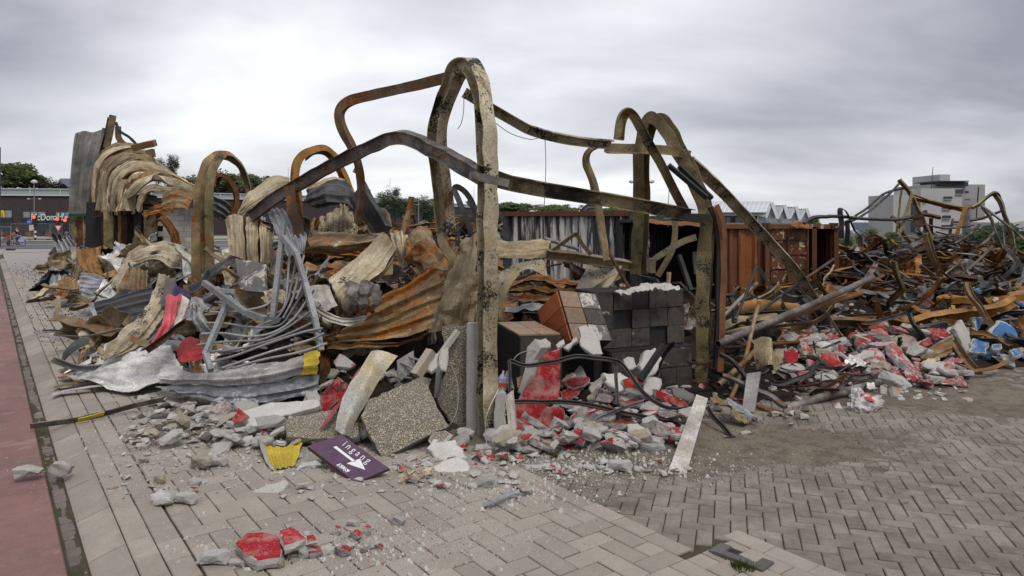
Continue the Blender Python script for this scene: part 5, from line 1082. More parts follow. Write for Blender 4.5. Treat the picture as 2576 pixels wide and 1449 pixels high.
sheet('ash_paper', [[(1545, 735, 11.4), (1600, 722, 11.4), (1650, 712, 11.5), (1708, 722, 11.7)], [(1560, 742, 11.3), (1604, 735, 11.2), (1655, 728, 11.3), (1706, 730, 11.5)]], 'concrete_pale', 'white ash flakes lying on top of the sooty tiled block', cat='ash', crumple=.06, cs=6, nu=40, tear=.05)
# leaning orange block
Yo = 11.0
def quadpt(tl, tr, br, bl, s, t): return tl.lerp(tr, s).lerp(bl.lerp(br, s), t)
TL, TR, BR, BL = P(1404, 731, 11.0), P(1497, 740, 11.15), P(1538, 858, 10.95), P(1440, 855, 10.8)
BKL = P(1354, 782, 11.45); off = BKL-TL
ob = empty('tiled_block', Vector((BL.x, BL.y, 0)), 'toppled orange block clad with square tiles leaning on the sooty one', 'tiled block')
fn = (TR-TL).cross(BL-TL).normalized(); fn = fn if fn.y < 0 else -fn
MB().prism([TL, TR, BR, BL], off*.999).put('core', 'char_black', ob)
def tile_on(tl, tr, br, bl, nx, ny, mats, nm='tile'):
    n_ = (tr-tl).cross(bl-tl).normalized(); cdir = Vector((0, 0, H))-tl; n_ = n_ if n_.dot(cdir) > 0 else -n_
    for j in range(ny):
        for i in range(nx):
            e_ = .02
            q = [quadpt(tl, tr, br, bl, (i+a)/nx, (j+b)/ny)+n_*.004 for a, b in ((e_, e_), (1-e_, e_), (1-e_, 1-e_), (e_, 1-e_))]
            MB().prism(q, n_*.025).put(nm, mats[(i+j*nx) % len(mats)], ob)
tile_on(TL, TR, BR, BL, 2, 3, ['tile_tan', 'tile_pale', 'tile_tan', 'tile_sooty', 'tile_tan', 'tile_pale'])
tile_on(TL+off, TL, BL, BL+off, 1, 3, ['tile_orange'])
lb_ = empty('tiled_box', Vector((P(1306, 945, 10.4).x, 10.5, 0)), 'low charred box with a scorched tan tiled top', 'tiled block')
ob = lb_
q0, q1, q2, q3 = P(1250, 815, 11.0), P(1345, 812, 11.3), P(1411, 844, 10.8), P(1306, 847, 10.35)
dn = Vector((0, 0, -(q3.z)+.02))
MB().prism([q0, q1, q2, q3], dn).put('core', 'char_black', lb_)
tile_on(q0, q1, q2, q3, 2, 2, ['tile_tan'])
tile_on(q3, q2, q2+dn*.7, q3+dn*.7, 3, 2, ['tile_sooty'], 'side_tile')

# ================================================================ slabs and chunks placed by hand
RS = ['red_stucco', 'concrete']; CP = ['concrete_pale', 'concrete']; AG = ['exposed_aggregate', 'concrete_dark']; RD = ['red_dusty', 'concrete']
def SL(px, Y, nrm, th, mats, lb, py=None, **k):
    k.setdefault('inset', .012 if mats[0][:3] == 'red' else .02)
    cx_ = sum(a for a, b in px)/len(px); cy_ = sum(b for a, b in px)/len(px)
    return slab('broken_slab', px, P(cx_, cy_, Y), nrm, th, mats, lb, **k)
SL([(1352, 888), (1380, 882), (1408, 879), (1409, 940), (1408, 1000), (1372, 1024), (1350, 1072), (1298, 1082), (1297, 1024), (1313, 997), (1327, 961), (1338, 924)], 9.75, (.25, -.93, .22), .13, RS, 'large bright red stucco slab standing upright in the rubble', jag=.015)
SL([(1325, 872), (1345, 852), (1362, 874), (1352, 890), (1338, 924), (1327, 961), (1312, 995), (1302, 985), (1318, 930)], 9.72, (-.6, -.75, .2), .16, CP, 'pale broken edge of wall standing left of the large red slab')
SL([(1352, 858), (1372, 850), (1386, 862), (1384, 872), (1366, 878), (1356, 872)], 10.0, (.2, -.8, .5), .10, CP, 'curved pale chunk crowning the broken wall edge')
SL([(1372, 1026), (1400, 1022), (1418, 1028), (1413, 1072), (1397, 1091), (1358, 1066)], 9.35, (.2, -.88, .35), .10, RS, 'smaller red stucco slab leaning on the large red one')
SL([(1247, 990), (1262, 984), (1270, 990), (1272, 1080), (1276, 1170), (1250, 1174), (1244, 1090)], 9.0, (-.1, -.97, .15), .14, ['concrete', 'concrete'], 'rough upright concrete post left of the white post', jag=.02)
MB().prism([P(1271, 998, 9.15), P(1288, 985, 9.15), P(1303, 1158, 8.9), P(1288, 1160, 8.9)], Vector((.02, .07, .01))).put('white_post', 'soot_white', label='white painted wooden post leaning in front of the red slab', cat='post')
SL([(1455, 822), (1474, 818), (1491, 827), (1508, 852), (1517, 891), (1491, 892), (1461, 872)], 10.3, (.05, -.85, .5), .08, CP, 'big white plaster slab leaning on the orange tiled block', inset=.01)
SL([(1416, 874), (1451, 846), (1452, 858), (1427, 880)], 10.3, (-.1, -.6, .8), .07, CP, 'slim white plaster piece beside the big white slab')
SL([(1398, 866), (1418, 853), (1422, 864), (1404, 876)], 10.3, (.1, -.6, .8), .07, CP, 'small white plaster piece beside the slim one')
SL([(1608, 919), (1619, 886), (1650, 875), (1666, 902), (1650, 941), (1628, 948)], 10.6, (.3, -.85, .4), .12, CP, 'pale slab with red edge propped before the sooty tiled block')
SL([(1622, 948), (1663, 952), (1661, 977), (1638, 996), (1618, 985)], 10.2, (.1, -.85, .5), .09, CP, 'grey-white slab below the pale propped slab')
SL([(1569, 904), (1594, 898), (1601, 922), (1577, 932)], 10.4, (-.1, -.85, .5), .07, CP, 'small grey slab under the bend of the black window frame')
SL([(1566, 955), (1600, 945), (1618, 962), (1602, 975), (1572, 972)], 10.2, (.1, -.6, .75), .06, RS, 'red stucco scrap behind the black window frame bend')
SL([(1650, 979), (1692, 996), (1732, 1019), (1728, 1030), (1690, 1016), (1652, 998)], 10.1, (.25, -.93, .25), .22, RS, 'long red-faced slab edge right of the window frame')
SL([(1688, 975), (1720, 978), (1746, 992), (1732, 1008), (1694, 994)], 10.3, (0, -.35, .93), .10, ['concrete_dark', 'concrete_dark'], 'dark grey slab resting on the long red-faced slab')
SL([(1515, 938), (1560, 936), (1590, 956), (1560, 985), (1520, 960)], 10.3, (.1, -.5, .85), .10, CP, 'pale slab propped under the window frame')
SL([(1480, 975), (1518, 938), (1524, 946), (1488, 990)], 10.1, (-.4, -.6, .7), .09, ['concrete_sandy', 'concrete'], 'ribbed sandy concrete bar angled under the window frame')
SL([(1394, 1106), (1430, 1098), (1475, 1118), (1528, 1144), (1524, 1154), (1470, 1150), (1402, 1118)], 8.75, (.06, -.22, .97), .13, RS, 'flat red stucco slab lying on the rubble fringe')
SL([(1372, 1110), (1388, 1108), (1398, 1122), (1390, 1130), (1376, 1122)], 8.8, (-.3, -.7, .6), .10, RS, 'narrow red piece beside the flat red slab')
SL([(1434, 1060), (1452, 1034), (1474, 1030), (1478, 1048), (1456, 1060)], 9.6, (.1, -.9, .4), .08, RS, 'red stucco shard between two pale slabs')
SL([(1480, 1036), (1500, 1028), (1508, 1040), (1490, 1060), (1478, 1062)], 9.5, (.5, -.8, .3), .08, RS, 'red shard under the lower frame rail')
SL([(1605, 1078), (1640, 1072), (1664, 1090), (1640, 1096), (1610, 1092)], 9.3, (0, -.5, .87), .08, RS, 'scuffed red slab lying near the white plank')
SL([(1624, 1034), (1660, 1034), (1682, 1046), (1676, 1066), (1640, 1050)], 9.9, (.1, -.8, .5), .08, RS, 'red slab half buried behind the white plank')
SL([(1494, 1062), (1540, 1060), (1578, 1070), (1570, 1098), (1520, 1092)], 9.3, (0, -.45, .9), .10, CP, 'broad pale slab in the middle of the rubble')
SL([(1486, 1070), (1536, 1100), (1528, 1108), (1484, 1080)], 9.2, (-.2, -.8, .5), .07, ['concrete', 'concrete'], 'grooved grey sill piece in the rubble')
SL([(1300, 1084), (1340, 1070), (1366, 1082), (1360, 1116), (1318, 1122), (1300, 1110)], 9.1, (0, -.75, .65), .16, ['concrete', 'concrete'], 'thick rough concrete block beneath the large red slab')
SL([(1316, 1167), (1384, 1163), (1392, 1192), (1345, 1203), (1326, 1192)], 8.1, (0, -.3, .95), .11, CP, 'white flat-topped slab at the rubble fringe')
SL([(1296, 1190), (1336, 1194), (1354, 1210), (1330, 1220), (1300, 1206)], 7.95, (0, -.3, .95), .08, CP, 'pale wedge in front of the white flat-topped slab')
SL([(1074, 1127), (1091, 1104), (1146, 1106), (1178, 1152), (1150, 1164), (1112, 1166)], 8.5, (.05, -.5, .86), .12, CP, 'rounded pale slab right of the big pebbled slab')
SL([(1085, 1174), (1112, 1158), (1155, 1148), (1176, 1162), (1186, 1226), (1160, 1226), (1120, 1200)], 8.0, (.05, -.45, .89), .09, CP, 'large triangular white slab right of the purple sign')
SL([(1092, 1086), (1120, 1082), (1134, 1092), (1118, 1110), (1086, 1118), (1078, 1106)], 8.7, (-.05, -.4, .9), .06, ['exposed_aggregate', 'concrete'], 'thin pebbled flake atop the rounded pale slab')
SL([(1193, 1146), (1245, 1142), (1247, 1180), (1225, 1194), (1208, 1176)], 8.35, (.1, -.65, .75), .10, RS, 'red stucco chunk with a black side at the corner column foot')
SL([(1186, 1152), (1196, 1146), (1226, 1194), (1206, 1192), (1184, 1168)], 8.3, (-.6, -.7, .3), .06, ['concrete_dark', 'char_black'], 'dark flake against the red chunk at the column foot')
SL([(1194, 1118), (1236, 1112), (1262, 1124), (1230, 1140), (1196, 1134)], 8.8, (0, -.4, .9), .06, ['concrete', 'concrete'], 'flat grey slab at the foot of the corner column')
# pebbled cladding slabs
SL([(906, 1047), (924, 1007), (1000, 972), (1064, 947), (1086, 952), (1079, 972), (1099, 1024), (1131, 1072), (1046, 1112), (961, 1154), (930, 1095)], 9.0, (.12, -.66, .74), .10, AG, 'big pebbled concrete slab leaning behind the purple sign', jag=.012, inset=.008)
MB().bar(P(962, 1156, 8.55), P(1132, 1074, 9.35), .06, .07).put('slab_edging', 'soot_wood', label='dark wooden edging along the bottom of the big pebbled slab', cat='timber')
SL([(714, 1056), (760, 1044), (836, 1030), (900, 1057), (902, 1100), (800, 1104), (720, 1100)], 9.0, (0, -.42, .9), .10, AG, 'pebbled slab lying left of the curved flashing', jag=.015, inset=.01)
SL([(1112, 824), (1140, 818), (1176, 822), (1176, 960), (1176, 1085), (1130, 1060), (1100, 1010), (1106, 980), (1120, 940), (1116, 880)], 9.55, (.1, -.99, .05), .10, AG, 'dark pebbled wall panel standing beside the corner column', jag=.012, inset=.01)
MB().prism([P(1174, 814, 9.4), P(1201, 814, 9.4), P(1199, 1112, 9.35), P(1173, 1112, 9.35)], Vector((.02, .16, 0))).put('concrete_post', 'concrete', label='slim concrete post standing against the corner column', cat='post')
MB().prism([P(1098, 920, 9.7), P(1108, 920, 9.7), P(1104, 1000, 9.7), P(1092, 1000, 9.7)], Vector((.02, .1, 0))).put('concrete_post', 'concrete', label='short concrete stub left of the dark pebbled panel', cat='post')
MB().bar(P(1046, 945, 9.6), P(1086, 884, 9.8), .13, .12).put('concrete_bar', 'concrete_sandy', label='ribbed concrete bar slanting over the big pebbled slab', cat='concrete bar')
MB().bar(P(1084, 925, 9.3), P(1152, 832, 9.5), .075, .06).put('white_bar', 'concrete_pale', label='white plaster-covered bar leaning on the dark pebbled panel', cat='concrete bar')
SL([(1076, 928), (1088, 910), (1096, 890), (1104, 888), (1100, 925), (1084, 936)], 9.25, (-.2, -.9, .3), .08, CP, 'lumpy plaster stuck to the white bar')
SL([(1108, 880), (1126, 872), (1130, 900), (1122, 935), (1110, 930), (1104, 900)], 9.25, (.2, -.9, .3), .08, CP, 'hanging plaster lump with brick stub on the dark pebbled panel')
pl = empty('anchor_plate', P(1020, 950, 9.9), 'grey steel anchor plate with bolts lying behind the pebbled slab', 'steel plate')
MB().prism([P(998, 908, 9.95), P(1038, 884, 9.95), P(1042, 930, 9.85), P(1002, 962, 9.85)], Vector((.01, .03, .01))).put('plate', 'grey_steel', pl)
for a, b in (((1008, 912), (1052, 932)), ((1030, 898), (1060, 908)), ((1010, 948), (1036, 952))): MB().tube([P(a[0], a[1], 9.93), P(b[0], b[1], 9.7)], .016, 8).put('bolt', 'wire_grey', pl)
# curved flashing with red edge
fl = empty('curved_flashing', P(860, 1100, 9.0), 'curved grey-yellow flashing with a red painted edge', 'metal sheet')
sheet('face', [[(934, 884, 9.75), (956, 880, 9.7), (1000, 896, 9.75)], [(908, 925, 9.5), (930, 935, 9.4), (966, 938, 9.5)], [(880, 968, 9.3), (905, 985, 9.2), (938, 985, 9.3)], [(856, 1020, 9.05), (880, 1036, 8.95), (905, 1040, 9.05)], [(842, 1078, 8.8), (860, 1092, 8.72), (880, 1098, 8.8)]], 'flashing', None, None, parent=fl, crumple=.02, nv=30, tear=.01)
sheet('red_flange', [[(906, 925, 9.48), (896, 935, 9.7)], [(878, 970, 9.28), (866, 985, 9.4)], [(853, 1022, 9.03), (832, 1040, 9.1)], [(828, 1062, 8.85), (804, 1082, 8.85)]], 'pink_paint', 'red painted edge flange', None, parent=fl, crumple=.01, nv=24, tear=.01)
# red chunk with black letters
od = SL([(804, 994), (826, 970), (850, 948), (874, 970), (866, 1000), (838, 1018), (826, 1034), (806, 1030)], 9.55, (.05, -.93, .36), .12, RS, 'dark red stucco chunk with black letters OND', jag=.012)
me = text_mesh('OND', .17, .004); me.materials.append(M['sign_black'])
o = bpy.data.objects.new('lettering', me); link(o, od)
nrm_ = Vector((.05, -.93, .36)).normalized(); ax = Vector((.95, .12, .18)); ax = (ax-nrm_*ax.dot(nrm_)).normalized(); ay = nrm_.cross(ax)
pc = onplane(841, 978, P(sum((804, 826, 850, 874, 866, 838, 826, 806))/8, sum((994, 970, 948, 970, 1000, 1018, 1034, 1030))/8, 9.55), nrm_)+nrm_*.006
o.matrix_local = Matrix.Translation(-Vector(od['org'])) @ (Matrix.Translation(pc) @ Matrix((ax, ay, nrm_)).transposed().to_4x4())
SL([(840, 908), (855, 888), (896, 918), (880, 926), (846, 922)], 10.2, (.2, -.75, .6), .12, ['red_chip', 'concrete'], 'concrete lump with a red face above the lettered chunk')
SL([(604, 1036), (680, 1012), (806, 1004), (806, 1020), (700, 1050), (634, 1086), (618, 1080)], 9.4, (-.05, -.5, .86), .12, CP, 'long dusty slab with a black underside below the white gutter')
SL([(584, 1050), (600, 1026), (624, 1046), (612, 1062), (588, 1066)], 9.2, (.1, -.75, .65), .09, RS, 'triangular red stucco piece at the left rubble fringe')
SL([(512, 1150), (540, 1118), (586, 1088), (598, 1092), (570, 1130), (530, 1156)], 8.7, (-.25, -.5, .82), .08, ['concrete', 'concrete'], 'elongated concrete flake at the left rubble fringe')
SL([(640, 1050), (690, 1040), (720, 1050), (700, 1064), (650, 1072)], 9.1, (0, -.5, .86), .08, ['concrete', 'concrete'], 'grey slab beneath the long dusty slab')
SL([(736, 1190), (760, 1162), (800, 1155), (812, 1168), (770, 1172)], 8.1, (-.1, -.6, .78), .07, CP, 'pale concrete shard beside the yellow sheet')
SL([(621, 1247), (654, 1224), (716, 1206), (726, 1214), (701, 1240), (640, 1252)], 7.45, (0, -.35, .93), .07, ['concrete', 'concrete'], 'long grey flake lying alone on the pavers')
yp = sheet('yellow_sheet', [[(664, 1118, 8.75), (700, 1124, 8.7), (760, 1116, 8.8)], [(672, 1148, 8.4), (706, 1150, 8.35), (752, 1142, 8.45)], [(686, 1182, 8.05), (712, 1176, 8.05), (744, 1168, 8.15)]], 'yellow_paint', 'bright yellow ribbed sheet flattened beside the purple sign', ribs=4, rib_h=.015, crumple=.015, tear=.02)
sheet('grey_lip', [[(646, 1098, 8.8), (664, 1116, 8.72)], [(662, 1140, 8.4), (676, 1150, 8.36)], [(678, 1178, 8.05), (688, 1184, 8.0)]], 'concrete', 'dusty grey lip along the yellow ribbed sheet', crumple=.02)
# ---- purple entrance sign
s0 = P(876, 1152, 8.0); sn = Vector((-.08, -.50, .86)).normalized()
cs_ = [onplane(a, b, s0, sn) for a, b in ((774, 1122), (859, 1093), (979, 1178), (895, 1214))]
sg = MB().prism(cs_, -sn*.035).put('entrance_sign', 'purple_sign', label='purple metal sign with white arrow and the word ingang', cat='sign')
a_ = (cs_[3]-cs_[0]); b_ = (cs_[1]-cs_[0]); la, lb2 = a_.length, b_.length; au = a_.normalized(); bu = (b_-au*b_.dot(au)).normalized(); so_ = Vector(sg['org'])
def SP(s, t): return cs_[0]+a_*s+b_*t+sn*.003
def on_sign(me, s, t, nm, mt, dz=.003):
    me.materials.clear(); me.materials.append(M[mt]); o = bpy.data.objects.new(nm, me); link(o, sg)
    o.matrix_local = Matrix.Translation(-so_) @ Matrix.Translation(cs_[0]+a_*s+b_*t+sn*dz) @ Matrix((au, bu, sn)).transposed().to_4x4(); return o
tm = text_mesh('i n g a n g', la*.135); on_sign(tm, .46, .80, 'lettering', 'sign_white', .004)
MB().poly([SP(.20, .57), SP(.62, .55), SP(.62, .47), SP(.20, .48)]).poly([SP(.60, .70), SP(.84, .50), SP(.60, .31)]).put('arrow', 'sign_white', sg)
MB().poly([SP(.56, .20), SP(.76, .19), SP(.76, .06), SP(.56, .07)]).put('sticker', 'sign_white', sg)
tm = text_mesh('KOS', la*.085); on_sign(tm, .66, .13, 'sticker_lettering', 'sign_black', .006)
MB().bar(cs_[0]-sn*.037, cs_[3]-sn*.037, .02, .02).put('rusty_edge', 'sign_edge', sg)
# ---- black window frame twisted over the rubble
wf = empty('window_frame', P(1500, 1060, 9.8), 'twisted black window frame sprawled across the rubble', 'window frame')
for pts in ([(1283, 908, 9.5), (1319, 919, 9.5), (1375, 911, 9.6), (1430, 901, 9.7), (1461, 897, 9.8), (1500, 902, 9.9), (1552, 908, 10), (1569, 917, 9.9), (1602, 963, 9.8), (1627, 991, 9.8), (1666, 1017, 9.8), (1700, 1022, 9.9), (1736, 1024, 10)],
            [(1284, 906, 9.5), (1286, 960, 9.35), (1292, 1008, 9.25)],
            [(1288, 1008, 9.25), (1372, 1012, 9.25), (1458, 1015, 9.3), (1541, 1033, 9.3), (1611, 1047, 9.4), (1666, 1058, 9.5), (1700, 1069, 9.55), (1722, 1086, 9.45), (1763, 1106, 9.2), (1800, 1110, 9.15), (1848, 1106, 9.2)],
            [(1555, 914, 10), (1553, 960, 9.75), (1558, 1018, 9.5)],
            [(1780, 1027, 9.9), (1812, 1068, 9.5), (1845, 1105, 9.2)]):
    beam('frame_bar', pts, prof_L(.042, .05, .016), 'charred_steel', None, None, parent=wf, hint=(0, -.6, .8), wob=.02)
beam('aluminium_strip', [(1444, 1124, 8.7), (1468, 1086, 8.95), (1494, 1054, 9.1), (1530, 1036, 9.2), (1575, 1018, 9.35), (1616, 1004, 9.5)], prof_L(.05, .05, .01), 'grey_steel', 'thin grey aluminium strip bent over the red slabs', 'metal strip', wob=.01)
MB().bar(P(1610, 957, 10.0), P(1669, 868, 10.3), .075, .07).put('charred_lath', 'char_black', label='straight charred lath leaning against the pale propped slab', cat='timber')
pb = [P(1752, 992, 9.45), P(1781, 1002, 9.4), P(1725, 1198, 7.90), P(1679, 1191, 7.95)]
MB().prism(pb, (0, .012, -.012)).put('white_plank', 'soot_white', label='scorched white plank leaning out onto the dirt', cat='plank')
pb = [P(1879, 940, 10.8), P(1913, 935, 10.8), P(1897, 1036, 10.35), P(1866, 1039, 10.35)]
MB().prism(pb, (.02, .02, 0)).put('sooty_plate', 'grey_steel', label='sooty grey plate standing on edge right of the window frame', cat='steel plate')
sheet('grey_flashing', [[(1820, 1008, 10.2), (1850, 1030, 10), (1880, 1048, 9.8)], [(1838, 1002, 10.3), (1872, 1026, 10.1), (1915, 1062, 9.7)]], 'galvanized', 'grey ribbed flashing lying by the right end of the window frame', crumple=.03, ribs=1, along='u')
sheet('dark_flashing', [[(1786, 1000, 10.1), (1815, 1020, 9.9), (1850, 1052, 9.7), (1876, 1068, 9.6)], [(1800, 990, 10.2), (1830, 1010, 10.1), (1862, 1042, 9.9), (1884, 1058, 9.8)]], 'burnt_olive', 'olive crumpled strip beside the grey ribbed flashing', crumple=.08, cs=3)
beam('ribbed_pipe_piece', [(1608, 1112, 9.0), (1640, 1112, 9.0), (1690, 1122, 8.9)], prof_C(.06, .09, .01), 'galvanized', 'short grey corrugated duct lying in the rubble', 'duct', wob=.02)
beam('torn_trim', [G(1214, 1268, .03), G(1240, 1262, .06), G(1262, 1254, .05), G(1282, 1240, .07), G(1306, 1232, .10)], prof_R(.05, .008), 'galvanized', 'torn silver trim curling up from the pavers', 'metal strip', raw=True, hint=(0, -.4, 1), wob=.03)
beam('torn_trim', [G(1300, 1226, .09), G(1318, 1238, .04), G(1342, 1238, .02)], prof_R(.03, .006), 'charred_rust', 'dark tail of trim beside the curling silver trim', 'metal strip', raw=True, hint=(0, -.4, 1))
# cleaning bottles and scraps behind the corner column
for k, (px, lb) in enumerate(((1254, 'blue and orange bottle leaning by the white post'), (1264, 'second blue and orange bottle beside the first'))):
    b0 = P(px, 982, 9.5); bt = empty('bottle', b0, lb, 'bottle'); dz = Vector((.25, 0, .97))
    MB().tube([b0, b0+dz*.02, b0+dz*.17, b0+dz*.20, b0+dz*.225], [.038, .042, .042, .03, .016], 12).put('body', 'bottle_blue', bt)
    MB().tube([b0+dz*.05, b0+dz*.11], [.0435, .0435], 12, cap=False).put('wrapper', 'bottle_orange', bt)
    MB().tube([b0+dz*.225, b0+dz*.265], [.016, .014], 10).put('cap', 'carton_white', bt)
MB().prism([P(1300, 952, 9.9), P(1324, 940, 9.95), P(1322, 972, 9.9), P(1302, 976, 9.85)], (0, .02, 0)).put('cardboard_scrap', 'cardboard', label='tan cardboard scrap beside the bottles', cat='cardboard')
sheet('insulation_scrap', [[G(1004, 1196, .1), G(1040, 1186, .16), G(1086, 1172, .12)], [G(1006, 1206, .05), G(1044, 1198, .09), G(1092, 1186, .06)]], 'insulation', 'tan fibrous insulation scrap right of the purple sign', cat='insulation', raw=True, crumple=.06, cs=7, nu=40, tear=.05)
for pts, lb in (([(1254, 980, 9.1), (1226, 1040, 8.9), (1222, 1100, 8.8), (1238, 1160, 8.6), (1250, 1172, 8.5)], 'thin grey wire looping in front of the corner column'),
            ([(1280, 925, 9.5), (1300, 895, 9.6), (1322, 884, 9.7), (1348, 883, 9.7)], 'pale wire arching to the broken wall edge'),
            ([(1130, 905, 9.3), (1150, 960, 9.2), (1152, 1020, 9.1), (1138, 1060, 9), (1124, 1072, 9)], 'thin wire curling over the dark pebbled panel'),
            ([(1120, 1226, 7.7), (1180, 1212, 7.9), (1232, 1198, 8.1), (1260, 1185, 8.2)], 'rusty wire lying over the white slabs'),
            ([(455, 1094, 9.0), (500, 1062, 9.2), (540, 1062, 9.3), (620, 1085, 9.2)], 'rusty wire springing from the left rubble')):
    MB().tube(catmull([P(*p) for p in pts], 6), .006, 5).put('wire', 'wire_grey', label=lb, cat='wire')
# ================================================================ right-hand heap: pipes, girders, painted rubble
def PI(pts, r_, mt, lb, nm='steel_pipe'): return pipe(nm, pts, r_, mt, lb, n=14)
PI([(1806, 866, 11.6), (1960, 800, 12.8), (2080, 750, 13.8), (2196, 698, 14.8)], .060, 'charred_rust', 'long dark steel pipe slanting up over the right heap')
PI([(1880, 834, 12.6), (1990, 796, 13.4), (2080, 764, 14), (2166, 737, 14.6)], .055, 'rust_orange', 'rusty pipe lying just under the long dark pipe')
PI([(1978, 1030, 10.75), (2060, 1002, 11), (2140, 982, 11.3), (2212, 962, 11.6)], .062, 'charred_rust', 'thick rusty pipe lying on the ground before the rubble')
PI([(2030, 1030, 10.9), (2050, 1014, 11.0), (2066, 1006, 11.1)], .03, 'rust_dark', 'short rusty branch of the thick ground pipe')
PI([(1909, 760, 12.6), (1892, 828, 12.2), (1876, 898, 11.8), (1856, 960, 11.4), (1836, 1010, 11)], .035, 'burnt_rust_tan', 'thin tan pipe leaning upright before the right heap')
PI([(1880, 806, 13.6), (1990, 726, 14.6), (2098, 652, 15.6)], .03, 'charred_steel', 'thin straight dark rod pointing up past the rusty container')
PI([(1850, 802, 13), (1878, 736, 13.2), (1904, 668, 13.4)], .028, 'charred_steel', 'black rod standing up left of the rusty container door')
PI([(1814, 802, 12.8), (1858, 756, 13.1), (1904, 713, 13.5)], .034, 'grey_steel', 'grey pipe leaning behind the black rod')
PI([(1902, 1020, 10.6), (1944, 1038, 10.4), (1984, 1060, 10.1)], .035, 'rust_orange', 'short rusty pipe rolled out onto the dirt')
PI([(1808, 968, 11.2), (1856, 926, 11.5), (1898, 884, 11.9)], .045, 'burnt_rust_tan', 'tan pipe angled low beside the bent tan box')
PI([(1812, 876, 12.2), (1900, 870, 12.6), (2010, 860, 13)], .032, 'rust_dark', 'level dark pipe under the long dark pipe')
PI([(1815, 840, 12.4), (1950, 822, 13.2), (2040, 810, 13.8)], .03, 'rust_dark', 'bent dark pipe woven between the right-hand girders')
RB = [
 ('broad mustard girder lying across the right heap', prof_C(.14, .26, .016), 'rust_yellow', [(2234, 806, 15), (2280, 812, 15), (2330, 800, 15.1), (2420, 786, 15.3), (2494, 776, 15.5), (2524, 762, 15.6), (2546, 750, 15.6)]),
 ('upper mustard girder curling at its left end', prof_C(.16, .30, .016), 'rust_yellow', [(2380, 762, 16.4), (2374, 748, 16.4), (2396, 744, 16.5), (2450, 748, 16.7), (2520, 742, 17), (2590, 732, 17.2)]),
 ('flat rust-tan girder crossing behind the red rubble', prof_C(.10, .22, .014), 'burnt_rust_tan', [(2080, 808, 15), (2140, 808, 15), (2210, 816, 15.1), (2250, 812, 15.2)]),
 ('thick black hoop bent down by the red rubble', prof_R(.05, .22), 'charred_steel', [(2056, 770, 14.6), (2074, 800, 14.6), (2080, 830, 14.5), (2068, 852, 14.4), (2040, 866, 14.3)]),
 ('mustard strap curving up from the pipes', prof_R(.02, .16), 'burnt_olive', [(1990, 826, 14), (2040, 815, 14.2), (2072, 796, 14.4), (2098, 765, 14.6)]),
 ('round mustard duct in front of the rusty container', prof_O(.16), 'rust_yellow', [(1850, 782, 15), (1900, 772, 15.3), (1950, 776, 15.6), (2004, 782, 16)]),
 ('tan ribbed strip lying left of the mustard duct', prof_R(.18, .02), 'burnt_tan', [(1812, 826, 13.6), (1850, 806, 13.8), (1900, 800, 14), (1960, 795, 14.4)]),
 ('lower tan strip under the long dark pipe', prof_R(.16, .02), 'burnt_tan', [(1812, 846, 13.2), (1870, 830, 13.5), (1950, 820, 14), (2030, 822, 14.4)]),
 ('ochre strap running low along the red rubble', prof_R(.02, .14), 'rust_yellow', [(1940, 868, 13.4), (2000, 862, 13.6), (2040, 858, 13.8), (2068, 842, 14)]),
 ('flat black strip bent in the front of the red rubble', prof_L(.08, .06, .012), 'charred_rust', [(1990, 918, 12.2), (2030, 944, 12), (2090, 946, 12), (2160, 946, 12.1), (2232, 942, 12.3)]),
 ('second flat strip lying above the bent black strip', prof_L(.07, .05, .012), 'charred_rust', [(1986, 918, 12.4), (2060, 926, 12.4), (2130, 930, 12.5), (2220, 934, 12.7)]),
 ('rusty angle pointing down beside the blue rubble', prof_L(.10, .10, .012), 'burnt_rust_tan', [(2400, 858, 13.8), (2425, 895, 13.2), (2456, 934, 12.8)]),
 ('thin orange strip trailing onto the dirt', prof_R(.09, .012), 'rust_orange', [(2376, 936, 12.8), (2440, 934, 12.6), (2500, 926, 12.7), (2530, 908, 13)]),
 ('black bent bar left of the bent tan box', prof_R(.05, .06), 'charred_steel', [(1812, 890, 11.5), (1842, 908, 11.3), (1876, 948, 11), (1900, 980, 10.8)]),
 ('dark bar leaning among the pipes', prof_R(.06, .06), 'charred_rust', [(1814, 880, 12), (1836, 850, 12.2), (1862, 838, 12.3), (1900, 868, 12.1)]),
 ('dark rail lying on the dirt edge', prof_R(.07, .05), 'charred_rust', [(1818, 944, 10.9), (1870, 968, 10.8), (1930, 994, 10.7), (1978, 1024, 10.4)]),
 ('steel frame post left of the pipes', prof_R(.08, .08), 'charred_steel', [(1838, 738, 13.6), (1846, 780, 13.5), (1848, 812, 13.4)]),
 ('steel frame rail left of the pipes', prof_R(.08, .06), 'charred_steel', [(1806, 742, 13.5), (1845, 742, 13.6)]),
]
for lb, pr, mt, pts in RB: beam('scrap_girder', pts, pr, mt, lb, 'steel beam', hint=(0, -.5, .87), wob=.025)
sheet('bent_tan_box', [[(1898, 856, 11.4), (1918, 850, 11.3), (1938, 852, 11.2), (1945, 880, 11.3), (1974, 880, 11.5)], [(1898, 890, 11.2), (1918, 890, 11.1), (1941, 890, 11), (1950, 905, 11.1), (1968, 905, 11.3)], [(1902, 930, 11.1), (1920, 924, 11), (1942, 916, 10.9), (1946, 930, 11), (1955, 932, 11.1)]], 'burnt_tan', 'bent tan metal box at the left end of the red rubble', crumple=.03)
sheet('tan_plate', [[(2312, 896, 13.2), (2350, 868, 13.5), (2396, 842, 13.8)], [(2330, 900, 13), (2360, 886, 13.2), (2396, 872, 13.5)], [(2345, 905, 12.9), (2368, 900, 13), (2394, 888, 13.2)]], 'burnt_rust_tan', 'pale rusty channel plate propped on the red rubble', crumple=.03, ribs=2, along='u')
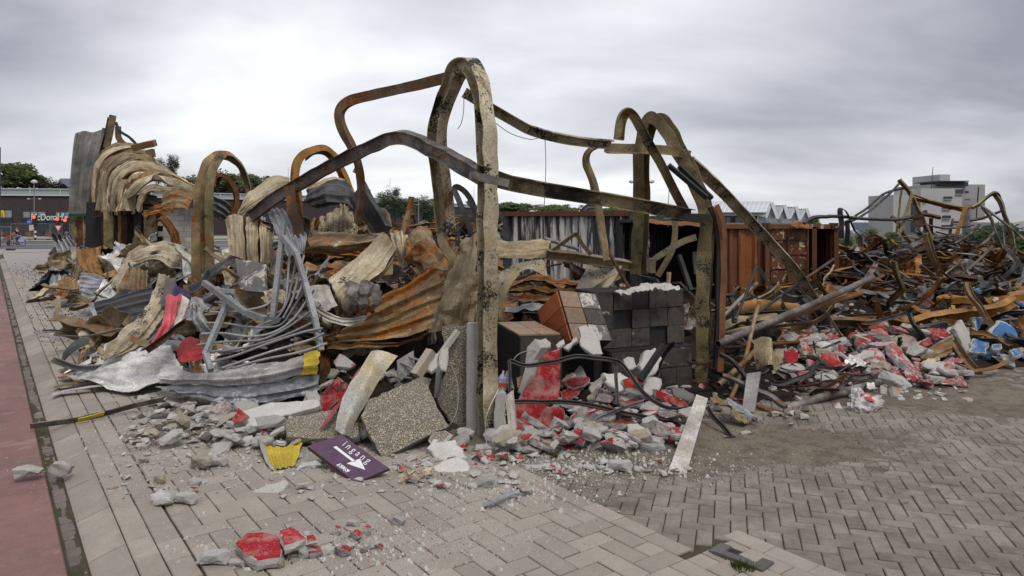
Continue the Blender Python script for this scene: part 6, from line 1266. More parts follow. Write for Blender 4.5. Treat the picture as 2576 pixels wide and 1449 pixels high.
sheet('tan_wrap', [[(2318, 912, 12.6), (2340, 905, 12.6), (2362, 898, 12.7)], [(2320, 930, 12.4), (2340, 918, 12.4), (2364, 908, 12.5)]], 'pale_sheet', 'creased cream strip sitting on the rubble edge', crumple=.07, cs=4)
sheet('grey_crumple', [[(2142, 992, 10.9), (2165, 984, 10.9), (2190, 992, 10.9), (2214, 1000, 11)], [(2138, 1016, 10.6), (2165, 1008, 10.5), (2195, 1012, 10.5), (2216, 1012, 10.8)], [(2144, 1034, 10.5), (2168, 1038, 10.4), (2190, 1040, 10.4), (2206, 1034, 10.5)]], 'ashen_sheet', 'grey melted plastic lump with a pink patch on the dirt', crumple=.13, cs=4, nu=32, nv=28)
sheet('pink_patch', [[(2168, 990, 10.72), (2186, 990, 10.7), (2200, 998, 10.75)], [(2174, 1000, 10.48), (2190, 1004, 10.44), (2200, 1006, 10.5)], [(2182, 1010, 10.38), (2192, 1012, 10.36), (2198, 1012, 10.4)]], 'pink_paint', 'pink patch of plastic stuck on the grey melted lump', crumple=.02)
sheet('foil_scrap', [[(2182, 962, 11.4), (2194, 958, 11.4), (2204, 964, 11.4)], [(2180, 980, 11.2), (2192, 980, 11.2), (2200, 984, 11.2)]], 'ashen_sheet', 'silver foil scrap on the thick ground pipe', crumple=.06, cs=5)
sheet('white_crumple', [[(2128, 898, 12.6), (2150, 892, 12.6), (2170, 904, 12.6)], [(2130, 925, 12.4), (2152, 920, 12.3), (2172, 928, 12.4)]], 'ashen_sheet', 'white crumpled wrapping in the middle of the red rubble', crumple=.12, cs=5)
# charred book-like bundle
cb = empty('charred_bundle', P(2320, 850, 14.4), 'charred black bundle of boards like a giant book', 'charred bundle')
for k in range(7):
    q = [P(2270, 824+k*3.5, 14.6), P(2380, 806+k*4.5, 15), P(2386, 808+k*5, 14.7), P(2290, 832+k*4, 14.2)]
    MB().prism(q, (0, 0, -.022)).put('leaf_board', 'charred_steel', cb)
pf = empty('paper_fan', P(2432, 726, 19.5), 'fan of white burnt paper sheets in the dark scrap', 'paper')
for k in range(12):
    a = P(2416+k*3.6, 726, 19.5); b = P(2410+k*5.2, 684+abs(k-6)*2, 19.7); sd_ = Vector((.03, .3, 0))
    MB().prism([a, a+sd_, b+sd_, b], (.018, 0, 0)).put('paper_sheet', 'paper_scraps', pf)
sheet('hanging_rag', [[(2304, 645, 20.5), (2312, 640, 20.5), (2318, 644, 20.5)], [(2302, 664, 20.4), (2310, 664, 20.4), (2318, 668, 20.4)], [(2306, 686, 20.3), (2312, 684, 20.3), (2316, 690, 20.3)]], 'rust_yellow', 'orange strip of sheet hanging in the far scrap heap', crumple=.05)
def SR(px, Y, nrm, mats, lb, th=.12): return SL(px, Y, nrm, th, mats, lb, jag=.02)
for px, Y, nrm, mt, lb in (
    ([(1976, 884), (1996, 878), (2012, 892), (2008, 912), (1984, 914), (1974, 900)], 12.4, (.1, -.9, .4), RS, 'rounded bright red stucco piece beside the bent tan box'),
    ([(2010, 862), (2032, 852), (2052, 880), (2050, 902), (2028, 898)], 13, (.3, -.75, .6), RD, 'tall dusty pink slab near the black hoop'),
    ([(2072, 846), (2106, 842), (2112, 866), (2088, 870)], 13.6, (0, -.8, .6), RD, 'faded pink slab behind the red rubble'),
    ([(2154, 846), (2198, 842), (2198, 872), (2172, 878), (2156, 866)], 13.6, (.1, -.9, .4), ['red_stucco', 'concrete'], 'red slab with a yellow corner behind the pink slabs'),
    ([(2172, 880), (2204, 872), (2226, 892), (2240, 920), (2222, 928), (2196, 904)], 12.8, (.3, -.6, .75), RD, 'long pink slab sloping in the middle of the rubble'),
    ([(2236, 866), (2252, 862), (2310, 930), (2304, 942), (2270, 920), (2244, 890)], 12.7, (.35, -.55, .75), RD, 'longest pink slab strip sloping to the dirt'),
    ([(2060, 888), (2100, 886), (2120, 916), (2096, 922), (2070, 906)], 12.5, (0, -.65, .75), RS, 'torn red-topped slab by the white crumpled wrapping'),
    ([(2108, 866), (2124, 868), (2122, 910), (2110, 914)], 12.7, (.7, -.65, .3), RS, 'upright narrow red slab in the rubble'),
    ([(2034, 902), (2058, 912), (2064, 924), (2036, 920)], 12.1, (.1, -.75, .6), RS, 'small red wedge above the bent black strip'),
    ([(2276, 872), (2314, 862), (2340, 846), (2344, 864), (2310, 890), (2288, 892)], 13.4, (.3, -.85, .4), RS, 'deep red slab standing behind the longest pink strip'),
    ([(2360, 908), (2398, 906), (2404, 926), (2376, 932), (2358, 922)], 12.8, (0, -.5, .87), RD, 'dusty pink oval slab at the right rubble edge'),
    ([(2246, 936), (2270, 918), (2296, 940), (2284, 956), (2254, 952)], 12.2, (.1, -.5, .87), RD, 'flat pink slab at the front of the rubble'),
    ([(2260, 948), (2290, 942), (2302, 958), (2270, 966)], 12.0, (0, -.4, .9), RD, 'low pink flake below the flat pink slab'),
    ([(2250, 952), (2276, 954), (2268, 984), (2240, 978)], 11.7, (.2, -.8, .5), ['yellow_chip', 'concrete'], 'chunk with yellow and red paint at the rubble toe'),
    ([(2214, 968), (2250, 984), (2262, 1004), (2240, 1012), (2214, 992)], 11.4, (-.2, -.7, .65), ['concrete_sandy', 'concrete'], 'sandy wedge of concrete beside the thick ground pipe'),
    ([(2242, 970), (2262, 976), (2268, 998), (2250, 996)], 11.3, (.4, -.75, .5), ['yellow_chip', 'concrete'], 'small chunk with yellow paint by the sandy wedge'),
    ([(2098, 1014), (2112, 1012), (2124, 1030), (2104, 1034)], 10.7, (0, -.5, .85), ['red_chip', 'concrete'], 'red-edged flake on the dirt left of the grey melted lump'),
    ([(2092, 970), (2120, 972), (2122, 984), (2098, 986)], 11.5, (0, -.4, .9), RD, 'pink flake above the thick ground pipe'),
    ([(2400, 826), (2420, 804), (2440, 836), (2446, 880), (2430, 886), (2414, 850)], 13.8, (.5, -.75, .45), CP, 'long grey concrete rib beside the blue rubble'),
    ([(2449, 850), (2488, 862), (2481, 889), (2440, 886)], 13.2, (.1, -.8, .6), ['blue_stucco', 'concrete'], 'blue and white painted slab leaning out of the rubble'),
    ([(2516, 806), (2562, 824), (2558, 860), (2486, 858), (2494, 832)], 14.6, (.2, -.95, .25), ['blue_paint', 'concrete'], 'upright bright blue painted wall stump'),
    ([(2450, 797), (2478, 797), (2468, 820), (2458, 838)], 15, (.3, -.9, .3), ['blue_paint', 'concrete'], 'blue wedge hanging behind the blue slab'),
    ([(2496, 866), (2520, 864), (2522, 876), (2500, 880)], 13.6, (0, -.6, .8), ['blue_stucco', 'concrete'], 'small blue flake under the blue wall stump'),
    ([(2540, 880), (2566, 876), (2576, 890), (2550, 898)], 13.4, (0, -.5, .85), ['blue_stucco', 'concrete'], 'blue-topped chunk at the right end of the blue rubble'),
    ): SR(px, Y, nrm, mt, lb)
# ================================================================ countless-looking but separate scrap: kinds built once, then copied piece by piece
rf = random.Random(21)
def lib_sheet(seed, mat, L_=1.2, W_=.6, rib=3):
    r_ = random.Random(seed); g_ = []; cu = r_.uniform(-.8, .8); tw_ = r_.uniform(-.5, .5)
    for i in range(4):
        row = []
        for j in range(4):
            x = (i/3-.5)*L_; y = (j/3-.5)*W_; row.append(Vector((x+r_.uniform(-.08, .08), y+r_.uniform(-.06, .06), cu*x*x+tw_*x*y*2+r_.uniform(-.10, .10))))
        g_.append(row)
    if seed % 3 == 0:      # stiff offcut, folded into flat facets
        v, f, uv = sheet_data(g_, 8, 8, crumple=.16, cs=2.2, thick=.008, tear=.06, seed=seed); return mesh('crumpled_sheet', v, f, mat, uvs=uv)
    v, f, uv = sheet_data(g_, 20, 20, ribs=rib, rib_h=.035, along='v', crumple=.075, cs=3.0, thick=.008, tear=.07, seed=seed)
    return mesh('crumpled_sheet', v, f, mat, smooth=True, ang=14, uvs=uv)
def lib_strip(seed, mat, L_=1.8, kind=0):
    r_ = random.Random(seed); p = Vector((-L_/2, 0, 0)); d = Vector((1, 0, 0)); pts = [p]
    for k in range(6):
        d = (d+Vector((0, r_.uniform(-.55, .55), r_.uniform(-.5, .5)))).normalized(); p = p+d*(L_/6); pts.append(p)
    pr = (prof_R(.10, .008), prof_L(.07, .07, .008), prof_C(.05, .11, .008), prof_R(.05, .04), prof_I(.09, .11, .01))[kind]
    if seed % 3 == 0:      # folded sharply once or twice instead of bent round
        pts = [pts[0], pts[0].lerp(pts[3], .5), pts[3], pts[3].lerp(pts[6], .5), pts[6]]; a_ = pts[2]; pts = [pts[0].lerp(a_, t/3) for t in range(3)]+[a_, a_+(pts[4]-a_)*.06]+[a_.lerp(pts[4], t/3) for t in (1, 2, 3)]
    v, f, uv = sweep_data(pts, pr, (0, .3, 1), 1 if seed % 3 == 0 else 4, r_.uniform(-1.5, 1.5), .02)
    return mesh('twisted_strip', v, f, mat, smooth=True, uvs=uv)
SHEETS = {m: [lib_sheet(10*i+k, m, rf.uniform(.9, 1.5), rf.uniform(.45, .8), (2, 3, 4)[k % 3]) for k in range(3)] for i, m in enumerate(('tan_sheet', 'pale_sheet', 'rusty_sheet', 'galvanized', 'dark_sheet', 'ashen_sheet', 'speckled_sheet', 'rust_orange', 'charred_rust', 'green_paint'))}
STRIPS = {m: [lib_strip(100+10*i+k, m, rf.uniform(1.2, 2.4), (i+k) % 5) for k in range(4)] for i, m in enumerate(('rust_orange', 'rust_dark', 'burnt_rust_tan', 'charred_rust', 'rust_yellow', 'burnt_tan', 'charred_steel', 'grey_steel'))}
ROCKS = {m[0]: [rock_mesh('concrete_lump', m, 300+17*i+k, (.55, .7, .42, .8, .5)[k], 12+2*k, 2, painted=len(m) > 1) for k in range(5)] for i, m in enumerate((('concrete',), ('concrete_pale',), ('concrete_sandy',), ('red_chip', 'red_stucco'), ('red_dusty', 'red_dusty'), ('blue_stucco', 'blue_paint'), ('concrete_dark',)))}
LOW = {m[0]: [rock_mesh('small', m, 500+17*i+k, (.55, .7, .45)[k], 12+2*k, 1, painted=len(m) > 1) for k in range(3)] for i, m in enumerate((('concrete',), ('concrete_pale',), ('concrete_sandy',), ('red_chip', 'red_stucco'), ('concrete_dark',)))}
def zs_at(x, y): return max(heap_z(x, y), 0)
def scatter(nm, lib, weights, n, zone, size, lb, cat, grp, lift=(0, .25), tilt=.9, flat=False):
    keys = [k for k, w_ in weights for _ in range(w_)]
    for _ in range(n):
        px = rf.uniform(zone[0], zone[1]); Y = zone[2]*(zone[3]/zone[2])**rf.random(); x = (px-CX)/F*Y
        z = zs_at(x, Y)+rf.uniform(*lift); s_ = rf.uniform(*size)
        inst(nm, rf.choice(lib[rf.choice(keys)]), (x, Y, z), (rf.uniform(-tilt, tilt), rf.uniform(-tilt, tilt), rf.uniform(0, 6.28)), (s_, s_*rf.uniform(.8, 1.2), s_*rf.uniform(.7, 1.1)), lb, cat, grp)
A1 = (('tan_sheet', 3), ('pale_sheet', 3), ('galvanized', 3), ('ashen_sheet', 3), ('dark_sheet', 1), ('rusty_sheet', 1))
scatter('crumpled_sheet', SHEETS, A1+(('green_paint', 1),), 56, (110, 400, 22, 42), (.9, 1.7), 'crumpled metal sheet in the far left heap below the grey gable', 'metal sheet', 'crumpled sheets below the gable', (.1, .5))
scatter('crumpled_sheet', SHEETS, A1, 52, (300, 560, 14.5, 22), (.8, 1.4), 'crumpled metal sheet around the saddle-shaped cream sheet', 'metal sheet', 'crumpled sheets of the left heap', (.0, .3))
scatter('crumpled_sheet', SHEETS, A1+(('rusty_sheet', 2),), 44, (480, 760, 12.2, 15.5), (.7, 1.2), 'crumpled metal sheet wedged around the bent railing', 'metal sheet', 'crumpled sheets by the railing', (.0, .25))
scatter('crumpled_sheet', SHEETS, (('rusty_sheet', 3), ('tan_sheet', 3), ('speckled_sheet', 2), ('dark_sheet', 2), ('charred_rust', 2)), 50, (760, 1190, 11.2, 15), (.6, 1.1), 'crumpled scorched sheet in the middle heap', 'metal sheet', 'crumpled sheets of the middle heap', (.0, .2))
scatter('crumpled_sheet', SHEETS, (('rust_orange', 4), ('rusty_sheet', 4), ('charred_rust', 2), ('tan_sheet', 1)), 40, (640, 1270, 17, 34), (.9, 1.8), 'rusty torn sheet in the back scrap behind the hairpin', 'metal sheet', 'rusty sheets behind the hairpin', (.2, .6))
scatter('crumpled_sheet', SHEETS, (('rust_orange', 3), ('tan_sheet', 2), ('charred_rust', 3)), 16, (1260, 1740, 12.6, 16), (.6, 1.0), 'scorched sheet scrap in the bay between the columns', 'metal sheet', 'sheet scraps in the bay', (.1, .4))
scatter('twisted_strip', STRIPS, (('rust_orange', 3), ('burnt_rust_tan', 3), ('rust_yellow', 2), ('charred_rust', 2)), 60, (640, 1270, 18, 36), (.9, 1.7), 'twisted rusty strip in the back scrap behind the hairpin', 'metal strip', 'rusty strips behind the hairpin', (.3, .8), .6)
scatter('twisted_strip', STRIPS, (('burnt_tan', 2), ('grey_steel', 3), ('charred_rust', 2)), 36, (180, 760, 12.5, 24), (.7, 1.2), 'bent metal strip poking from the left heap', 'metal strip', 'bent strips of the left heap', (.1, .4), .8)
scatter('twisted_strip', STRIPS, (('burnt_tan', 2), ('charred_steel', 3), ('rust_dark', 2)), 30, (1260, 1800, 11.6, 16), (.6, 1.0), 'dark bent strip in the bay between the columns', 'metal strip', 'bent strips in the bay', (.1, .4), .8)
scatter('rusty_strip', STRIPS, (('rust_orange', 4), ('rust_dark', 7), ('burnt_rust_tan', 1), ('charred_rust', 3), ('charred_steel', 4)), 190, (2110, 2680, 17.5, 26), (.7, 1.5), 'twisted rusty strip on the far right scrap heap', 'metal strip', 'twisted strips of the right scrap heap', (.0, .35), .55)
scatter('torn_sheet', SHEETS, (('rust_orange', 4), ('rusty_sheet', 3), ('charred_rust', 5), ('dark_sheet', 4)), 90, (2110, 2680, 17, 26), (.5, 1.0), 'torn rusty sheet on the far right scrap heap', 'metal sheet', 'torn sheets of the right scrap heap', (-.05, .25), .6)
scatter('twisted_strip', STRIPS, (('rust_yellow', 2), ('burnt_rust_tan', 3), ('charred_rust', 3), ('burnt_tan', 1), ('charred_steel', 2)), 80, (1830, 2560, 13.6, 18), (.6, 1.2), 'bent rusty strip between the pipes and mustard girders', 'metal strip', 'bent strips by the mustard girders', (.0, .3), .5)
scatter('twisted_strip', STRIPS, (('charred_rust', 3), ('charred_steel', 3), ('rust_dark', 2)), 26, (1800, 2120, 10.7, 13), (.4, .8), 'dark thin strip at the foot of the right heap', 'metal strip', 'dark strips at the right heap foot', (.02, .2), .4)
SMALL = {}
def small_rocks(n, zone, size, w_, lift=(-.01, .01)):
    keys = [k for k, q in w_ for _ in range(q)]
    for _ in range(n):
        p = G(rf.uniform(zone[0], zone[1]), rf.uniform(zone[2], zone[3])); s_ = size[0]+(size[1]-size[0])*rf.random()**1.6; kk = rf.choice(keys); me = rf.choice(LOW[kk])
        m_ = Matrix.Translation((p.x, p.y, max(0, heap_z(p.x, p.y))+rf.uniform(*lift))) @ Matrix.Rotation(rf.uniform(0, 6.28), 4, 'Z') @ Matrix.Rotation(rf.uniform(-.5, .5), 4, 'X') @ Matrix.Diagonal((s_*rf.uniform(.8, 1.3), s_, s_*rf.uniform(.6, 1), 1))
        V_, F_, I_2 = SMALL.setdefault(kk, ([], [], [])); b = len(V_); V_ += [m_ @ v.co for v in me.vertices]; F_ += [tuple(b+i for i in q.vertices) for q in me.polygons]; I_2 += [q.material_index for q in me.polygons]
def rocks(n, zone, size, w_, lb, grp, lift=(-.03, .08), pw=1.6):
    keys = [k for k, q in w_ for _ in range(q)]
    for _ in range(n):
        px = rf.uniform(zone[0], zone[1]); y = rf.uniform(zone[2], zone[3]); p = G(px, y)
        if 1285 < px < 1425 and 1000 < y < 1092: continue
        s_ = size[0]+(size[1]-size[0])*rf.random()**pw
        z = max(0, heap_z(p.x, p.y))+rf.uniform(*lift)
        kk = rf.choice(keys); inst({'red_chip': 'stucco_lump', 'red_dusty': 'pink_lump', 'blue_stucco': 'blue_lump'}.get(kk, 'concrete_lump'), rf.choice(ROCKS[kk]), (p.x, p.y, z), (rf.uniform(-.5, .5), rf.uniform(-.5, .5), rf.uniform(0, 6.28)), (s_*rf.uniform(.8, 1.3), s_, s_*rf.uniform(.6, 1)), lb, 'concrete lump', grp)
def lib_cut(seed, mat):
    r_ = random.Random(seed); g_ = [[Vector(((i/2-.5)*r_.uniform(.7, 1.2), (j/2-.5)*r_.uniform(.25, .6), r_.uniform(-.16, .16))) for j in range(3)] for i in range(3)]
    v, f, uv = sheet_data(g_, 6, 5, crumple=.10, cs=3, thick=.012, tear=.12, seed=seed); return mesh('metal_offcut', v, f, mat, uvs=uv)
CUTS = {m: [lib_cut(700+13*i+k, m) for k in range(3)] for i, m in enumerate(('tan_sheet', 'pale_sheet', 'rusty_sheet', 'galvanized', 'dark_sheet', 'ashen_sheet', 'rust_orange', 'charred_rust'))}
scatter('metal_offcut', CUTS, (('tan_sheet', 2), ('pale_sheet', 2), ('galvanized', 2), ('ashen_sheet', 2), ('dark_sheet', 2), ('rusty_sheet', 1)), 90, (200, 760, 12.4, 24), (.35, .8), 'small torn metal offcut on the left heap', 'metal offcut', 'torn offcuts of the left heap', (.05, .4), 1.1)
scatter('metal_offcut', CUTS, (('tan_sheet', 2), ('rusty_sheet', 3), ('dark_sheet', 2), ('charred_rust', 2), ('pale_sheet', 1)), 80, (760, 1200, 10.9, 14.5), (.3, .65), 'small torn metal offcut on the middle heap', 'metal offcut', 'torn offcuts of the middle heap', (.0, .3), 1.1)
scatter('metal_offcut', CUTS, (('rust_orange', 3), ('rusty_sheet', 2), ('dark_sheet', 3), ('charred_rust', 4)), 110, (1850, 2650, 14, 25), (.3, .7), 'small torn metal offcut on the right-hand scrap', 'metal offcut', 'torn offcuts of the right-hand scrap', (.0, .35), 1.0)
def lib_shard(seed, mats):
    r_ = random.Random(seed); n_ = r_.randint(4, 7); po = [Vector((math.cos(6.283*k/n_+r_.uniform(-.3, .3))*r_.uniform(.6, 1), math.sin(6.283*k/n_+r_.uniform(-.3, .3))*r_.uniform(.4, .75), 0)) for k in range(n_)]
    v, f, fm = slab_data(po, Vector((0, 0, 1)), r_.uniform(.22, .45), .05, .04, seed, .22, .05, ring=.2)
    return mesh('concrete_shard', v, f, mats, fm)
SHARDS = {k: [lib_shard(900+31*i+q, m) for q in range(5)] for i, (k, m) in enumerate((('c', ['concrete_pale', 'concrete']), ('g', ['concrete', 'concrete']), ('s', ['concrete_sandy', 'concrete']), ('r', ['red_stucco', 'concrete']), ('d', ['red_dusty', 'concrete']), ('k', ['concrete_dark', 'concrete_dark'])))}
def shards(n, zone, size, keys, lb, grp, lift=(0, .12), tilt=.55):
    for _ in range(n):
        px, y = rf.uniform(zone[0], zone[1]), rf.uniform(zone[2], zone[3]); p = G(px, y); s_ = rf.uniform(*size)
        if 1285 < px < 1425 and 1000 < y < 1092: continue
        inst('concrete_shard', rf.choice(SHARDS[rf.choice(keys)]), (p.x, p.y, max(0, heap_z(p.x, p.y))+s_*.3+rf.uniform(*lift)), (rf.uniform(-tilt, tilt), rf.uniform(-tilt, tilt), rf.uniform(0, 6.28)), s_, lb, 'concrete shard', grp)
shards(80, (1250, 1730, 1000, 1140), (.10, .30), 'ccgsrr', 'flat broken shard in the rubble before the red slab', 'shards before the red slab', (0, .16))
shards(30, (400, 760, 1005, 1090), (.08, .20), 'ggsk', 'flat broken shard on the pavers before the white gutter', 'shards before the white gutter', (-.02, .03))
shards(60, (560, 1190, 1010, 1130), (.10, .26), 'cggsk', 'flat broken shard at the foot of the white gutter and pebbled slabs', 'shards at the pebbled slabs')
shards(80, (1960, 2430, 870, 975), (.12, .34), 'cgsddr', 'flat broken shard of the pink and red rubble', 'shards of the pink rubble', (0, .22))
shards(26, (640, 1000, 900, 1010), (.12, .26), 'ggk', 'flat broken shard in the shade under the big corrugated sheet', 'shards under the corrugated sheet', (0, .15))
WC = (('concrete', 4), ('concrete_pale', 4), ('concrete_sandy', 2)); WR = WC+(('red_chip', 3),)
rocks(110, (1250, 1720, 1015, 1150), (.06, .24), WR, 'broken concrete lump in the rubble before the red slab', 'rubble before the red slab', (0, .16))
small_rocks(150, (1250, 1740, 1100, 1195), (.02, .09), WR)
small_rocks(80, (980, 1300, 1130, 1235), (.02, .11), WR)
rocks(70, (420, 860, 1020, 1130), (.05, .20), WC+(('red_chip', 1), ('concrete_dark', 2)), 'concrete lump under the white gutter strip', 'rubble under the white gutter', (-.02, .10))
rocks(40, (560, 1010, 880, 1000), (.08, .2), WC+(('concrete_dark', 4),), 'concrete lump in the shade behind the railing', 'rubble behind the railing', (0, .15))
small_rocks(190, (260, 1000, 1060, 1260), (.015, .06), WC)
small_rocks(320, (330, 900, 1000, 1130), (.02, .11), WC+(('concrete_dark', 2),), (-.01, .06))
rocks(150, (1960, 2420, 862, 985), (.07, .30), (('concrete', 3), ('concrete_sandy', 2), ('concrete_pale', 2), ('red_dusty', 5), ('red_chip', 3)), 'broken concrete lump of the pink and red rubble', 'pink and red rubble', (-.02, .2))
small_rocks(140, (2130, 2440, 940, 1010), (.025, .12), WC+(('red_chip', 1),))
small_rocks(150, (1960, 2400, 870, 980), (.04, .12), WR, (0, .2))
small_rocks(120, (1280, 1700, 1000, 1110), (.03, .10), WR, (0, .14))
rocks(60, (2400, 2600, 840, 925), (.06, .24), (('concrete', 4), ('concrete_sandy', 2), ('blue_stucco', 4), ('concrete_dark', 1)), 'broken lump of the blue-painted rubble', 'blue rubble', (-.02, .15))
rocks(36, (1300, 1750, 880, 990), (.05, .18), WC+(('concrete_dark', 3),), 'concrete lump against the sooty tiled block', 'rubble against the tiled block', (0, .2))
small_rocks(120, (1760, 2100, 905, 1060), (.02, .11), (('concrete_dark', 4), ('concrete', 2), ('red_chip', 1)))
for kk, (V_, F_, I_2) in SMALL.items(): put('small_rubble', V_, F_, [m.name for m in LOW[kk][0].materials], kind='stuff', fm=I_2, label={'concrete': 'grey', 'concrete_pale': 'white', 'concrete_sandy': 'sandy', 'red_chip': 'red-painted', 'concrete_dark': 'sooty'}[kk]+' crumbs of broken concrete strewn between the larger lumps', cat='rubble')
# lumps one can name
for px, py, w_, h_, mt, lb in (
    (531, 1428, 78, 46, 'concrete_pale', 'white-topped concrete lump at the left end of the foreground cluster'), (591, 1430, 38, 52, 'concrete_pale', 'tall white lump beside the large red foreground piece'),
    (824, 1398, 38, 40, 'concrete_pale', 'white wedge in the foreground cluster'), (770, 1406, 40, 28, 'concrete_pale', 'white-topped lump in front of the red foreground flakes'), (856, 1404, 48, 26, 'red_chip', 'lump with a red underside in the foreground cluster'),
    (879, 1386, 32, 28, 'concrete_pale', 'pale lump behind the red-bottomed lump'), (890, 1360, 40, 40, 'red_chip', 'red-faced lump at the back of the foreground cluster'), (844, 1348, 30, 20, 'red_chip', 'small red flake at the back of the foreground cluster'), (921, 1350, 26, 22, 'red_chip', 'small red-faced lump right of the red-faced lump'),
    (736, 1406, 28, 26, 'red_chip', 'small red-topped lump under the overlapping red piece'), (698, 1434, 34, 24, 'concrete_sandy', 'sandy lump in front of the large red foreground piece'), (886, 1326, 34, 20, 'concrete_pale', 'white chip behind the foreground cluster'), (950, 1384, 24, 20, 'red_chip', 'little lump with red edge at the right of the cluster'),
    (931, 1384, 22, 22, 'concrete', 'little grey lump in the right of the cluster'), (916, 1394, 22, 20, 'concrete_sandy', 'little sandy lump in the right of the cluster'), (1001, 1324, 36, 20, 'concrete', 'grey lump lying off the right of the cluster'),
    (402, 1276, 62, 32, 'concrete_pale', 'white concrete wedge with its twin left of the long flake'), (460, 1272, 62, 40, 'concrete_pale', 'second concrete wedge touching the white one'), (480, 1242, 30, 12, 'red_chip', 'red scrap behind the two white wedges'),
    (495, 1184, 60, 34, 'concrete_sandy', 'round cream disc of concrete on the pavers'), (543, 1176, 46, 26, 'concrete_pale', 'pale flat piece beside the cream disc'), (399, 1220, 30, 22, 'concrete_sandy', 'small cream lump left of the cream disc'), (379, 1229, 20, 16, 'concrete_sandy', 'smaller cream lump touching the small cream lump'),
    (48, 1206, 72, 26, 'concrete', 'flat grey lump on the red cycle path'), (145, 1200, 54, 36, 'concrete', 'grey lump lying in the gutter'), (482, 1222, 36, 26, 'concrete', 'grey lump near the cream disc'), (357, 1166, 24, 28, 'concrete_sandy', 'upright sandy lump on the pavers'),
    (1262, 1164, 40, 24, 'red_chip', 'red-topped lump at the foot of the white post'), (760, 1232, 34, 24, 'concrete_pale', 'pale lump right of the long grey flake'), (1105, 1232, 26, 30, 'red_chip', 'red and white cube of concrete right of the triangular slab'), (1224, 1230, 48, 30, 'concrete_pale', 'pale lump in front of the red column-foot chunk'),
    (1560, 1190, 62, 28, 'concrete_pale', 'curved pale lump on the dirt before the rubble'), (1655, 1170, 24, 18, 'red_chip', 'red-edged chip near the scorched white plank'), (1990, 1072, 16, 8, 'red_chip', 'tiny red chip on the dirt'), (2280, 1266, 12, 9, 'concrete', 'lone small lump on the car park stones'), (1880, 1096, 30, 10, 'concrete_pale', 'pale flat chip on the dirt')):
    p = G(px, py); sx_ = w_/F*p.y/1.4; sz_ = h_/F*p.y/.9
    me = rf.choice(ROCKS[mt]); d_ = me.vertices; zx = max(v.co.z for v in d_)
    inst('concrete_lump', me, (p.x, p.y+sx_*.4, -.006), (0, 0, rf.uniform(-.4, .4)), (sx_, sx_*.75, min(sz_/zx, sx_*1.1)), lb, 'concrete lump')
for px, th, lb in (([(594, 1363), (621, 1340), (660, 1338), (699, 1345), (711, 1381), (706, 1401), (646, 1408), (609, 1391)], .10, 'largest red stucco piece of the foreground cluster'),
               ([(704, 1332), (734, 1323), (756, 1335), (771, 1353), (740, 1362), (716, 1368), (708, 1350)], .10, 'red piece overlapping the largest foreground piece'),
               ([(749, 1378), (764, 1370), (804, 1370), (809, 1384), (780, 1390)], .06, 'red-topped slice in the foreground cluster'),
               ([(772, 1346), (790, 1344), (798, 1356), (776, 1360)], .05, 'red flake tucked behind the overlapping red piece')):
    zf = .10 if th > .07 else .06
    if 'overlapping' in lb: zf = .16
    poly = [G(a, b, zf) for a, b in px]
    slab('broken_slab', poly, None, (0, -.06, 1), th, ['red_stucco', 'concrete'], lb, raw=True, jag=.012, inset=.012)
# grit: pebbles by the thousand
def pebbles(name, n, pick, size, mat, lb, cat='grit'):
    r_ = random.Random(len(name)*7+n); V = []; Fc = []
    for _ in range(n):
        p = pick(r_); s_ = size[0]+(size[1]-size[0])*r_.random()**2.5; b = len(V); a0 = r_.uniform(0, 6.28)
        z0 = p.z
        for k in range(4): a = a0+k*1.57+r_.uniform(-.4, .4); q = s_*r_.uniform(.6, 1.1); V.append((p.x+math.cos(a)*q, p.y+math.sin(a)*q, z0-.003))
        for k in range(3): a = a0+k*2.09+r_.uniform(-.4, .4); q = s_*r_.uniform(.3, .7); V.append((p.x+math.cos(a)*q, p.y+math.sin(a)*q, z0+s_*r_.uniform(.5, 1.0)))
        Fc += [(b+4, b+5, b+6), (b, b+1, b+4), (b+1, b+5, b+4), (b+1, b+2, b+5), (b+2, b+6, b+5), (b+2, b+3, b+6), (b+3, b, b+6), (b, b+4, b+6)]
    put(name, V, Fc, mat, kind='stuff', label=lb, cat=cat)
def pick_zone(zs):
    def f_(r_):
        z_ = r_.choice(zs); px, py = r_.gauss((z_[0]+z_[1])/2, (z_[1]-z_[0])/3.4), r_.gauss((z_[2]+z_[3])/2, (z_[3]-z_[2])/3.4)
        py = max(py, 640); p = G(px, py); u_, v_ = uv_of(p); p.z = max(0, dirt_z(p.x, p.y)) if v_ > .97 else (-.04 if v_ < .53 else -.1)
        return p
    return f_
ZF = [(300, 1000, 1060, 1220), (380, 900, 1020, 1120), (560, 1080, 1330, 1430), (1000, 1500, 1180, 1280), (1250, 1800, 1130, 1200), (900, 1400, 1280, 1400), (200, 420, 1000, 1240)]
pebbles('concrete_grit', 16000, pick_zone(ZF), (.003, .016), 'concrete', 'grey concrete grit strewn over the paving')
pebbles('concrete_crumbs', 1500, pick_zone(ZF[:5]), (.012, .034), 'concrete_pale', 'pale concrete crumbs round the foot of the rubble')
pebbles('dirt_clods', 4000, pick_zone([(1400, 2100, 1060, 1200), (1700, 2576, 960, 1150), (1600, 2400, 1000, 1220)]), (.003, .012), 'dirt', 'brown dirt clods on the car park')
pebbles('red_grit', 700, pick_zone([(560, 1100, 1300, 1440), (1000, 1700, 1140, 1300)]), (.003, .010), 'red_stucco', 'red stucco grit on the paving')
pebbles('black_crumbs', 2500, pick_zone([(20, 260, 660, 760), (60, 300, 720, 860), (10, 200, 665, 700)]), (.008, .035), 'char_black', 'burnt black crumbs on the far pavement')
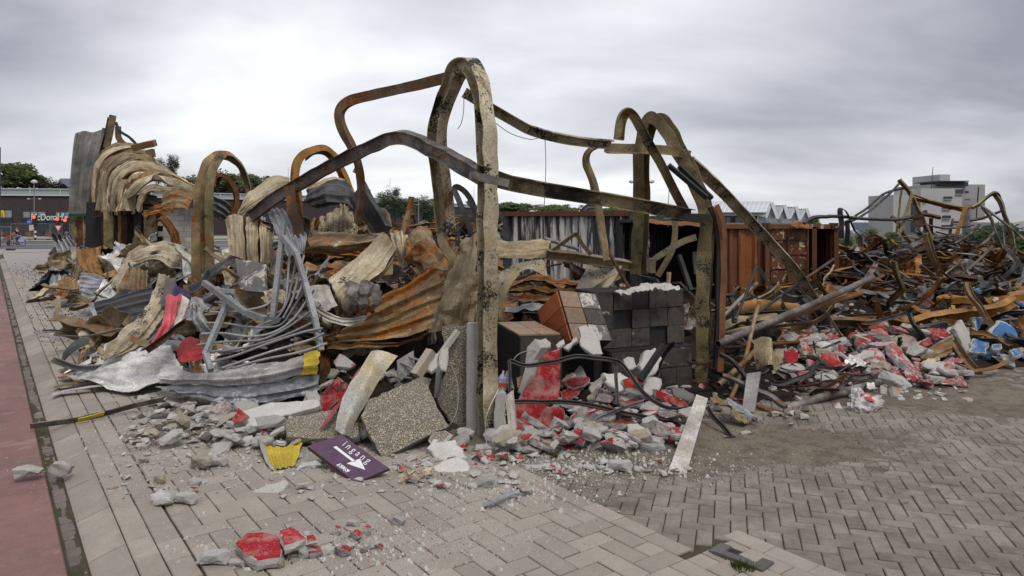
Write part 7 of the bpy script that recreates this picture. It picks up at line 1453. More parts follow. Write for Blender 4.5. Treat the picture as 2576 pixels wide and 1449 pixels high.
# weeds in the joints
def weeds(name, spots, h_, n, mat, lb):
    r_ = random.Random(len(lb)); V = []; Fc = []
    for (px, py, rad) in spots:
        c = G(px, py)
        for _ in range(n):
            a = r_.uniform(0, 6.28); q = rad*math.sqrt(r_.random()); p = c+Vector((math.cos(a)*q, math.sin(a)*q*.6, -.012)); hh = h_*r_.uniform(.3, 1); d = Vector((r_.uniform(-.6, .6), r_.uniform(-.6, .6), 1)).normalized(); s_ = Vector((math.cos(a), math.sin(a), 0))*.005
            b = len(V); V += [p-s_, p+s_, p+d*hh]; Fc.append((b, b+1, b+2))
    put(name, V, Fc, mat, kind='stuff', label=lb, cat='weeds')
weeds('weed_tufts', [(1168, 1100, .10), (1872, 1432, .10), (1858, 1425, .06), (1340, 1130, .05), (1390, 1150, .06)], .10, 120, 'leaf_moss', 'green weeds growing in the rubble and paving joints')
# drain inlet at the edge of the car park
di = empty('kerb_inlet', G(1852, 1410), 'low concrete kerb inlet sunk at the edge of the paving', 'drain inlet')
a, b = G(1806, 1388), G(1912, 1428); d_ = (b-a).normalized(); s_ = Vector((-d_.y, d_.x, 0))
MB().bar(a-s_*.03+Vector((0, 0, .004)), b-s_*.03+Vector((0, 0, .004)), .08, .05).put('lintel', 'concrete_dark', di)
for q in (a, b): MB().box(q+s_*.04+Vector((0, 0, -.004)), (.10, .20, .045), (d_, s_, Vector((0, 0, 1)))).put('cheek', 'concrete_dark', di)
MB().box((a+b)/2+s_*.08+Vector((0, 0, -.004)), ((b-a).length, .14, .01), (d_, s_, Vector((0, 0, 1)))).put('mouth_shade', 'char_black', di)  # flat black plate paints the shade inside the inlet opening
# ================================================================ far: street, restaurant block, halls, offices, trees
def ZY(py, Y): return H-(py-CY)/F*Y
def XY(px, Y): return (px-CX)/F*Y
MB().quad((-200, 56, -.13), (40, 56, -.13), (40, 72, -.13), (-200, 72, -.13)).put('crossing_pavement', 'pale_pavement', kind='structure')
MB().quad((-200, 66, -.10), (0, 66, -.10), (0, 84, -.10), (-200, 84, -.10)).put('street', 'asphalt', kind='structure')
MB().quad((-200, 75, -.095), (0, 75, -.095), (0, 75.3, -.095), (-200, 75.3, -.095)).put('lane_line', 'line_white', kind='structure')
MB().quad((-200, 84.4, -.06), (0, 84.4, -.06), (0, 88, -.06), (-200, 88, -.06)).put('far_pavement', 'pale_pavement', kind='structure')
MB().quad((-200, 88, -.055), (0, 88, -.055), (0, 95, -.055), (-200, 95, -.055)).put('verge', 'grass_far', kind='structure')
MB().quad((-200, 95, -.05), (0, 95, -.05), (0, 107, -.05), (-200, 107, -.05)).put('forecourt', 'pale_pavement', kind='structure')
# long brick block with a planted roof
mcd = empty('brick_block', (XY(100, 106), 106, 0), 'long dark brick restaurant block with planted roof across the street', 'building')
poly = [(-160, 103), (176, 107), (925, 153), (1200, 255), (1330, 330)]
W_ = [Vector((XY(px, Y), Y, 0)) for px, Y in poly]
for i in range(4):
    a, b = W_[i], W_[i+1]; d = (b-a).normalized(); n_ = Vector((d.y, -d.x, 0)); zt_ = 5.95
    MB().prism([a-Vector((0, 0, 30 if i > 1 else .2)), b-Vector((0, 0, 30 if i > 0 else .2)), b+Vector((0, 0, zt_)), a+Vector((0, 0, zt_))], -n_*8).put('wall', 'brick_maroon', mcd)
    MB().bar(a+Vector((0, 0, 6.02))+n_*.1, b+Vector((0, 0, 6.02))+n_*.1, .35, .16).put('parapet_rail', 'rail_pale', mcd)
    MB().bar(a+Vector((0, 0, 6.95))+n_*.1, b+Vector((0, 0, 6.95))+n_*.1, .2, .12).put('parapet_rail', 'rail_pale', mcd)
    L_ = (b-a).length; k = 0
    m_ = MB()
    while k < L_:
        p = a+d*k; q = a+d*min(k+4, L_)
        MB().bar(p+Vector((0, 0, 6.05))+n_*.12, p+Vector((0, 0, 6.95))+n_*.12, .12, .12, up=n_).put('parapet_post', 'rail_pale', mcd)
        MB().prism([p+Vector((0, 0, 6.1)), q+Vector((0, 0, 6.1)), q+Vector((0, 0, 6.9)), p+Vector((0, 0, 6.9))], n_*.03).put('parapet_panel', 'panel_pale', mcd); k += 4
a, b = W_[0], W_[1]; d = (b-a).normalized(); n_ = Vector((d.y, -d.x, 0))
def onwall(px, z, off=.02):
    t = None; A_, B_ = W_[0], W_[1]; r_ = Vector(((px-CX)/F, 1, 0)); dx = B_-A_
    den = r_.x*dx.y-r_.y*dx.x; s_ = (A_.x*dx.y-A_.y*dx.x)/den; p = r_*s_; return Vector((p.x, p.y, 0))+n_*off+Vector((0, 0, z))
for (x0, x1, y0, y1, mt) in ((-40, 31, 530, 547, 'window_pale'), (58, 115, 533, 549, 'window_pale'), (140, 176, 534, 549, 'window_pale'), (-40, 31, 552, 592, 'window_dark'), (58, 118, 552, 592, 'window_dark'), (122, 176, 552, 592, 'window_dark')):
    z0, z1 = ZY(y1, 105), ZY(y0, 105); wn_ = MB().prism([onwall(x0, z0), onwall(x1, z0), onwall(x1, z1), onwall(x0, z1)], n_*.05).put('window', mt, mcd)
    for k in range(4):
        xx = x0+(x1-x0)*k/3; MB().bar(onwall(xx, z0, .09), onwall(xx, z1, .09), .10, .06, up=n_).put('mullion', 'dark_frame', wn_)
for x0, x1 in ((-40, 31), (58, 176)): MB().prism([onwall(x0, ZY(552, 105), .1), onwall(x1, ZY(552, 105), .1), onwall(x1, ZY(547, 105), .1), onwall(x0, ZY(547, 105), .1)], n_*.2).put('fascia', 'dark_frame', mcd)
me = text_mesh("McDonald's", 1.42, .06); me.materials.append(M['sign_white'])
o = bpy.data.objects.new('letter_sign', me); link(o, mcd); pc = onwall(127, ZY(547, 105), .45)-mcd.location
tb_ = bpy.data.objects['letter_sign']; w0 = max(v.co.x for v in me.vertices)-min(v.co.x for v in me.vertices)
fx = (onwall(171, 0)-onwall(82, 0)).length/w0
o.matrix_local = Matrix.Translation(pc) @ Matrix((d, Vector((0, 0, 1)), n_)).transposed().to_4x4() @ Matrix.Diagonal((fx, 1, 1, 1))
ar = []
for k in range(2):
    for t in range(13): an = math.pi*t/12; ar.append((k, an))
for k in range(2):
    cxp = -1.0+k*9.0
    pts = []
    for t in range(13):
        an = math.pi*(1-t/12); pts.append(onwall(cxp+math.cos(an)*3.6, ZY(547, 105)+math.sin(an)*.95, .3))
    MB().tube(pts, .14, 8).put('arch_emblem', 'sign_yellow', mcd)
for x in (96, 145, 63, 30): MB().box(onwall(x, .3, 3), (.8, .8, .7)).put('planter', 'rust_board', label='small wooden planter on the restaurant forecourt', cat='planter', group='forecourt planters')
# planted roof and trees
def crown(name, c, rx, ry, rz, n, leaf, mat, parent, seed, clumps=26, top=0):
    r_ = random.Random(seed); V = []; Fc = []; cl = []
    for _ in range(clumps):
        q = Vector((r_.gauss(0, 1), r_.gauss(0, 1), r_.gauss(0, 1))).normalized()*r_.random()**.4
        cl.append((Vector((q.x*rx*.8, q.y*ry*.8, q.z*rz*.8)), r_.uniform(.20, .42)))
    for _ in range(n):
        p0, s_ = r_.choice(cl); q = Vector((r_.gauss(0, 1), r_.gauss(0, 1), r_.gauss(0, 1))).normalized()*r_.random()**.5
        p = c+p0+Vector((q.x*rx*s_, q.y*ry*s_, q.z*rz*s_)); a = Vector((r_.uniform(-1, 1), r_.uniform(-1, 1), r_.uniform(-.5, .5))).normalized(); b = a.orthogonal().normalized(); l_ = leaf*r_.uniform(.5, 1.2)
        i = len(V); V += [p-a*l_, p+b*l_*.5, p+a*l_, p-b*l_*.5]; Fc.append((i, i+1, i+2, i+3))
    return put(name, V, Fc, mat, parent)
def tree(px, py_top, py_base, Y, wpx, lb, mat='leaf_green', nm='tree', n=1700, leaf=None, base=None, group=None, seed=None):
    x = XY(px, Y); zt_, zb = ZY(py_top, Y), ZY(py_base, Y); r_ = wpx/F*Y/2; hh = (zt_-zb); seed = seed or int(px*7+Y)
    bz = 0 if base is None else base
    t = empty(nm, (x, Y, bz), lb, 'tree', group)
    zc = (zt_+zb)/2; tr = max(.08, r_*.06); k = MB().tube([(x, Y, bz), (x+.1*r_, Y, bz+(zc-bz)*.5), (x, Y, zc), (x+.05*r_, Y, zt_-hh*.15)], [tr*1.4, tr, tr*.7, tr*.2], 7)
    rr = random.Random(seed)
    for _ in range(6):
        a_ = rr.uniform(0, 6.28); z0 = bz+(zt_-bz)*rr.uniform(.35, .7); k.tube([(x, Y, z0), (x+math.cos(a_)*r_*.35, Y+math.sin(a_)*r_*.35, z0+hh*.15), (x+math.cos(a_)*r_*.7, Y+math.sin(a_)*r_*.7, z0+hh*.25)], [tr*.6, tr*.4, tr*.12], 5)
    k.put('trunk', 'bark', t); crown('crown', Vector((x, Y, zc)), r_, r_*.8, hh/2, int(n*2.2), leaf or max(.13, r_*.062), mat, t, seed, 44)
    return t
GT = 'trees beyond the ruin'
tree(30, 408, 478, 112, 150, 'broad green tree on the planted roof at the far left', n=3000, base=6)
tree(105, 440, 480, 116, 70, 'thin green bush behind the lamp post on the planted roof', base=6, n=700)
tree(428, 380, 470, 150, 52, 'tall pair of dark poplars rising behind the high arch', 'leaf_dark', n=2600)
tree(398, 388, 470, 155, 26, 'slim dark poplar beside the poplar pair', 'leaf_dark', n=900)
for px, t_, b_, Y, w_, lb, mt in ((470, 432, 500, 140, 130, 'round pale green tree left of the high arch', 'leaf_pale'), (585, 424, 500, 145, 150, 'pale green tree seen through the high arch', 'leaf_pale'), (655, 436, 500, 150, 110, 'green tree right of the high arch', 'leaf_green'), (915, 470, 505, 150, 40, 'small green tree behind the kinked beam', 'leaf_green'),
                          (990, 462, 560, 120, 80, 'airy green street tree before the brick block', 'leaf_dark'), (1075, 490, 570, 110, 80, 'round street tree beside the far lamp', 'leaf_dark'), (1160, 545, 620, 50, 60, 'low green bush behind the black strap loop', 'leaf_green'),
                          (1020, 500, 520, 160, 130, 'low green shrubs along the planted roof', 'leaf_pale'), (1290, 508, 535, 240, 110, 'hedge top beyond the striped container', 'leaf_green'), (1400, 515, 540, 250, 130, 'second hedge top beyond the striped container', 'leaf_green'), (1540, 520, 545, 240, 90, 'green tree top left of the glass-roofed hall', 'leaf_green'),
                          (2048, 545, 585, 96, 36, 'small tree at the end of the glass-roofed hall', 'leaf_green'), (2190, 572, 645, 66, 75, 'round green tree left of the office tower', 'leaf_green'), (2128, 590, 645, 60, 54, 'green bush by the rusty container', 'leaf_pale'), (2240, 580, 645, 68, 70, 'green tree before the office tower foot', 'leaf_green'), (2330, 580, 645, 70, 90, 'pale green tree behind the far collapsed frame', 'leaf_pale'), (2510, 556, 650, 60, 160, 'large dark green tree right of the office tower', 'leaf_dark'), (2575, 585, 660, 56, 80, 'second dark tree at the right edge behind the heap', 'leaf_green'), (2410, 588, 645, 72, 70, 'low tree right of the far frame knot', 'leaf_green')):
    tree(px, t_, b_, Y, w_, lb, mt, n=1500 if w_ < 100 else 2400, group=GT)
for px, Y, w_, mt in ((10, 107, 60, 'leaf_purple'), (60, 108, 60, 'leaf_moss'), (95, 108, 60, 'leaf_purple'), (130, 109, 60, 'leaf_moss'), (160, 109, 40, 'leaf_purple'), (200, 111, 60, 'leaf_green'), (470, 127, 70, 'leaf_purple'), (520, 130, 60, 'leaf_pale'), (590, 134, 60, 'leaf_purple'), (650, 138, 60, 'leaf_green'), (720, 142, 60, 'leaf_pale'), (960, 165, 50, 'leaf_green'), (1040, 195, 46, 'leaf_purple'), (1090, 214, 46, 'leaf_pale'), (1130, 232, 40, 'leaf_green'), (1270, 300, 40, 'leaf_green'), (1310, 320, 36, 'leaf_purple'), (1350, 330, 40, 'leaf_pale'), (1420, 330, 50, 'leaf_purple'), (1480, 330, 50, 'leaf_green')):
    x = XY(px, Y+4); r_ = w_/F*Y/2
    sh = empty('roof_shrub', (x, Y+4, 6), ('purple' if mt == 'leaf_purple' else 'green')+' shrub on the planted roof of the brick block', 'shrub', 'roof shrubs')
    crown('foliage', Vector((x, Y+4, 7.2)), r_*1.2, r_*.6, 1.5, 1100, max(.15, r_*.07), mt, sh, int(px+Y), 14)
# street furniture on the left
def lamp(px, Y, top, lb, arm=False, base=0):
    x = XY(px, Y); z = ZY(top, Y); t = empty('street_lamp', (x, Y, base), lb, 'street lamp')
    MB().tube([(x, Y, base), (x, Y, base+1.2), (x, Y, z-.2)], [.10, .07, .05], 8).put('pole', 'steel_post', t)
    if arm: MB().tube([(x, Y, z-.15), (x+.5, Y, z+.05), (x+1.3, Y, z+.1)], [.06, .12, .16], 8).put('lamp_head', 'rail_pale', t)
    else: MB().tube([(x, Y, z-.25), (x, Y, z-.1), (x, Y, z+.1), (x, Y, z+.25)], [.12, .38, .34, .06], 12).put('lamp_head', 'rail_pale', t)
    return t
l1 = lamp(86, 90, 457, 'tall street lamp with round head before the restaurant')
for s_ in (-1, 1): MB().tube([(XY(86, 90), 90, ZY(500, 90)), (XY(86, 90)+s_*.7, 90, ZY(500, 90))], .03, 6).put('bracket', 'steel_post', l1); MB().box((XY(86, 90)+s_*.7, 90, ZY(500, 90)), (.25, .15, .15)).put('camera_box', 'rail_pale', l1)
lamp(1053, 95, 497, 'curved-arm street lamp beside the round street tree', True)
dl = empty('street_lamp', (XY(1613, 60), 60, 0), 'double-armed street lamp behind the looped column', 'street lamp')
MB().tube([(XY(1613, 60), 60, 0), (XY(1613, 60), 60, ZY(466, 60))], .06, 8).put('pole', 'steel_post', dl)
for s_, px in ((-1, 1588), (1, 1640)): MB().tube([(XY(1613, 60), 60, ZY(466, 60)), (XY(px, 60), 60, ZY(458, 60))], .03, 6).put('arm', 'steel_post', dl); MB().tube([(XY(px, 60)-.25*s_, 60, ZY(459, 60)), (XY(px, 60), 60, ZY(457, 60)), (XY(px, 60)+.2*s_, 60, ZY(456, 60))], [.05, .16, .08], 8).put('lamp_head', 'rail_pale', dl)
for px, Y, t_ in ((981, 130, 447), (1192, 140, 468), (725, 125, 420), (405, 130, 395)): MB().tube([(XY(px, Y), Y, 0), (XY(px, Y), Y, ZY(t_, Y))], [.06, .03], 6).put('flag_pole', 'steel_post', label='thin bare mast on the roof of the brick block', cat='mast', group='masts on the brick block')
def signal(px, Y, py, lb, base_py=603, banded=True):
    x = XY(px, Y); t = empty('traffic_light', (x, Y, 0), lb, 'traffic light'); z = ZY(py, Y)
    if banded:
        for k in range(10): MB().tube([(x, Y, k*.28), (x, Y, k*.28+.28)], .11, 8).put('pole_band', 'sign_white' if k % 2 else 'black_plastic', t)
    else: MB().tube([(x, Y, 0), (x, Y, z)], .06, 8).put('pole', 'steel_post', t)
    MB().box((x, Y-.1, z-.55), (.52, .3, 1.55)).put('housing', 'black_plastic', t)
    MB().tube([(x, Y-.26, z), (x, Y-.32, z)], .19, 14).put('red_lamp', 'lamp_red', t)
    for k in (1, 2): MB().tube([(x, Y-.26, z-.45*k), (x, Y-.29, z-.45*k)], .16, 12).put('dark_lamp', 'dark_frame', t)
    return t
signal(89, 88, 546, 'red traffic light on a black and white banded pole by the cycle sign'); signal(148, 86, 551, 'red traffic light in the middle above the give-way sign', banded=False); signal(167, 86, 554, 'red traffic light beside the grey gable corner', banded=True)
cs2 = empty('cycle_sign', (XY(75, 84), 84, 0), 'round blue sign with a white bicycle on a thin post', 'sign'); xx, zz_ = XY(75, 84), ZY(558, 84)
MB().tube([(xx, 84, 0), (xx, 84, zz_)], .04, 8).put('post', 'steel_post', cs2); MB().tube([(xx, 83.95, zz_), (xx, 83.9, zz_)], .32, 24).put('disc', 'plastic_blue', cs2)
for q in (-.13, .13): MB().tube([(xx+q+math.cos(t*.524)*.085, 83.88, zz_-.05+math.sin(t*.524)*.085) for t in range(13)], .014, 5).put('wheel_mark', 'sign_white', cs2)
MB().tube([(xx-.13, 83.88, zz_-.05), (xx-.05, 83.88, zz_+.08), (xx+.08, 83.88, zz_+.08), (xx, 83.88, zz_-.05), (xx-.05, 83.88, zz_+.08)], .014, 5).tube([(xx+.13, 83.88, zz_-.05), (xx+.08, 83.88, zz_+.12)], .014, 5).put('frame_mark', 'sign_white', cs2)
MB().box((xx+.25, 83.9, ZY(573, 84)), (.5, .03, .65)).put('under_plate', 'carton_white', cs2)
gs_ = empty('give_way_sign', (XY(148, 84), 84, 0), 'white and red triangular give-way sign below the middle traffic light', 'sign'); xx, zz_ = XY(148, 84), ZY(573, 84)
MB().tube([(xx, 84, 0), (xx, 84, zz_)], .04, 8).put('post', 'steel_post', gs_)
MB().prism([(xx-.52, 83.9, zz_+.32), (xx+.52, 83.9, zz_+.32), (xx, 83.9, zz_-.55)], (0, .03, 0)).put('red_triangle', 'plastic_red', gs_); MB().prism([(xx-.33, 83.88, zz_+.21), (xx+.33, 83.88, zz_+.21), (xx, 83.88, zz_-.33)], (0, .015, 0)).put('white_triangle', 'sign_white', gs_)
def fence(x0, x1, Y, lb):
    t = empty('fence_panel', (x0, Y, -.1), lb, 'fence', 'site fence panels'); z1 = 1.95
    for x in (x0, x1): MB().tube([(x, Y, -.1), (x, Y, z1)], .03, 6).put('post', 'steel_post', t)
    MB().tube([(x0, Y, z1), (x1, Y, z1)], .025, 6).put('rail', 'steel_post', t); MB().tube([(x0, Y, .05), (x1, Y, .05)], .025, 6).put('rail', 'steel_post', t)
    m_ = MB(); k = x0+.1
    while k < x1: m_.tube([(k, Y, .05), (k, Y, z1)], .005, 3, cap=False); k += .11
    for z in (.6, 1.2): m_.tube([(x0, Y, z), (x1, Y, z)], .006, 3, cap=False)
    m_.put('mesh_wires', 'steel_post', t); MB().box((x1, Y, -.04), (.7, .25, .13)).put('foot_block', 'black_plastic', t)
fence(XY(-60, 63), XY(27, 63), 63, 'mesh site fence panel beside the cyclist'); fence(XY(28, 90), XY(125, 90), 90, 'mesh site fence panel in front of the restaurant doors'); fence(XY(128, 88), XY(176, 88), 88, 'mesh site fence panel by the give-way sign')
# cyclist
YC = 71.0; XC = XY(42, YC); gz = -.10
def CP_(x, z, y=0): return Vector((XC+x, YC+y, gz+z))
bk = empty('bicycle', CP_(0, 0), 'black city bicycle with red crate and blue pannier', 'bicycle')
for x in (-.62, .58):
    wh = MB().tube([CP_(x+.34*math.cos(t*math.pi/12), .36+.34*math.sin(t*math.pi/12)) for t in range(25)], .022, 6).put('wheel', 'black_plastic', bk)
    m_ = MB()
    for t in range(8): m_.tube([CP_(x, .36), CP_(x+.33*math.cos(t*.785), .36+.33*math.sin(t*.785))], .004, 3)
    m_.put('spokes', 'steel_post', wh)
m_ = MB()
for a, b in (((-.62, .36), (-.45, 1.05)), ((-.48, .85), (.02, .38)), ((.02, .38), (.20, .92)), ((.20, .85), (-.46, .70)), ((.58, .36), (.02, .38)), ((.58, .36), (.20, .85))): m_.tube([CP_(*a), CP_(*b)], .02, 6)
m_.put('frame', 'black_plastic', bk); MB().tube([CP_(-.40, 1.12, -.28), CP_(-.48, 1.10, 0), CP_(-.40, 1.12, .28)], .016, 6).put('handlebar', 'steel_post', bk)
MB().box(CP_(.20, .96), (.26, .18, .07)).put('saddle', 'black_plastic', bk); MB().box(CP_(-.66, .92), (.42, .42, .28)).put('crate', 'plastic_red', bk); MB().box(CP_(.62, .62, -.15), (.44, .14, .36)).put('pannier', 'bag_blue', bk); MB().box(CP_(.62, .62, .15), (.44, .14, .36)).put('pannier', 'bag_blue', bk)
pe = empty('person', CP_(.15, 0), 'person in black T-shirt and jeans riding the city bicycle', 'person')
def skin_body(name, verts, edges, rad, mat, parent, sub=2):
    me = bpy.data.meshes.new(name); me.from_pydata([tuple(v-Vector(parent['org'])) for v in verts], edges, []); o = bpy.data.objects.new(name, me); link(o, parent)
    md = o.modifiers.new('skin', 'SKIN'); sv = me.skin_vertices[0].data
    for i, r_ in enumerate(rad): sv[i].radius = (r_, r_) if not isinstance(r_, tuple) else r_
    sv[0].use_root = True; o.modifiers.new('sub', 'SUBSURF').levels = sub; o.modifiers['sub'].render_levels = sub
    dg = bpy.context.evaluated_depsgraph_get(); dg.update(); m2 = bpy.data.meshes.new_from_object(o.evaluated_get(dg)); m2.materials.clear(); m2.materials.append(M[mat]); o.modifiers.clear(); o.data = m2
    m2.polygons.foreach_set('use_smooth', [True]*len(m2.polygons)); return o
B = [CP_(.18, 1.03), CP_(.12, 1.25), CP_(.05, 1.48), CP_(.02, 1.60), CP_(0, 1.70), CP_(-.01, 1.80),
     CP_(.03, 1.50, -.19), CP_(-.10, 1.26, -.24), CP_(-.36, 1.15, -.26), CP_(-.42, 1.14, -.26), CP_(.03, 1.50, .19), CP_(-.10, 1.26, .24), CP_(-.36, 1.15, .26), CP_(-.42, 1.14, .26),
     CP_(.16, .98, -.10), CP_(-.20, .78, -.12), CP_(-.02, .42, -.13), CP_(-.03, .34, -.13), CP_(-.16, .32, -.13), CP_(.16, .98, .10), CP_(-.12, .66, .12), CP_(.08, .28, .13), CP_(.08, .22, .13), CP_(-.06, .20, .13)]
E = [(0, 1), (1, 2), (2, 3), (3, 4), (4, 5), (2, 6), (6, 7), (7, 8), (8, 9), (2, 10), (10, 11), (11, 12), (12, 13), (0, 14), (14, 15), (15, 16), (16, 17), (17, 18), (0, 19), (19, 20), (20, 21), (21, 22), (22, 23)]
RA = [.15, .15, .16, .06, .10, .085, .07, .05, .035, .035, .07, .05, .035, .035, .10, .075, .05, .04, .04, .10, .075, .05, .04, .04]
skin_body('body', B, E, RA, 'skin', pe)
skin_body('shirt', [B[0], B[1], B[2], B[6], B[6].lerp(B[7], .6), B[10], B[10].lerp(B[11], .6)], [(0, 1), (1, 2), (2, 3), (3, 4), (2, 5), (5, 6)], [.17, .175, .175, .095, .075, .095, .075], 'shirt_black', pe)
skin_body('jeans', [B[0], B[14], B[15], B[16], B[19], B[20], B[21]], [(0, 1), (1, 2), (2, 3), (0, 4), (4, 5), (5, 6)], [.165, .125, .095, .07, .125, .095, .07], 'jeans', pe)
skin_body('hair', [CP_(.03, 1.77), CP_(.0, 1.84), CP_(-.04, 1.85)], [(0, 1), (1, 2)], [.10, .085, .06], 'hair_grey', pe)
for s_ in (-1, 1): MB().box(CP_(-.10 if s_ < 0 else 0, .30 if s_ < 0 else .19, .13*s_), (.28, .10, .09)).put('shoe', 'black_plastic', pe)
# parked scooter
sc_ = empty('scooter', (XY(4, 73), 73, -.1), 'grey parked scooter with tall windscreen beside the cyclist', 'scooter'); x0 = XY(4, 73)
for q in (-.75, .75): MB().tube([(x0+q, 72.95, .15), (x0+q, 73.05, .15)], .25, 14).put('wheel', 'black_plastic', sc_)
MB().prism([(x0+q, 72.85, z) for q, z in ((-.65, .3), (-.45, .95), (-.25, 1.0), (-.2, .45), (.2, .35), (.25, .75), (.95, .85), (1.0, .5), (.6, .2), (-.4, .2))], (0, .3, 0)).put('bodywork', 'grey_steel', sc_)
MB().box((x0+.6, 73, .9), (.8, .3, .12)).put('seat', 'black_plastic', sc_); MB().prism([(x0-.5, 72.8, .98), (x0-.15, 72.8, 1.55), (x0-.12, 72.8, 1.0)], (0, .4, 0)).put('windscreen', 'window_pale', sc_)
# tall dark mast at the left edge
MB().tube([(XY(-2, 70), 70, -.1), (XY(-2, 70), 70, ZY(370, 70))], .13, 8).put('mast', 'dark_frame', label='dark mast at the edge of the street', cat='mast')
# blue shop sign behind the ruin
bs = empty('shop_banner', P(650, 640, 60), 'dark shop banner with pale letters behind the heap', 'sign')
MB().prism([P(640, 540, 60), P(690, 540, 60), P(690, 575, 60), P(640, 575, 60)], (0, .1, 0)).put('board', 'dark_frame', bs)
for k, s_ in enumerate(('Be', 'Be')):
    me = text_mesh(s_, .42); me.materials.append(M['sign_white']); o = bpy.data.objects.new('lettering', me); link(o, bs); o.matrix_local = Matrix.Translation(P(662, 549+k*8, 59.9)-bs.location) @ Matrix.Rotation(R(90), 4, 'X')
for px in (642, 688): MB().tube([P(px, 575, 60), P(px, 640, 60)], .05, 6).put('leg', 'steel_post', bs)
# glass-roofed hall
YH = 92.0
gh = empty('glass_hall', (XY(1850, YH), YH, 0), 'brick hall with a row of pointed white glass roofs', 'building')
def hp(px, py, Y=YH): return P(px, py, Y)
def pl_(pts, th, nm, mt, par): return MB().prism([hp(*p) for p in pts], (0, th, 0)).put(nm, mt, par)
pl_([(1590, 546, 94), (1800, 546, 94), (1800, 640, 94), (1590, 640, 94)], 14, 'wall', 'brick_red', gh)
pl_([(1590, 536, 93.5), (1800, 533, 93.5), (1800, 546, 93.5), (1590, 546, 93.5)], 14, 'fascia', 'roof_white', gh)
pl_([(1790, 541, 93.3), (1906, 541, 93.3), (1906, 640, 93.3), (1790, 640, 93.3)], 10, 'wall', 'brick_red', gh)
pl_([(1784, 533, 93), (1930, 533, 93), (1930, 543, 93), (1784, 543, 93)], 10, 'fascia', 'roof_white', gh)
for x0, x1 in ((1664, 1684), (1716, 1734), (1820, 1837), (1849, 1864), (1888, 1900)):
    wi = pl_([(x0, 547, 93.1), (x1, 547, 93.1), (x1, 600, 93.1), (x0, 600, 93.1)], .3, 'window', 'window_blue', gh); pl_([(x0-1, 546, 93.0), (x0+1, 546, 93.0), (x0+1, 600, 93.0), (x0-1, 600, 93.0)], .1, 'frame', 'dark_frame', wi)
pl_([(1906, 543, 93), (2042, 553, 108), (2042, 620, 108), (1906, 620, 93)], 4, 'glass_wall', 'window_pale', gh)
for k in range(14):
    t = k/13; MB().bar(P(1906+136*t, 545+9*t, 92.9+15*t), P(1906+136*t, 590, 92.9+15*t), .12, .08).put('mullion', 'roof_white', gh)
rf_ = MB().prism([P(1772, 534, 92), P(1928, 534, 92), P(1941, 510, 98), P(1772, 510, 98)], (0, .1, -.1)).put('glass_roof', 'glass_roof', gh)
for k in range(14):
    xx = 1776+k*11.4; MB().bar(P(xx, 534, 91.9), P(xx+10, 510, 97.9), .09, .08).put('glazing_bar', 'roof_white', rf_)
MB().bar(P(1772, 509.5, 97.9), P(1941, 509.5, 97.9), .3, .3).put('ridge', 'roof_white', rf_)
# four pointed gables stepping back to the right
for k, (xl, xa, xr, ya, yb, Y) in enumerate(((1926, 1941, 1955, 510, 548, 94), (1955, 1972, 1984, 516, 551, 98), (1984, 2002, 2012, 520, 554, 102), (2010, 2028, 2040, 525, 556, 106))):
    gbl = MB().prism([P(xl, yb, Y), P(xa, ya, Y), P(xr, yb, Y)], (0, .15, 0)).put('gable_glass', 'window_pale', gh)
    MB().bar(P(xl, yb, Y-.1), P(xa, ya-1, Y-.1), .3, .30).put('gable_trim', 'roof_white', gbl); MB().bar(P(xa, ya-1, Y-.22), P(xr, yb, Y-.22), .3, .42).put('gable_trim', 'roof_white', gbl)
    if k:
        sl_ = MB().prism([P(xl-4, yb-14, Y+1), P(xl+2, yb-4, Y), P(xa, ya, Y), P(xa-25, ya, Y+1)], (0, .1, -.1)).put('glass_roof', 'glass_roof', gh)
        for q in range(4): MB().bar(P(xl-2+q*1.5, yb-9+q, Y-.1), P(xa-22+q*7, ya, Y-.1), .08, .06).put('glazing_bar', 'roof_white', sl_)
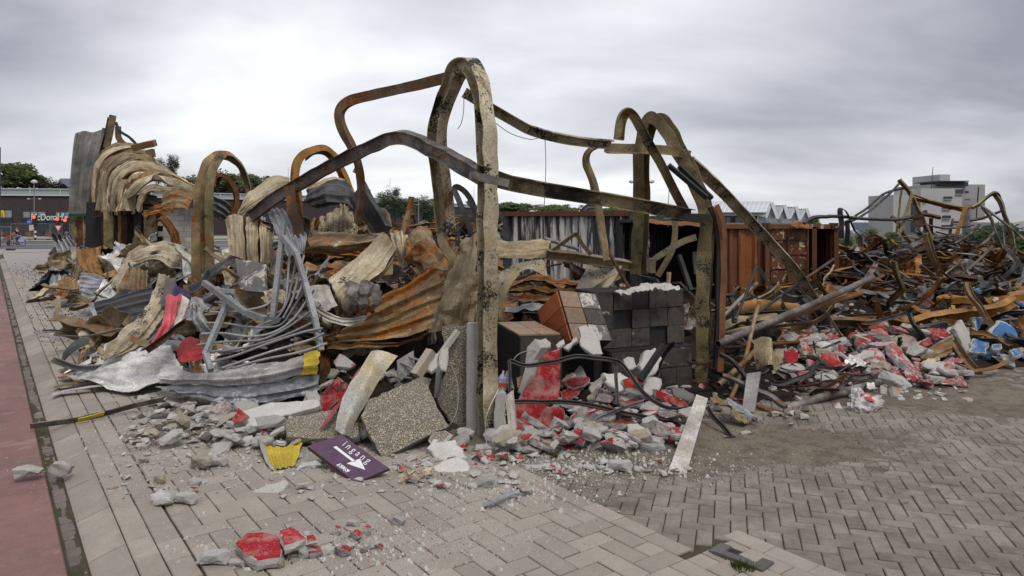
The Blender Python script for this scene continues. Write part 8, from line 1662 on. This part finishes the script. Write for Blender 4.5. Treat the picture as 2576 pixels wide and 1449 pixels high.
# office tower
YT = 170.0
ot = empty('office_tower', (XY(2360, YT), YT, 0), 'stepped grey concrete office tower beyond the heap', 'building')
def tp(nm, mt, x0, x1, y0, y1, Y=YT, dep=12, par=None): return MB().prism([P(x0, y0, Y), P(x1, y0, Y), P(x1, y1, Y), P(x0, y1, Y)], (0, dep, 0)).put(nm, mt, par or ot)
tp('wing', 'plaster_grey', 2247, 2318, 490, 640, 172); tp('main_block', 'plaster_grey', 2316, 2420, 474, 640, 170); tp('upper_block', 'plaster_dark', 2346, 2478, 464, 640, 174, 16); tp('lift_tower', 'plaster_grey', 2364, 2390, 439, 470, 176)
tp('roof_pavilion', 'dark_frame', 2362, 2436, 458, 468, 173, 8); tp('canopy', 'dark_frame', 2359, 2438, 454.5, 457, 171.5, 10)
tp('glass_strip', 'window_dark', 2292, 2314, 510, 585, 169.9, .2)
for x0, x1, y0, y1 in ((2375, 2396, 494, 501), (2372, 2392, 542, 550), (2370, 2392, 566, 573), (2366, 2392, 590, 597), (2372, 2393, 518, 526), (2405, 2424, 476, 488), (2428, 2437, 480, 487), (2398, 2420, 556, 562)):
    wi = tp('window', 'window_dark', x0, x1, y0, y1, 169.8, .2); tp('frame', 'rail_pale', x0, x1, y1, y1+1, 169.6, .3, wi)
for cy in (505, 533, 580):
    c = P(2327, cy, 169.8); MB().tube([c, c+Vector((0, -.2, 0))], .48*1.0, 20).put('round_window', 'window_dark', ot)
for k in range(5): tp('balcony', 'plaster_dark', 2440, 2468, 500+k*22, 503+k*22, 171, 2)
MB().tube([P(2343, 474, 170), P(2347, 420, 170)], [.12, .06], 6).put('antenna', 'dark_frame', ot)
MB().tube([P(2462, 470, 170), P(2452, 600, 170)], .15, 6).put('stair_rail', 'dark_frame', ot)
ft = empty('far_tower', (XY(2208, 420), 420, 0), 'small blue-grey tower block far off on the skyline', 'building')
tp('block', 'haze_tower', 2186, 2229, 560, 670, 420, 20, ft)
for k in range(9): tp('window_band', 'window_blue', 2188, 2228, 563+k*5, 565+k*5, 419.5, .3, ft)
tp('bluish_block', 'haze_tower', 150, 180, 449, 480, 300, 20, ft.__class__ and empty('far_block', (XY(165, 300), 300, 0), 'low blue-grey block showing above the planted roof', 'building'))
ghs = empty('greenhouse', (XY(2130, 76), 76, 0), 'pale glass greenhouse beyond the rusty container', 'building'); tp('glass', 'window_pale', 2108, 2168, 588, 640, 76, 10, ghs)
for k in range(3): MB().prism([P(2108+k*20, 588, 76), P(2118+k*20, 579, 76), P(2128+k*20, 588, 76)], (0, 10, 0)).put('gable', 'window_pale', ghs)
wh_ = MB().prism([P(2548, 560, 110), P(2620, 548, 110), P(2620, 595, 110), P(2548, 595, 110)], (0, 10, 0)).put('white_shed', 'plaster_grey', label='white shed roof behind the large dark tree', cat='building')
